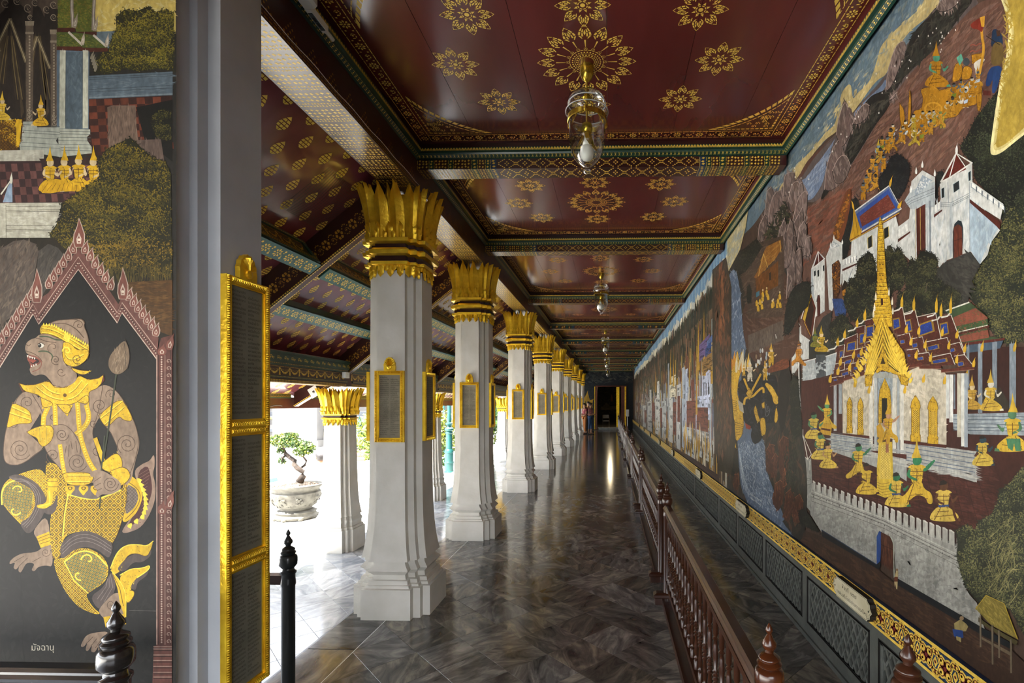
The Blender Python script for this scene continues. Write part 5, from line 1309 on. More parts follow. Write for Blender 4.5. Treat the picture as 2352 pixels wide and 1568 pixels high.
    def lattice(s, poly, step, col, w_, dot=None, dotr=0, ang=PI / 4, flower=None):
        """woven cloth pattern inside an outline"""
        xs = [q[0] for q in poly]; ys = [q[1] for q in poly]; cx, cy = sum(xs) / len(xs), sum(ys) / len(ys); R = max(max(xs) - min(xs), max(ys) - min(ys))
        s.lift(poly, 3e-6); n = int(R / step) + 2; ca, sa = math.cos(ang), math.sin(ang)
        for fam in (0, 1):
            s.d += 1.5e-6 * fam
            for k in range(-n, n + 1):
                run = []
                T = np.arange(-R, R + .1, step / 4); 
                a = k * step
                X = cx + (a * ca - T * sa if fam else T * ca - a * sa); Y = cy + (a * sa + T * ca if fam else T * sa + a * ca)
                ok = s.inside(poly, X, Y); i = 0
                while i < len(T):
                    if ok[i]:
                        j = i
                        while j + 1 < len(T) and ok[j + 1]: j += 1
                        if j > i: s.line(col, w_, (X[i], Y[i]), (X[j], Y[j]), bump=False)
                        i = j + 1
                    else: i += 1
        if dot:
            s.lift(poly)
            for i in range(-n, n):
                for j in range(-n, n):
                    u, v = (i + .5) * step, (j + .5) * step; x, y = cx + u * ca - v * sa, cy + u * sa + v * ca
                    if s.inside(poly, [x], [y])[0]:
                        if flower:
                            for q in range(4): s._add([(x + dotr * 1.3 * math.cos(q * PI / 2) + dotr * .8 * math.cos(t), y + dotr * 1.3 * math.sin(q * PI / 2) + dotr * .8 * math.sin(t)) for t in [2 * PI * z / 5 for z in range(5)]], lin(dot), s.d)
                        else: s._add([(x + dotr * math.cos(t), y + dotr * math.sin(t)) for t in [2 * PI * z / 6 for z in range(6)]], lin(dot), s.d)
        return s
    def flame(s, col, x, y, h, wd, a=-PI / 2, line=None, curl=.25):
        ca, sa = math.cos(a), math.sin(a)
        def q(t, u): return (x + ca * t - sa * u, y + sa * t + ca * u)
        s.p(col, q(0, -wd * .35), q(h * .2, -wd * .5), q(h * .45, -wd * .45), q(h * .7, -wd * .18 + curl * wd * .3), q(h, curl * wd), q(h * .75, wd * .25), q(h * .45, wd * .5), q(h * .2, wd * .5), q(0, wd * .35))
        if line:
            s.p(line, q(h * .12, -wd * .2), q(h * .3, -wd * .26), q(h * .52, 0), q(h * .3, wd * .26), q(h * .12, wd * .2)); s.p(col, q(h * .17, -wd * .1), q(h * .3, -wd * .13), q(h * .4, 0), q(h * .3, wd * .13), q(h * .17, wd * .1))
        return s
    def figure(s, x, y, h, face=1, pose='kneel', skin='d6bc92', gold='dcb53a', lc='5a3a14', crown=True, sash=None):
        """small gilt figure in court dress; (x, y) is where it touches the ground"""
        f = face; h = h * .80; sm0, s.sm = s.sm, True; seed = int(abs(x) * 7 + abs(y)) % 9973
        g_ = [gold, ''.join('%02x' % min(255, int(int(gold[i:i + 2], 16) * 1.18)) for i in (0, 2, 4)), ''.join('%02x' % int(int(gold[i:i + 2], 16) * .62) for i in (0, 2, 4)), lc]
        def Q(a, b): return (x + f * a * h * .92, y - b * h)
        if pose == 'kneel':
            s.p(gold, Q(-.26, 0), Q(-.32, .06), Q(-.24, .2), Q(-.1, .3), Q(.06, .3), Q(.2, .22), Q(.34, .1), Q(.3, .0), Q(.1, -.02))
            s.p(skin, Q(.28, .04), Q(.36, .06), Q(.38, .0), Q(.26, -.01)); top = .3
        elif pose == 'stand':
            s.p(gold, Q(-.14, .02), Q(-.16, .26), Q(-.1, .45), Q(.1, .45), Q(.15, .3), Q(.12, .1), Q(.16, .02), Q(.06, .02), Q(.02, .26), Q(-.04, .02)); top = .45
            s.p(skin, Q(-.14, .03), Q(-.04, .03), Q(-.06, -.0), Q(-.18, -.0)); s.p(skin, Q(.06, .03), Q(.16, .03), Q(.2, .0), Q(.06, .0))
        else:      # lunging
            s.p(gold, Q(-.34, .0), Q(-.38, .1), Q(-.2, .22), Q(-.08, .42), Q(.1, .44), Q(.14, .3), Q(.3, .22), Q(.32, .02), Q(.22, .02), Q(.18, .14), Q(0, .2), Q(-.2, .04)); top = .42
        s.p(gold, Q(-.10, top - .02), Q(-.13, top + .14), Q(-.16, top + .28), Q(0, top + .33), Q(.15, top + .28), Q(.11, top + .12), Q(.1, top - .02))
        if sash: s.p(sash, Q(-.12, top + .02), Q(.12, top + .03), Q(.11, top - .02), Q(-.11, top - .03))
        s.p(skin, Q(-.16, top + .27), Q(-.11, top + .26), Q(-.15, top + .12), Q(.02, top + .06), Q(.01, top + .01), Q(-.22, top + .10))
        if pose == 'lunge': s.p(skin, Q(.15, top + .27), Q(.34, top + .42), Q(.38, top + .40), Q(.2, top + .2), Q(.11, top + .2))
        else: s.p(skin, Q(.15, top + .27), Q(.11, top + .24), Q(.2, top + .12), Q(.3, top + .22), Q(.33, top + .19), Q(.22, top + .06), Q(.17, top + .08))
        s.p(gold, Q(-.2, top + .27), Q(-.1, top + .33), Q(.1, top + .33), Q(.2, top + .27), Q(.1, top + .25), Q(0, top + .23), Q(-.1, top + .25))
        s.p(skin, Q(-.05, top + .31), Q(.04, top + .31), Q(.09, top + .36), Q(.10, top + .42), Q(.08, top + .47), Q(-.07, top + .47), Q(-.09, top + .38))
        s.strokes([Q(-.3, .02), Q(-.22, .18), Q(-.13, top + .1), Q(-.14, top + .28), Q(.14, top + .28), Q(.1, top), Q(.2, .2), Q(.3, .03)] if pose == 'kneel' else [Q(-.12, .1), Q(-.1, top), Q(-.14, top + .28), Q(.14, top + .28), Q(.1, top), Q(.12, .2)], g_, 46, h * .035, h * .008, .5, 1.0, seed)
        s.sm = False
        if crown: s.p(gold, Q(-.11, top + .44), Q(-.09, top + .51), Q(-.06, top + .56), Q(-.03, top + .66), Q(.0, top + .82), Q(.02, top + .66), Q(.05, top + .54), Q(.09, top + .45))
        else: s.p('211a14', Q(-.1, top + .42), Q(-.08, top + .5), Q(0, top + .53), Q(.07, top + .49), Q(.06, top + .44))
        w_ = h * .012
        for a, b in ((Q(-.2, .08), Q(.22, .12)), (Q(-.14, .18), Q(.12, .2)), (Q(-.12, top + .12), Q(.11, top + .12)), (Q(-.13, top + .2), Q(.13, top + .2)), (Q(0, top), Q(0, top + .24)), (Q(-.2, .02), Q(-.05, top))): s.line(lc, w_, a, b)
        s.sm = sm0; return s
    def build(s, name, mt, parent):
        me = bpy.data.meshes.new(name); me.from_pydata(s.v, [], s.f); me.materials.append(M[mt])
        at = me.attributes.new('paint', 'FLOAT_COLOR', 'FACE'); a = np.ones((len(s.f), 4), np.float32); a[:, :3] = np.array(s.c, np.float32); at.data.foreach_set('color', a.ravel())
        me.update(); o = bpy.data.objects.new(name, me); C.objects.link(o); o.parent = parent; return o

# ---------------------------------------------------------------- left mural: palace and trees above, a monkey warrior in a pointed arch below
P = Paint(lambda px, py, d: at_y(px, py, 1.689 - d))
P.conv(0, 0, 1)
P.p('2b2824', (-560, -160), (405, -160), (405, 1640), (-560, 1640))
P.conv(0, 0, 1 / 2.8)
P.p('c9b15e', (-900, -400), (1130, -400), (1130, 215), (600, 215)).strokes([(600, 0), (1120, 0), (1120, 210), (620, 210)], ['d2bb6a', 'bda24c', 'd8c88c'], 120, 40, 7, 0, .8, 3)
P.p('66747a', (600, 205), (740, 200), (740, 330), (620, 330))
P.foliage('2c2a17', ['24240f', '3d3c18', '57521f', '746a22', '8b7c28'], [(745, 110), (800, 60), (880, 70), (960, 40), (1000, 80), (1060, 60), (1120, 80), (1120, 455), (1000, 440), (900, 460), (800, 440), (700, 475), (610, 470), (590, 420), (640, 350), (700, 310), (720, 240), (750, 180)], 2300, 13, 5, 75)
P.p('3a211a', (560, 625), (1105, 600), (1105, 1000), (560, 1000)).checker(['6b3624', '5c3020', '743c28'], (565, 640), (52, -2), (4, 42), 10, 8)
P.p('5b6973', (560, 488), (1110, 460), (1110, 612), (560, 638)).strokes([(570, 500), (1100, 470), (1100, 600), (570, 620)], ['66747e', '515e68', '707d84'], 90, 45, 5, -.04, .2, 6)
for y in (500, 512, 575, 592): P.line('3c464e', 3, (560, y), (1110, y - 26))
P.line('7d8a90', 8, (560, 628), (1110, 604))
P.p('171510', (875, 690), (1110, 640), (1110, 1040), (930, 900))
P.foliage('1c1b10', ['232312', '3b3a1a', '5c5526'], [(980, 740), (1040, 700), (1100, 720), (1100, 900), (1010, 900), (975, 810)], 340, 11, 7, 45)
P.p('6f5b4d', (690, 690), (720, 678), (872, 678), (878, 820), (890, 900), (850, 960), (700, 960)).strokes([(695, 690), (870, 685), (885, 900), (700, 940)], ['7d6858', '5d4a3e', '8a7462', '4c3c33'], 130, 30, 4, PI / 2, .15, 8)
P.p('65544a', (880, 900), (1035, 895), (1065, 1090), (900, 1090)).strokes([(890, 905), (1030, 900), (1055, 1080), (900, 1080)], ['77645a', '54443a'], 60, 28, 4, PI / 2, .15, 9)
# palace
P.p('2d251f', (-900, -400), (372, -400), (372, 830), (-900, 830))
for x0, x1, ap in ((-30, 165, 62), (200, 325, 240)):
    ax = (x0 + x1) / 2
    P.p('4a3d2c', (x0, 330), (ap - 8, 200 if ap > 100 else 140), (ap - 20, 300), (x0 + 10, 560), (x0 - 20, 560)); P.p('4a3d2c', (ap + 5, 200 if ap > 100 else 150), (ap + 30, 330), (x1 - 10, 720), (x1 - 30, 760), (ap + 60, 540), (ap + 12, 380))
    for k in range(5): P.line('6f5f3c' if k % 2 else '3a2f22', 6, (ap + 6 + k * 4, 230), (ap + 14 + k * 11, 420), (ap + 40 + k * 14, 640)); P.line('6b5b3a' if k % 2 else '3a2f22', 6, (ap - 8 - k * 3, 230), (ap - 16 - k * 9, 380), (ap - 30 - k * 12, 540))
for a, b in (((65, 120), (168, 400)), ((65, 120), (-20, 300)), ((240, 235), (322, 440)), ((240, 235), (195, 380)), ((-60, 200), (0, 330))):
    P.line('7a6c50', 20, a, b); P.line('b9a983', 4, a, b); P.line('4b4032', 3, (a[0] + 7, a[1]), (b[0] + 7, b[1]))
P.p('5a4c40', (-200, -60), (372, -60), (372, 60), (300, 40), (285, 110), (260, 50), (215, 20), (205, 130), (170, 60), (120, 20), (60, -10), (30, 60), (0, 90), (-200, 60))
for x, y, r in ((35, 20, 30), (110, 5, 26), (180, 50, 30), (225, 15, 24), (300, 60, 26), (345, 30, 26), (195, 110, 20), (345, 110, 24)): P.spiral('9c8d78', 5, x, y, r, 1.6, 1); P.spiral('2e261f', 4, x + 6, y + 6, r * .6, 1.2, 2)
for x0, x1, y0, y1 in ((165, 215, 135, 780), (325, 368, 190, 815)):
    P.p('6a5c4d', (x0, y0), (x1, y0), (x1 - 4, y1), (x0 + 2, y1)); P.p('9a8b76', (x0 - 5, y0), (x1 + 5, y0), (x1 + 2, y0 + 30), (x0 - 2, y0 + 30)); P.p('9a8b76', (x0 - 2, y0 + 70), (x1 + 2, y0 + 70), (x1 + 2, y0 + 84), (x0 - 2, y0 + 84))
    yy = y0 + 100
    while yy < y1 - 20: P.ell('a2947d', (x0 + x1) / 2, yy, 6, 7, n=6); P.line('463a2e', 3, (x0 + 8, yy - 8), (x0 + 8, yy + 8)); P.line('463a2e', 3, (x1 - 10, yy - 8), (x1 - 10, yy + 8)); yy += 19
    for k in range(3): P.spiral('a2947d', 4, x0 + 22, y1 - 20 - k * 26, 16, 1.2, 0)
P.p('5c6427', (372, -60), (600, -60), (622, 215), (490, 205), (485, 180), (372, 185)).strokes([(372, 0), (590, 0), (610, 200), (372, 180)], ['6f7830', '3f4a1e', '8a7f2c', '4e5c24', '77632a'], 520, 9, 5, .3, .3, 10)
P.p('4a2418', (365, 180), (482, 178), (484, 205), (365, 208)).p('4a2418', (488, 205), (622, 203), (622, 228), (492, 226))
P.p('4f5b2a', (365, 205), (500, 210), (600, 226), (690, 300), (692, 315), (365, 300)).strokes([(365, 210), (560, 230), (680, 300), (365, 296)], ['5f6d32', '36431c', '7f7a2c'], 260, 9, 5, .4, .3, 11)
P.p('542a1c', (365, 298), (530, 300), (530, 322), (365, 324)).p('542a1c', (478, 306), (692, 308), (692, 330), (480, 338))
for a, b, c in (((462, -20), (462, 60), (470, 175)), ((607, -20), (602, 80), (600, 195))): P.line('8a7c70', 22, a, b, c); P.line('c9bfae', 6, a, b, c); P.flame('9a8b78', c[0] + 8, c[1] + 5, 105, 26, -PI / 2 + .18, 'd0c5b0')
for a, b in (((440, 205), (530, 290)), ((600, 225), (685, 300))): P.line('c9bfae', 14, a, b); P.flame('b0a28e', b[0], b[1], 90, 24, -PI / 2 + .1, 'd8cdb8')
P.p('5f707e', (365, 322), (575, 330), (570, 830), (365, 830)).p('55636c', (422, 335), (532, 335), (530, 830), (420, 830)).strokes([(425, 340), (528, 340), (526, 820), (425, 820)], ['5f6e77', '4a565f', '66757c'], 110, 22, 6, PI / 2, .4, 12)
for x0, x1 in ((385, 424), (532, 568)): P.p('c2c2ae', (x0, 322), (x1, 325), (x1 - 2, 825), (x0 - 4, 825)).strokes([(x0 + 4, 330), (x1 - 4, 330), (x1 - 8, 820), (x0, 820)], ['d2d0bc', 'b2b2a0'], 40, 22, 3, PI / 2, .1, 13)
P.line('3c4850', 3, (424, 330), (420, 825)); P.line('3c4850', 3, (532, 330), (530, 825))
for k in range(5): P.flame('8d8470', 585 + k * 6, 380 + k * 20, 60, 16, -PI / 2 + .3)
P.p('b6b8a8', (372, 826), (580, 832), (580, 862), (560, 880), (562, 905), (590, 945), (590, 985), (380, 1010))
for y in (846, 862, 884, 905, 930, 950, 968): P.line('56605f', 3, (374, y - 2), (584, y + 2))
P.p('a9ac9f', (130, 782), (238, 780), (238, 818), (385, 818), (385, 860), (360, 905), (395, 955), (395, 1010), (130, 970), (120, 900))
for y in (800, 836, 852, 880, 915, 940): P.line('5d6361', 3, (135, y), (385, y + 14))
P.foliage('4a3010', ['6f4a10', 'a97812', 'd1a01c', 'e2b932'], [(-20, 770), (150, 765), (138, 900), (110, 965), (60, 985), (-20, 985)], 500, 9, 14, 30)
P.lattice([(-20, 775), (100, 775), (100, 960), (-20, 975)], 15, '6b4a12', 3, None)
P.p('dcae22', (105, 770), (140, 768), (125, 930), (105, 940))
P.figure(15, 770, 210, 1, 'kneel'); P.figure(262, 808, 225, -1, 'kneel', gold='d6a826')
P.p('bdb9a8', (-900, 985), (282, 962), (282, 1035), (-900, 1045)).strokes([(0, 990), (275, 970), (275, 1030), (0, 1038)], ['cac6b4', 'aeaa9a'], 50, 25, 4, 0, .2, 15)
P.line('6b675a', 4, (-300, 1046), (282, 1038))
P.p('3a2726', (-900, 1045), (640, 1030), (640, 1320), (-900, 1320)).checker(['65413b', '5c3a36', '6d4741'], (-8, 1055), (39, -1), (6, 50), 17, 5)
P.p('372521', (250, 1020), (640, 1010), (640, 1060), (280, 1060))
for i, x in enumerate((600, 505, 413, 322)): P.figure(x, 1228 - i % 2 * 6 + (0 if i < 3 else 10), 330 if i < 3 else 330, -1 if i != 3 else 1, 'kneel', gold='dcae20', skin='d8bf90')
P.p('d9a81c', (255, 1215), (300, 1165), (360, 1150), (420, 1160), (470, 1200), (540, 1190), (560, 1215), (500, 1232), (420, 1225), (330, 1242), (270, 1240))
for k in range(9): P.line('8a6212', 3, (270 + k * 32, 1232 - k % 3 * 6), (310 + k * 26, 1175 + k % 2 * 12))
P.p('b9b5a2', (-900, 1312), (400, 1302), (335, 1528), (-900, 1530)).strokes([(0, 1315), (380, 1310), (330, 1520), (0, 1520)], ['c6c2b0', 'a9a594', 'cfcbba'], 120, 40, 6, 0, .3, 16)
for y in (1328, 1352, 1362, 1452, 1478, 1486): P.line('5e594c', 3, (38, y), (395 - (y - 1310) * .3, y - 4))
P.line('5e594c', 3, (38, 1318), (40, 1528)); P.p('8da0b4', (18, 1300), (50, 1200), (78, 1160), (80, 1300)); P.line('d0ccba', 9, (5, 1250), (70, 1160)); P.flame('d0ccba', 72, 1180, 75, 18)
P.foliage('262412', ['201f0e', '35331a', '4b4519', '66591c', '7d6a1e'], [(760, 920), (840, 885), (920, 960), (980, 1010), (1060, 1040), (1100, 1120), (1105, 1600), (330, 1600), (320, 1500), (400, 1390), (390, 1310), (470, 1260), (560, 1190), (640, 1140), (630, 1040), (680, 960)], 5200, 13, 17, 80)
# ---- middle and lower parts
P.conv(0, 480, .37)
P.p('2a2318', (-900, 175), (340, 180), (440, 300), (1070, 300), (1070, 800), (-900, 900))
P.p('5b5047', (-300, 260), (0, 250), (80, 200), (150, 190), (220, 215), (240, 260), (200, 480), (120, 640), (-300, 900)).strokes([(-100, 260), (80, 200), (180, 200), (230, 250), (180, 480), (0, 780), (-100, 700)], ['6d6155', '4a4138', '7a6c5c', '57463a', '3c3632'], 330, 34, 6, 2.0, .25, 18)
P.p('4a453f', (240, 260), (300, 215), (360, 240), (400, 290), (330, 420), (250, 560), (215, 520)).strokes([(245, 260), (350, 240), (390, 290), (250, 540)], ['5d554c', '39352f'], 80, 30, 5, 2.0, .2, 19)
P.foliage('25230f', ['22210f', '38351a', '55491a', '70591a', '8f7422'], [(480, 200), (620, 200), (1070, 190), (1070, 430), (880, 420), (650, 420), (560, 330)], 1500, 13, 20, 70)
P.strokes([(660, 360), (1060, 350), (1060, 450), (700, 450)], ['5e5124', '3d3718', '756528', '2b2714'], 260, 34, 2, PI / 2, .06, 21)
P.p('553817', (760, 455), (1070, 440), (1070, 790), (990, 760)).strokes([(800, 460), (1060, 450), (1060, 760), (980, 740)], ['66451d', '452d12', '6f5026', '3a2a16'], 200, 40, 6, 0, .2, 22)
INK = '141312'
P.p(INK, (485, 370), (730, 700), (760, 640), (985, 900), (985, 1570), (-900, 1570), (-900, 1300), (0, 960), (205, 650), (240, 715))
P.conv(0, 1000, .3623); P.p(INK, (-900, -5), (990, -5), (1000, 1700), (-900, 1700)).strokes([(0, 600), (980, 600), (980, 1560), (0, 1560)], ['191817', '1d1c1b', '100f0e', '21211e', '171918'], 520, 40, 14, PI / 2, .9, 23)
P.conv(0, 480, .37); P.strokes([(485, 400), (960, 900), (960, 1560), (20, 1560), (20, 1000)], ['191815', '11100f', '1e1d1b', '171716'], 320, 30, 10, PI / 2, .9, 24)
# pointed arch
P.p('6a443c', (490, 240), (470, 262), (300, 520), (225, 570), (215, 540), (60, 780), (-200, 1150), (-200, 1260), (0, 985), (205, 652), (240, 720), (485, 378), (728, 712), (757, 645), (972, 935), (985, 800), (800, 560), (757, 545), (735, 590), (590, 370), (510, 262))
for off, col, wd in ((0, 'c9b3a2', 6), (34, '3e2620', 8), (62, 'b99c8c', 5)):
    P.line(col, wd, (-100 + off * .2, 1130 - off), (0, 980 - off), (205, 650 - off), (240, 714 - off), (486, 374 - off * 1.25), (728, 706 - off), (757, 642 - off), (972, 930 - off))
def along(pts, step):
    out = []
    for (x0, y0), (x1, y1) in zip(pts, pts[1:]):
        L = math.hypot(x1 - x0, y1 - y0); n = max(1, int(L / step))
        for k in range(n): out.append((x0 + (x1 - x0) * (k + .5) / n, y0 + (y1 - y0) * (k + .5) / n))
    return out
for x, y in along([(-100, 1104), (0, 950), (205, 620), (240, 690), (486, 330), (728, 672), (757, 610), (972, 900)], 17): P.ell('c0a595', x, y, 4.5, n=6)
for (x0, y0), (x1, y1), n in (((465, 250), (285, 510), 6), ((205, 540), (-40, 900), 8), ((515, 250), (705, 520), 6), ((790, 545), (985, 800), 7)):
    for k in range(n):
        t = (k + .3) / n; x, y = x0 + (x1 - x0) * t, y0 + (y1 - y0) * t
        P.flame('b8a292', x, y + 14, 92, 50, -PI / 2 + (.12 if x > 490 else -.12), None); P.flame('7d4c40', x, y + 12, 80, 38, -PI / 2 + (.12 if x > 490 else -.12), 'c9b3a2')
for x, y, h, wd in ((490, 238, 185, 74), (228, 580, 215, 70), (762, 560, 200, 70)): P.flame('b8a292', x, y, h, wd, -PI / 2, None, 0); P.flame('7d4c40', x, y - 3, h - 14, wd - 12, -PI / 2, 'c9b3a2', 0); P.ell('e0cdb8', x, y - 48, 9, 9, n=8)
# carved post of the arch at the right
P.p('5e372f', (972, 900), (1000, 800), (1070, 780), (1070, 1580), (972, 1580))
P.conv(0, 1000, .3623)
P.p('5e372f', (990, -20), (1090, -20), (1090, 1335), (990, 1335)).p('6b3f36', (975, 1332), (1090, 1332), (1090, 1600), (965, 1600))
for y in (1338, 1352, 1390, 1425, 1462, 1500, 1530): P.line('a98a7c', 5, (972, y), (1090, y)); P.line('3a2019', 5, (972, y + 10), (1090, y + 10))
P.conv(0, 0, 1)
P.line('b59a8a', 2.2, (360, 815), (360, 1480)); P.line('3b211b', 2, (364, 815), (364, 1480)); P.line('a58878', 1.5, (379, 815), (379, 1480)); P.line('3b211b', 1.5, (392, 800), (392, 1480))
y = 820
while y < 1480:
    P.ell('c0a595', 371, y, 2.2, n=6); P.spiral('b79c8c', 1.6, 387, y + 4, 6, 1.1, .5, -1) if int(y / 5.5) % 3 == 0 else None; y += 5.5
for y in (815, 1175, 1180): P.flame('7d4c40', 372, y, 26, 20, -PI / 2, 'c9b3a2'); P.flame('7d4c40', 388, y - 12, 40, 16, -PI / 2 + .2, 'c9b3a2')
# ---- the monkey warrior
P.sm = True
SK, SKD, GO, GOD, GL, BND = '97806b', '55402f', 'e0b71c', '664608', 'fbe24a', '544843'
P.conv(0, 1000, .3623)
P.p('9d826f', (845, 225), (900, 180), (950, 160), (978, 112), (982, 190), (968, 240), (988, 320), (982, 420), (940, 520), (885, 590), (790, 622), (768, 605), (860, 480), (890, 350))
P.p('4d221e', (868, 235), (935, 185), (955, 250), (968, 350), (930, 460), (860, 555), (795, 598), (890, 420))
for k in range(16): t = k / 15; P.line('7d5a4c', 3, (880 + 20 * math.sin(t * 3), 250 + t * 300), (955 - 60 * t, 205 + t * 345))
P.p(GO, (740, 210), (850, 262), (895, 320), (905, 400), (868, 490), (800, 552), (770, 540), (790, 300))
for k in range(11):
    t = k / 10; x, y = 870 + 42 * math.sin(PI * t), 290 + 270 * t
    P.flame(GL, x - (0 if t < .8 else (t - .8) * 260), y, 34, 34, -.5 + 1.5 * t)
P.p('66594f', (800, 300), (865, 340), (880, 400), (850, 460), (790, 510)); P.lattice([(800, 300), (865, 340), (880, 400), (850, 460), (790, 510)], 15, '8d7f74', 2.5)
P.line(GOD, 4, (800, 285), (880, 340), (892, 400), (860, 470), (795, 530))
for pts, gp in (([(700, 842), (740, 740), (800, 692), (880, 690), (930, 702), (972, 668), (955, 725), (930, 772), (862, 742), (800, 762), (765, 860), (720, 885)], [(735, 850), (800, 775), (860, 745), (930, 772), (962, 715), (955, 765), (900, 805), (845, 800), (790, 865)]), ([(760, 885), (832, 842), (900, 842), (952, 820), (942, 852), (870, 900), (822, 980), (855, 985), (845, 1030), (800, 1072), (765, 950)], [(822, 960), (870, 895), (945, 850), (930, 890), (870, 930), (860, 985)])):
    P.p(GO, pts).p(BND, gp); P.line(GL, 6, *pts[:6]); P.line(GOD, 3, *pts[6:]); P.strokes(pts, [GOD, '8a6a1a', GL], 50, 8, 2, 1, 1, 25)
# bent leg at the left
LEG1 = [(130, 240), (250, 205), (300, 260), (300, 400), (270, 480), (225, 540), (170, 600), (130, 560), (70, 500), (20, 440), (5, 380), (15, 320), (60, 270)]
P.p(GO, LEG1); P.lattice(LEG1, 26, GOD, 3, '3a3f3a', 4, PI / 4, True)
P.p('b7a63c', (12, 350), (40, 305), (100, 290), (205, 340), (212, 400), (205, 455), (145, 545), (60, 480), (15, 420)); P.lattice([(12, 350), (40, 305), (100, 290), (205, 340), (205, 455), (145, 540), (60, 480), (15, 420)], 17, '2f5550', 3, '7d4a1c', 3.5, .15, True)
P.line(GL, 9, (12, 440), (8, 360), (40, 305), (90, 285), (130, 270)); P.spiral(GL, 8, 120, 350, 42, .7, 3.4); P.spiral(GL, 8, 90, 470, 45, .6, .4)
P.p(BND, (38, 262), (120, 240), (240, 300), (300, 400), (285, 490), (205, 612), (165, 622), (120, 552), (195, 515), (228, 440), (212, 345), (130, 300))
for o in (0, 18, 38): P.line('8a7e78', 3, (60 + o, 268 + o * .6), (150 + o * .6, 272 + o * .4), (245 - o * .4, 335 + o), (262 - o * .8, 430), (215 - o * .8, 530), (165 - o * .6, 585 - o * .5))
P.p(SK, (205, 605), (300, 495), (325, 700), (335, 725), (260, 695), (238, 660)); P.p(GO, (230, 640), (312, 608), (326, 690), (258, 712)); 
for k in range(3): P.line(GOD, 3, (236 + k * 8, 655 + k * 16), (312 + k * 4, 625 + k * 20))
P.p(SK, (330, 700), (335, 832), (290, 822), (240, 832), (218, 862), (198, 852), (222, 810), (168, 802), (132, 872), (115, 858), (122, 826), (100, 852), (84, 838), (98, 800), (60, 818), (62, 796), (90, 770), (140, 745), (230, 740), (280, 700))
for a, b in (((90, 800), (150, 765)), ((118, 830), (175, 775)), ((205, 800), (260, 770))): P.line(SKD, 3.5, a, b)
P.spiral(SKD, 3, 290, 740, 30, 1.6)
# hanging sash and skirt
SKIRT = [(290, 160), (390, 195), (420, 260), (430, 372), (560, 408), (645, 400), (760, 345), (800, 300), (806, 400), (780, 520), (740, 640), (705, 692), (620, 640), (500, 602), (400, 640), (385, 775), (330, 782), (315, 560), (330, 470), (300, 380), (290, 300)]
P.p(GO, SKIRT); P.lattice(SKIRT, 37, GOD, 6, '2b2f2c', 6, PI / 4, True); P.lattice(SKIRT, 18.5, '9a7a1c', 2)
P.line(GL, 9, (430, 375), (410, 500), (398, 640)); P.line(GL, 9, (425, 372), (560, 405), (640, 398), (765, 345)); P.line(GOD, 4, (422, 385), (402, 500), (390, 640)); P.line(GOD, 4, (800, 300), (806, 400), (780, 520), (740, 640), (705, 692))
P.p(GO, (300, 270), (368, 270), (365, 350), (335, 350), (335, 430), (290, 465), (235, 458), (230, 440), (295, 430), (302, 350)); P.p(BND, (368, 360), (360, 470), (315, 508), (250, 470), (300, 462), (340, 430)); P.line(GOD, 3, (302, 290), (366, 290)); P.line(GOD, 3, (302, 325), (366, 325)); P.line(GL, 5, (312, 352), (316, 430), (240, 452))
# standing leg
LEG2 = [(335, 780), (395, 780), (470, 720), (560, 710), (650, 760), (690, 830), (680, 900), (650, 940), (572, 990), (540, 1010), (590, 1090), (640, 1130), (600, 1132), (500, 1090), (420, 1000), (360, 880)]
P.p(GO, LEG2); P.lattice(LEG2, 30, GOD, 5, '2b2f2c', 5, PI / 4, True)
KN = [(408, 800), (500, 728), (600, 738), (682, 830), (660, 920), (560, 1000), (470, 920)]
P.p('b9a638', KN); P.lattice(KN, 20, '2f5550', 3.5, '7d4a1c', 4, .3, True); P.line(GL, 9, *KN[:4]); P.spiral(GL, 9, 560, 790, 48, .75, 3.2); P.spiral(GL, 9, 500, 880, 40, .6, 1.2); P.line(GL, 7, (408, 800), (470, 920), (560, 1000))
P.p(BND, (380, 690), (450, 622), (540, 600), (620, 622), (722, 690), (700, 765), (680, 775), (620, 722), (540, 702), (470, 722), (405, 780), (385, 775)); P.p(BND, (705, 850), (742, 950), (685, 1080), (622, 1106), (570, 1020), (660, 960))
for o in (0, 22, 44): P.line('8a7e78', 3, (395, 705 + o), (460, 640 + o), (540, 620 + o), (620, 645 + o), (705, 705 + o * .9)); P.line('857872', 3, (700 - o * .4, 880 + o * .6), (715 - o, 960), (660 - o, 1055 - o * .4))
P.p(SK, (620, 1102), (742, 975), (785, 1060), (795, 1155), (680, 1175), (640, 1142)); P.spiral(SKD, 3, 705, 1070, 38, 1.4)
P.p(GO, (655, 1150), (790, 1130), (800, 1195), (670, 1215)); P.p(GO, (700, 850), (765, 920), (802, 1000), (800, 1180), (760, 1062), (742, 950)); P.line(GOD, 4, (715, 880), (760, 970), (782, 1080)); P.line(GL, 4, (702, 852), (765, 925), (800, 1005), (798, 1150))
P.p(SK, (620, 1245), (545, 1262), (508, 1335), (528, 1342), (555, 1310), (540, 1360), (558, 1368), (585, 1322), (575, 1370), (602, 1375), (625, 1330), (620, 1380), (648, 1385), (690, 1330), (690, 1240))
for a, b in (((545, 1320), (590, 1275)), ((575, 1335), (615, 1285)), ((605, 1345), (645, 1290))): P.line(SKD, 3.5, a, b)
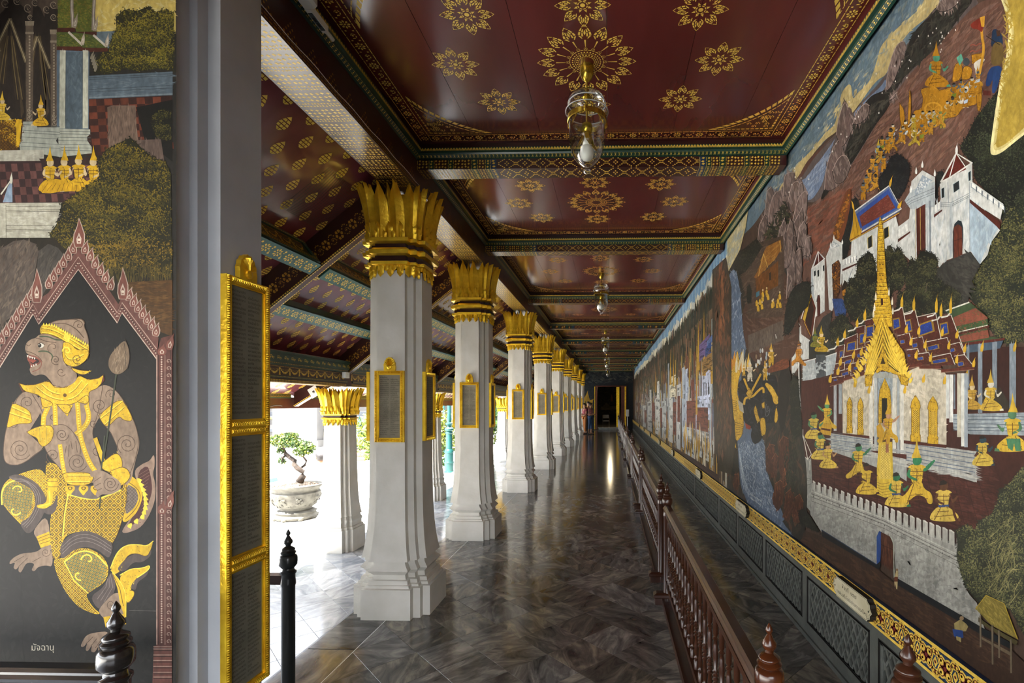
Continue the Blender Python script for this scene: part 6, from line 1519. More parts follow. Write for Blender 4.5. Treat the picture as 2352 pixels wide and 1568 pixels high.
# trunk and arms
P.conv(0, 480, .37)
P.p(SK, (200, 1150), (560, 1140), (640, 1085), (700, 1108), (725, 1160), (620, 1285), (572, 1370), (580, 1430), (640, 1640), (620, 1700), (420, 1700), (400, 1640), (260, 1480), (268, 1300))
P.p(SK, (150, 1128), (235, 1150), (262, 1250), (205, 1340), (175, 1390), (240, 1450), (270, 1485), (210, 1525), (140, 1585), (60, 1590), (22, 1560), (20, 1470), (40, 1350), (70, 1240), (100, 1175))
P.p(SK, (640, 1085), (700, 1108), (760, 1170), (832, 1310), (866, 1430), (862, 1490), (838, 1570), (815, 1690), (770, 1720), (730, 1640), (722, 1570), (735, 1490), (690, 1390), (640, 1330), (600, 1270))
for x, y, r, t, a in ((125, 1490, 70, 2.4, .5), (170, 1200, 45, 1.6, 2), (620, 1220, 50, 1.8, 1), (790, 1460, 66, 2.3, 2.2), (480, 1570, 62, 2.3, .4), (330, 1290, 26, 1.4, 0), (580, 1330, 26, 1.3, 1), (330, 1530, 46, 1.6, 2), (600, 1500, 34, 1.3, .3), (690, 1150, 36, 1.3, 2.6), (80, 1330, 30, 1.2, 0), (440, 1450, 30, 1.2, 2)): P.spiral(SKD, 4, x, y, r, t, a)
for pts in ([(200, 1150), (262, 1250), (268, 1300), (258, 1480), (400, 1640)], [(640, 1085), (610, 1270), (572, 1370), (580, 1430), (640, 1640)], [(150, 1128), (100, 1175), (40, 1350), (20, 1470), (22, 1560), (60, 1590), (140, 1585), (270, 1485)], [(700, 1108), (760, 1170), (832, 1310), (866, 1430), (838, 1570), (770, 1720)], [(735, 1490), (690, 1390), (640, 1330)]): P.line(SKD, 4, *pts)
def goldpoly(pts, bands=(), seed=1, n=60):
    P.p(GO, pts); P.strokes(pts, [GOD, 'a5841c', GL, 'e6cc50'], n, 7, 2.4, .8, 1.2, seed); P.line(GOD, 3.5, *(list(pts) + [pts[0]]))
    for b in bands: P.line(GL, 5, *b); P.line(GOD, 2.5, *[(x, y + 7) for x, y in b])
goldpoly([(78, 1198), (185, 1248), (195, 1292), (202, 1332), (110, 1330), (38, 1365), (50, 1310), (62, 1255)], ([(72, 1225), (185, 1275)], [(60, 1262), (190, 1305)]), 31)
goldpoly([(165, 1382), (240, 1345), (335, 1340), (330, 1430), (270, 1482), (238, 1452), (232, 1420), (185, 1402)], ([(245, 1350), (250, 1440)], [(290, 1345), (285, 1460)]), 32)
goldpoly([(610, 1282), (745, 1168), (792, 1230), (832, 1318), (765, 1312), (740, 1280), (672, 1352), (645, 1342)], ([(622, 1298), (760, 1190)], [(650, 1335), (772, 1225)]), 33)
P.p(SK, (330, 1345), (390, 1333), (432, 1358), (462, 1395), (502, 1470), (497, 1522), (476, 1512), (470, 1470), (452, 1450), (442, 1502), (420, 1542), (396, 1532), (388, 1480), (340, 1455)); P.spiral(SKD, 4, 385, 1400, 42, 2.0); 
for a, b in (((402, 1530), (412, 1470)), ((425, 1536), (430, 1462)), ((448, 1490), (440, 1440)), ((480, 1510), (470, 1440))): P.line(SKD, 3.5, a, b)
P.line(SKD, 3.5, (330, 1345), (390, 1333), (432, 1358), (462, 1395), (502, 1470), (497, 1522))
P.line(GO, 30, (340, 1205), (345, 1340)); P.line(GO, 30, (480, 1195), (490, 1340), (500, 1420), (545, 1560), (600, 1640)); P.line(GO, 30, (300, 1225), (272, 1285), (268, 1342)); P.line(GO, 30, (535, 1215), (556, 1290), (530, 1350), (470, 1398)); P.line(GO, 26, (372, 1460), (385, 1560), (400, 1640)); P.line(GO, 26, (590, 1420), (640, 1560), (700, 1640))
for pts in ([(340, 1205), (345, 1340)], [(480, 1195), (490, 1340), (500, 1420), (545, 1560), (600, 1640)], [(300, 1225), (272, 1285), (268, 1342)], [(535, 1215), (556, 1290), (530, 1350), (470, 1398)], [(372, 1460), (385, 1560), (400, 1640)]):
    for x, y in along(pts, 15): P.ell(GL, x, y, 7, 5, n=7); P.ell(GOD, x + 3, y + 5, 3, 2, n=5)
# waist ornaments and gripping hand
P.conv(0, 1000, .3623)
goldpoly([(395, 245), (430, 232), (560, 232), (600, 262), (565, 318), (420, 316)], ([(430, 250), (570, 250)], [(425, 290), (570, 290)]), 34)
P.p('6b5f58', (430, 372), (440, 318), (620, 315), (640, 400), (560, 402))
for x in (445, 530, 605): P.flame(GO, x, 316, 66, 62, PI / 2, GOD, 0)
for pts in ([(650, 170), (740, 100), (780, 160), (765, 240), (700, 235), (640, 210)], [(700, 225), (790, 190), (840, 260), (760, 330), (720, 300)]): goldpoly(pts, (), 35, 40)
P.line('39402f', 9, (664, 0), (640, 240)); P.line('39402f', 9, (640, 350), (630, 465))
P.p(SK, (570, 240), (602, 215), (660, 225), (702, 250), (762, 290), (770, 340), (700, 376), (645, 370), (618, 395), (605, 370), (620, 345), (595, 330), (590, 290), (610, 262), (575, 262)); P.spiral(SKD, 4, 700, 305, 52, 2.3)
for a, b in (((598, 290), (640, 262)), ((600, 322), (640, 300)), ((612, 350), (645, 335))): P.line(SKD, 3.5, a, b)
# lotus
P.conv(0, 480, .37)
P.line('39402f', 10, (722, 1020), (690, 1250), (640, 1568))
P.p('7a6650', (775, 808), (800, 862), (806, 930), (790, 992), (745, 1026), (700, 1020), (672, 980), (676, 920), (712, 870)).strokes([(770, 830), (795, 900), (785, 980), (740, 1015), (690, 985), (700, 900)], ['99836a', '5b4a3a', 'ad977c', '6a5642'], 150, 26, 2, PI / 2 + .15, .2, 36)
P.line('40332a', 4, (775, 808), (800, 862), (806, 930), (790, 992)); P.line('40332a', 3, (770, 830), (782, 900), (776, 990))
# collar, neck, head
P.p(SK, (300, 1045), (420, 960), (475, 1000), (478, 1060), (440, 1110), (340, 1110))
for y in (1050, 1068, 1086): P.line(SKD, 3, (310, y), (390, y + 22), (470, y - 6))
goldpoly([(118, 1080), (155, 1092), (215, 1090), (300, 1064), (340, 1106), (410, 1108), (460, 1066), (492, 1032), (550, 1060), (612, 1050), (642, 1028), (646, 1062), (602, 1112), (560, 1130), (520, 1182), (440, 1212), (370, 1216), (282, 1192), (235, 1152), (150, 1130)], ([(225, 1100), (290, 1155), (380, 1185), (470, 1170), (545, 1080)], [(260, 1085), (310, 1130), (380, 1150), (450, 1135), (510, 1060)]), 37, 160)
for pts in ([(252, 1168), (350, 1212), (262, 1242)], [(352, 1212), (452, 1215), (418, 1286)], [(480, 1196), (550, 1140), (552, 1216)]): goldpoly(pts, (), 38, 22)
P.p(GO, (400, 1115), (440, 1150), (410, 1195), (365, 1160)); P.ell(GOD, 403, 1155, 12, 12, n=8)
P.p(SK, (262, 780), (290, 720), (345, 690), (430, 685), (480, 686), (500, 678), (524, 692), (530, 712), (516, 722), (545, 780), (556, 860), (545, 930), (475, 985), (420, 962), (380, 870))
P.p(SK, (222, 800), (240, 780), (300, 768), (390, 800), (402, 880), (402, 960), (425, 985), (476, 1010), (478, 1060), (430, 1100), (340, 1100), (300, 1050), (280, 1030), (250, 1025), (215, 1036), (190, 1020), (182, 990), (200, 972), (245, 958), (256, 940), (226, 914), (165, 900), (154, 862), (166, 826), (196, 806))
P.p('7d4436', (164, 902), (226, 912), (258, 938), (246, 962), (200, 980), (188, 992), (186, 960), (170, 938)); P.p('2a1512', (180, 925), (225, 926), (246, 942), (236, 956), (196, 964)); P.p('a34a38', (168, 934), (200, 930), (226, 940), (205, 955))
for x, y in ((172, 908), (186, 914), (200, 918), (214, 922)): P.p('e8e2d2', (x - 6, y - 3), (x + 6, y + 1), (x, y + 14))
for x, y in ((196, 978), (210, 974), (224, 968)): P.p('e8e2d2', (x - 5, y + 3), (x + 5, y + 1), (x - 1, y - 12))
P.line('46573a', 8, (238, 885), (262, 880), (300, 884), (330, 910), (318, 940)); P.line('46573a', 8, (245, 790), (300, 790), (345, 812), (390, 812)); P.line(SKD, 4, (160, 880), (210, 895), (250, 925), (262, 950)); P.line(SKD, 4, (160, 840), (180, 850), (190, 838)); P.line(SKD, 4, (222, 800), (250, 806), (285, 822), (350, 828)); P.line('8a5040', 5, (176, 905), (230, 920), (262, 945), (250, 990), (200, 1010))
P.ell('e8e2d2', 254, 846, 19, 15); P.ell('1a1512', 246, 846, 11, 13); P.ell('e8e2d2', 242, 842, 3.5, 3.5, n=6); P.line(SKD, 4, (232, 838), (254, 828), (280, 842))
P.spiral(SKD, 4, 345, 935, 32, 1.8, 1); P.spiral(SKD, 3.5, 330, 860, 40, 1.0, 2); P.spiral(SKD, 3.5, 380, 1010, 30, 1.3, .5); P.spiral(SKD, 4, 490, 720, 34, 1.3, 3)
P.line(SKD, 4, (290, 720), (345, 690), (430, 685), (500, 678), (530, 705), (518, 722), (545, 780), (556, 860), (545, 930)); P.line(SKD, 3.5, (320, 715), (400, 705), (470, 740), (520, 800))
goldpoly([(248, 742), (258, 722), (295, 714), (370, 738), (445, 790), (505, 835), (552, 852), (552, 905), (480, 868), (380, 808), (300, 775), (250, 776)], ([(262, 735), (330, 745), (430, 800), (545, 870)], [(258, 764), (330, 772), (420, 825), (540, 892)]), 39, 120)
for x, y in along([(262, 718), (330, 722), (440, 785), (550, 850)], 15): P.p(GL, (x - 8, y + 4), (x + 2, y - 14), (x + 8, y + 6))
P.p(GL, (405, 770), (438, 790), (428, 825), (392, 800))
goldpoly([(392, 822), (440, 832), (480, 880), (552, 862), (548, 930), (472, 984), (402, 965), (384, 905)], ([(400, 850), (400, 900), (440, 940), (520, 900)],), 40, 110); P.spiral(GL, 8, 415, 880, 28, 1.2, 3); P.spiral(GOD, 4, 480, 930, 34, 1.5, 1)
goldpoly([(440, 982), (500, 1002), (568, 1004), (520, 1032), (462, 1012)], (), 41, 20); P.p('5a2a22', (112, 1078), (135, 1130), (150, 1138), (118, 1084)); P.p('5a2a22', (642, 1030), (650, 1062), (625, 1090))
# cracks and the name
P.sm = False
P.conv(0, 1000, .3623)
P.line('0e0e0d', 5, (130, 880), (135, 1000), (128, 1100), (150, 1180), (140, 1290), (155, 1450), (150, 1490)); P.line('0c0c0b', 10, (42, 570), (100, 602)); P.line('55544f', 4, (820, 1108), (990, 1112))
def mural_text(P, body, size, fn, col):
    mb = MB(); text_polys(body, size, lambda u, v: fn(u, v), None, mb); P.lift(mb.v); c = lin(col); i = len(P.v)
    P.v.extend(P.to3d(x, y, P.d) for x, y in mb.v); P.f.extend(tuple(i + q for q in f) for f in mb.f); P.c.extend([c] * len(mb.f))
mural_text(P, 'มัจฉานุ', 21, lambda u, v: (71 + u * .93, 1493.5 - v * 1.0), 'd9d2bb')
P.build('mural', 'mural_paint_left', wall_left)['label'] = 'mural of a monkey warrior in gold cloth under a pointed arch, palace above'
# ---------------------------------------------------------------- right mural: sky and hills, a procession, white forts, a palace court, a river and far battle scenes
R_ = Paint(lambda px, py, d: at_x(px, py, WX + .026 - d))
Q = R_
Q.conv(0, 0, 1)
def wallquad(col, ya, yb, za, zb):
    Q.d += 4e-6; Q.H[:] = Q.d; i = len(Q.v); X = WX + .026 - Q.d
    Q.v.extend([(X, ya, za), (X, yb, za), (X, yb, zb), (X, ya, zb)]); Q.f.append((i, i + 1, i + 2, i + 3)); Q.c.append(lin(col))
wallquad('4a3a30', -2.5, YE, .607, 3.62)
wallquad('4f3a30', -2.5, 1.4, .607, 3.62)
def C4(): return Q.conv(1740, 0, .35706)
def C5(): return Q.conv(1740, 500, .35706)
def C6(): return Q.conv(1740, 1000, .36234)
def C8(): return Q.conv(1400, 560, .31898)
def CG(): return Q.conv(1640, 760, .4908)      # crop of the giant and the river
# ---- sky
Q.sm = True
C4()
Q.p('5f7380', (-260, 1600), (-60, 1330), (130, 1010), (300, 740), (500, 440), (680, 190), (830, -20), (1230, -20), (1150, 80), (850, 480), (620, 700), (330, 1020), (100, 1260), (-60, 1500))
Q.strokes([(-60, 1330), (130, 1010), (500, 440), (830, -20), (1150, -20), (850, 420), (520, 740), (200, 1100), (0, 1330)], ['6f8490', '53666f', '7b8c92', '4d6478', '858a80', '5b6f80'], 900, 60, 9, -1.1, .25, 50)
Q.p('bca873', (130, 1215), (200, 1130), (260, 1050), (330, 985), (400, 900), (440, 850), (500, 800), (520, 700), (540, 590), (600, 525), (612, 645), (640, 600), (720, 530), (760, 420), (790, 300), (840, 240), (900, 180), (960, 130), (1000, 100), (1060, 30), (1080, -20), (1190, -20), (1150, 70), (1000, 180), (930, 260), (850, 400), (830, 480), (760, 520), (640, 690), (520, 840), (430, 900), (350, 1000), (260, 1140), (160, 1260))
Q.strokes([(200, 1130), (440, 850), (540, 600), (720, 530), (840, 240), (1080, 0), (1180, 0), (930, 250), (640, 680), (350, 990), (200, 1200)], ['cdb980', 'a8986c', 'd6c690', '8f8a70'], 330, 32, 7, -1.0, .3, 51)
Q.strokes([(60, 1200), (300, 950), (520, 640), (760, 330), (1000, 60), (1000, 100), (760, 440), (520, 740), (300, 1010), (100, 1240)], ['b5ab88', '8d978e', '7a8a90'], 160, 30, 6, -1.0, .3, 52)
# ---- far hills and lakes
Q.p('5e5452', (240, 1180), (330, 1020), (520, 850), (640, 690), (830, 480), (1010, 210), (1200, -20), (1500, -20), (900, 700), (420, 1300), (250, 1300))
Q.p('6f7f99', (270, 1170), (330, 1130), (480, 920), (505, 880), (470, 960), (440, 1080), (420, 1180), (350, 1290), (290, 1280), (240, 1200)).strokes([(280, 1180), (480, 930), (440, 1080), (340, 1280)], ['8493ad', '9aa5b5', '5a6880'], 140, 36, 4, -.95, .12, 53)
Q.p('6f7f99', (610, 730), (700, 640), (800, 550), (825, 500), (830, 560), (740, 650), (640, 760)).strokes([(620, 730), (800, 560), (820, 540), (700, 690)], ['8c9ab2', '5a6880'], 50, 26, 4, -.9, .12, 54)
Q.p('5a3c34', (260, 1140), (330, 1015), (470, 900), (500, 880), (440, 930), (350, 1030), (275, 1160))
# ---- red-brown land with the procession
Q.p('63473c', (-300, 2400), (-200, 1700), (300, 1330), (420, 1300), (620, 1050), (900, 560), (1250, 190), (1450, -20), (1760, -20), (1760, 2400))
Q.strokes([(330, 1340), (620, 1060), (940, 540), (1300, 160), (1560, 0), (1590, 300), (1400, 700), (1250, 1000), (900, 1200), (600, 1400), (350, 1600)], ['75584c', '523a30', '83624f', '6a4438', '48342c', '7d6258'], 1500, 60, 9, -.85, .18, 55)
Q.strokes([(250, 1380), (600, 1200), (620, 1500), (300, 1700)], ['7d4a38', '5e3a2e', '8b5a48'], 200, 50, 8, -.7, .2, 56)
Q.p('24221f', (400, 1290), (440, 1180), (540, 1040), (600, 860), (640, 740), (720, 620), (790, 590), (860, 560), (930, 400), (1000, 200), (1160, 60), (1190, -20), (1410, -20), (1300, 110), (1230, 210), (1160, 300), (1000, 440), (920, 520), (840, 700), (760, 800), (640, 1000), (600, 1060), (500, 1180), (430, 1270))
Q.strokes([(480, 1160), (640, 760), (860, 560), (1000, 220), (1200, 0), (1380, 0), (1160, 290), (920, 520), (740, 800), (580, 1060)], ['302f2a', '191917', '3c3b33', '4b473e', '2a2d28'], 700, 36, 8, -.95, .4, 57)
def rock(pts, seed, base='6d5a55', cols=('81706a', '56463f', '93807a', '453a36')):
    Q.p(base, pts); Q.strokes(pts, list(cols), 42, 36, 7, PI / 2 - .15, .2, seed); Q.line('2a2422', 4, *pts[-3:], pts[0]); k = len(pts) // 3
    Q.line('a8958c', 3.5, *pts[:k + 2])
C4()
rock([(505, 870), (520, 760), (560, 645), (580, 690), (610, 700), (612, 830), (585, 890), (540, 960)], 60)
rock([(825, 590), (832, 480), (870, 340), (905, 275), (945, 262), (960, 300), (930, 380), (900, 470), (860, 560)], 61, '77655f')
rock([(1150, 60), (1175, 0), (1330, -20), (1250, 60), (1180, 80)], 62, '6a5a54')
rock([(850, 640), (900, 590), (890, 620), (850, 650)], 63, '8a7a70')
rock([(610, 800), (640, 720), (690, 660), (720, 680), (720, 740), (660, 800)], 64, '5e4f49')
rock([(430, 1220), (440, 1080), (480, 960), (520, 900), (560, 980), (580, 1060), (540, 1180), (470, 1230)], 65)
rock([(480, 1100), (520, 1010), (570, 990), (600, 1070), (560, 1170), (500, 1190)], 66, '5d4e4a')
for i, pts in enumerate([[(45, 1400), (60, 1230), (90, 1200), (110, 1260), (90, 1420)], [(60, 1480), (90, 1250), (170, 1210), (210, 1230), (200, 1330), (160, 1480)], [(165, 1260), (170, 1130), (205, 1105), (240, 1110), (245, 1180), (210, 1260)], [(195, 1300), (220, 1180), (262, 1160), (275, 1200), (260, 1330), (215, 1380)], [(260, 1260), (270, 1180), (290, 1170), (300, 1240), (285, 1300)], [(225, 1420), (260, 1270), (310, 1220), (322, 1250), (318, 1400), (250, 1500)], [(210, 1600), (230, 1440), (290, 1330), (300, 1420), (260, 1620)], [(270, 1640), (290, 1470), (320, 1430), (322, 1560), (300, 1660)], [(0, 1560), (10, 1450), (45, 1380), (70, 1400), (40, 1560)], [(300, 1650), (310, 1530), (335, 1520), (330, 1640)]]): rock(pts, 70 + i, ['6b5850', '75605a', '5c4c46', '685248'][i % 4])
Q.strokes([(60, 1450), (180, 1300), (220, 1420), (180, 1700), (20, 1700)], ['23231c', '32312a', '1b1b16', '4a4a30'], 300, 22, 8, .5, 1, 85)
# ---- trees at the right and the ochre cloud
TREE = ['191c17', '262a1f', '343a2a', '454a35', '565a40']
C4()
Q.foliage('1c1e1a', TREE[:4], [(1300, 940), (1345, 880), (1400, 760), (1480, 660), (1530, 600), (1560, 560), (1760, 600), (1760, 1560), (1600, 1560), (1570, 1400), (1480, 1240), (1390, 1150), (1390, 1050), (1330, 1000)], 2600, 13, 86, 80)
Q.p('e0d69c', (1555, -30), (1590, 60), (1620, 170), (1606, 300), (1600, 360), (1560, 520), (1532, 690), (1512, 830), (1492, 990), (1530, 1000), (1580, 975), (1640, 925), (1760, 830), (1760, -30))
Q.p('c9b877', (1575, -30), (1604, 60), (1640, 180), (1620, 360), (1580, 520), (1552, 690), (1530, 830), (1512, 975), (1580, 955), (1640, 905), (1760, 810), (1760, -30))
Q.p('a98f3a', (1596, -30), (1624, 60), (1652, 190), (1636, 360), (1590, 540), (1564, 700), (1545, 840), (1528, 958), (1590, 930), (1650, 880), (1760, 780), (1760, -30))
Q.strokes([(1600, 0), (1740, 0), (1740, 790), (1600, 910), (1540, 940)], ['af9440', 'a28936', 'b39a46', 'a68d3a'], 500, 26, 6, 1.2, .8, 87)
C5()
Q.foliage('20241c', ['1a1d18', '252a1f', '3a3f28', '575534', '6f6a3e'], [(1560, 60), (1620, -60), (1760, -100), (1760, 760), (1700, 800), (1600, 820), (1540, 770), (1480, 700), (1480, 640), (1400, 560), (1350, 500), (1345, 400), (1360, 330), (1440, 240), (1440, 130)], 3600, 13, 88, 80)
# ---- procession
CG_ = 1
Q.conv(2040, 40, .357)
GO2, GO2L, GO2D = 'a8761c', 'c89430', '553510'
def gpoly(pts, seed, n=40):
    Q.p(GO2, pts); Q.strokes(pts, [GO2L, '8a5f18', GO2D, 'b98526', 'd2a03c'], n, 12, 2.2, .8, 1.1, seed); Q.line(GO2D, 2.6, *(list(pts) + [pts[0]]))
gpoly([(72, 545), (100, 590), (108, 650), (95, 700), (150, 715), (160, 600), (215, 590), (225, 520), (205, 460), (300, 440), (330, 470), (400, 450), (470, 430), (540, 400), (600, 410), (605, 480), (570, 560), (480, 580), (440, 640), (360, 650), (300, 700), (240, 760), (150, 770), (90, 730), (75, 650)], 90, 260)
for x, y, r in ((290, 590, 60), (160, 740, 26)): Q.ell(GO2L, x, y, r, r * .8); Q.ell(GO2, x, y, r * .8, r * .62); 
for k in range(8): Q.line(GO2L, 3, (290, 590), (290 + 50 * math.cos(k * PI / 4), 590 + 40 * math.sin(k * PI / 4)))
Q.figure(310, 445, 330, 1, 'kneel', gold='a8761c', skin='4f8f72', lc=GO2D)
gpoly([(410, 420), (420, 330), (440, 290), (480, 300), (470, 400)], 93, 30); Q.p('5aa088', (440, 260), (470, 232), (482, 270), (460, 310)); gpoly([(470, 400), (480, 320), (510, 310), (545, 330), (530, 400)], 94, 30); Q.ell('3c4246', 503, 285, 22, 26)
gpoly([(535, 240), (605, 228), (610, 262), (540, 300)], 95, 14); Q.p('d0cabb', (552, 290), (600, 262), (628, 268), (600, 300), (605, 330), (570, 345), (552, 320)); Q.p('cfc8b6', (560, 330), (598, 335), (590, 390), (565, 380)); Q.p('cfc8b6', (440, 540), (470, 470), (500, 440), (520, 450), (500, 540), (470, 560)); Q.line(GO2L, 16, (605, 0), (600, 110), (618, 200), (600, 300), (580, 400))
Q.p('7d2f22', (525, 45), (590, 0), (622, 10), (612, 60), (605, 100), (575, 75), (540, 72)); Q.p(GO2L, (590, 0), (622, -10), (618, 60), (600, 60)); 
for y in (185, 225): Q.line('8a4a3c', 7, (525, y), (545, y - 15), (565, y), (585, y - 18), (605, y - 15))
gpoly([(570, 490), (605, 480), (600, 560), (590, 605), (572, 600)], 96, 18)
rng = random.Random(4)
for i in range(26):
    t = i / 25; x = 590 - 640 * t + rng.uniform(-25, 25); y = 560 + 330 * t + rng.uniform(-60, 60) - (70 if t < .3 else 0)
    h = rng.uniform(120, 165); Q.figure(x, y, h, 1, 'stand' if i % 2 else 'lunge', gold=rng.choice(['a8761c', 'b5842a', '9a6a18', 'a89030']), skin=rng.choice(['49545e', '6d8494', 'a9a493', '3c3c3a', 'c0b8a4', '6a7a4a']), lc=GO2D, crown=i % 5 == 0)
    if i % 3 == 0: Q.p(rng.choice(['a7b4c4', '6d7a2c', '7d2f22']), (x - 14, y - h * .3), (x + 16, y - h * .35), (x + 10, y - h * .2), (x - 12, y - h * .16))
gpoly([(125, 690), (130, 560), (140, 440), (150, 560), (140, 690)], 130, 16)
C4()
for i, (x, y) in enumerate(((835, 940), (790, 1010), (810, 1060), (740, 1060), (760, 1110), (720, 1150), (700, 1190), (760, 1180), (680, 1240))): Q.figure(x, y + 50, 150, 1, 'lunge' if i % 2 else 'stand', gold=['a8761c', 'b5842a'][i % 2], skin='3c3c3a' if i % 2 else '54626a', lc=GO2D, crown=False)
Q.p('23364f', (1510, 190), (1540, 185), (1575, 230), (1580, 300), (1500, 310), (1505, 240)); Q.p('6b5730', (1505, 300), (1535, 265), (1580, 280), (1585, 410), (1500, 430)); Q.p('25406f', (1490, 430), (1575, 420), (1560, 500), (1530, 600), (1505, 600), (1515, 500), (1490, 560), (1462, 550)); Q.p('5a2a22', (1450, 580), (1500, 585), (1500, 615), (1452, 612)); Q.line('2a2018', 5, (1470, 230), (1560, 290)); Q.p('4a3022', (1535, 195), (1560, 195), (1560, 230), (1540, 235))
Q.foliage('17181a', ['131417', '1e2022', '2a2c2c'], [(780, 1140), (830, 1080), (850, 1010), (900, 985), (960, 1030), (985, 1090), (960, 1200), (900, 1290), (840, 1250), (780, 1230)], 420, 12, 150, 60)
Q.foliage('17181a', ['131417', '1e2022', '2c2e2a'], [(1150, 1110), (1200, 1095), (1200, 1170), (1160, 1200), (1165, 1290), (1140, 1310)], 120, 11, 151, 40)
Q.foliage('1a1b1a', ['141515', '1f211f', '2b2d28'], [(590, 1300), (640, 1260), (660, 1340), (610, 1440), (600, 1560), (560, 1700), (530, 1560), (560, 1400)], 300, 12, 152, 50)
Q.p('6a3a22', (480, 1510), (560, 1240), (600, 1200), (602, 1300), (560, 1500), (500, 1620), (470, 1600)).strokes([(480, 1510), (590, 1220), (590, 1300), (500, 1600)], ['2a2220', 'a0621e', '1c1714', 'b87a2a'], 160, 12, 6, -1.0, .6, 153)
# ---- white forts
Q.sm = False
W1, W2, W3, WL = 'c3c5c0', 'a5adb0', '8b979f', '5c6468'
C4()
Q.p(W1, (900, 1460), (930, 1440), (975, 1405), (982, 1340), (945, 1290), (985, 1230), (990, 1165), (1060, 1095), (1142, 1140), (1142, 1320), (1180, 1300), (1172, 1182), (1280, 1120), (1380, 1050), (1382, 1170), (1582, 1312), (1562, 1412), (1370, 1290), (1560, 1480), (1500, 1560), (1480, 1640), (1430, 1700), (1370, 1615), (1200, 1680), (1170, 1720), (1130, 1670), (1000, 1690), (900, 1600), (880, 1500))
Q.strokes([(990, 1300), (1140, 1320), (1380, 1200), (1480, 1400), (1400, 1620), (1180, 1660), (1000, 1640)], ['cfd0cb', 'b3b7b4', 'bfc3c3', 'a9b1b4'], 330, 50, 8, PI / 2, .15, 154)
Q.p('9fb0bc', (1362, 1290), (1440, 1350), (1550, 1470), (1480, 1570), (1430, 1700), (1370, 1610)).strokes([(1370, 1300), (1540, 1470), (1430, 1680)], ['b0bec6', '8fa2b0'], 80, 40, 8, PI / 2, .2, 155)
Q.p('4a1f17', (1366, 1280), (1562, 1430), (1560, 1475), (1362, 1300)); Q.p(W3, (1372, 1175), (1582, 1320), (1578, 1345), (1372, 1205))
for k in range(6): x = 1378 + k * 36; y = 1180 + k * 26; Q.p('dedfd9', (x, y - 4), (x + 27, y + 14), (x + 26, y + 40), (x - 1, y + 20)); Q.p('59636a', (x + 27, y + 14), (x + 34, y + 24), (x + 33, y + 60), (x + 26, y + 46))
Q.p(W2, (945, 1290), (985, 1225), (1140, 1160), (1142, 1200), (1142, 1330), (985, 1345)).p(W1, (985, 1225), (1060, 1100), (1142, 1142), (1140, 1165)); Q.p('8f9da8', (1010, 1235), (1060, 1125), (1125, 1160), (1018, 1260)); Q.strokes([(1015, 1240), (1062, 1135), (1118, 1165), (1025, 1250)], ['d9dbd6', 'c0c6c8'], 45, 8, 4, 0, 1.5, 156)
for y in (1270, 1290, 1305): Q.line(WL, 2.5, (950, y + 30), (990, y), (1140, y - 62))
for x, y in ((1020, 1110), (1060, 1070), (1140, 1125), (985, 1230)): Q.flame('dfe0da', x, y + 8, 46, 14, -PI / 2, None, 0)
Q.p('4a2018', (1020, 1345), (1080, 1310), (1082, 1640), (1026, 1700)).strokes([(1024, 1350), (1076, 1320), (1078, 1640), (1028, 1690)], ['5e2c20', '3a1712'], 40, 40, 4, PI / 2, .05, 157); Q.line('b9a05a', 3, (1046, 1335), (1050, 1670)); Q.line('b9a05a', 3, (1016, 1345), (1018, 1700)); Q.line(WL, 3, (1090, 1310), (1092, 1640)); Q.line('7a8288', 12, (1108, 1290), (1112, 1660))
Q.p('5a211a', (1182, 1165), (1278, 990), (1350, 1085)).strokes([(1195, 1155), (1278, 1005), (1335, 1085)], ['6e2c22', '46180f'], 50, 16, 4, -.9, .2, 158); Q.line('d6d6ce', 10, (1178, 1172), (1278, 985), (1382, 1050)); Q.line('d6d6ce', 6, (1278, 985), (1235, 1140)); Q.line('d6d6ce', 6, (1278, 985), (1345, 1085)); Q.line('d6d6ce', 9, (1178, 1172), (1240, 1140), (1382, 1045)); Q.flame('dfe0da', 1280, 990, 76, 16, -PI / 2, None, .6)
for a in ((1258, 1185, 1296, 1160, 1298, 1215, 1262, 1240), (1355, 1110, 1372, 1098, 1372, 1158, 1358, 1165), (1182, 1215, 1200, 1205, 1202, 1268, 1184, 1275)): Q.p('1d2326', *[(a[i], a[i + 1]) for i in (0, 2, 4, 6)]); Q.line('8fa8b0', 3, (a[0], a[1]), (a[2], a[3]), (a[4], a[5]), (a[6], a[7]), (a[0], a[1]))
for o in (0, 14, 24): Q.line(WL, 2.5, (1175, 1305 + o), (1250, 1300 + o), (1370, 1238 + o))
Q.line('8a949a', 4, (1225, 1170), (1228, 1300)); Q.line('8a949a', 4, (1362, 1170), (1366, 1620)); Q.p('a7aeb0', (1235, 1310), (1250, 1305), (1250, 1650), (1236, 1660))
C5()
Q.p('1f2a30', (1256, 90), (1266, 40), (1290, 15), (1312, 22), (1322, 60), (1322, 235), (1312, 100), (1290, 40), (1268, 60), (1262, 270), (1256, 270)); Q.p('5b2d20', (1262, 60), (1290, 40), (1314, 60), (1318, 236), (1262, 268)).strokes([(1264, 70), (1312, 60), (1314, 230), (1264, 260)], ['6e3826', '48201680'[:6]], 30, 30, 4, PI / 2, .05, 159); Q.line('32150f', 3, (1290, 42), (1291, 250)); Q.line('32150f', 3, (1262, 150), (1318, 130))
Q.p('34332f', (1130, 330), (1170, 318), (1210, 282), (1370, 218), (1432, 300), (1370, 420), (1352, 560), (1200, 620), (1120, 520)).strokes([(1180, 320), (1370, 230), (1420, 310), (1340, 540), (1200, 600)], ['3f3e39', '282724', '494640'], 160, 40, 10, .6, .4, 160)
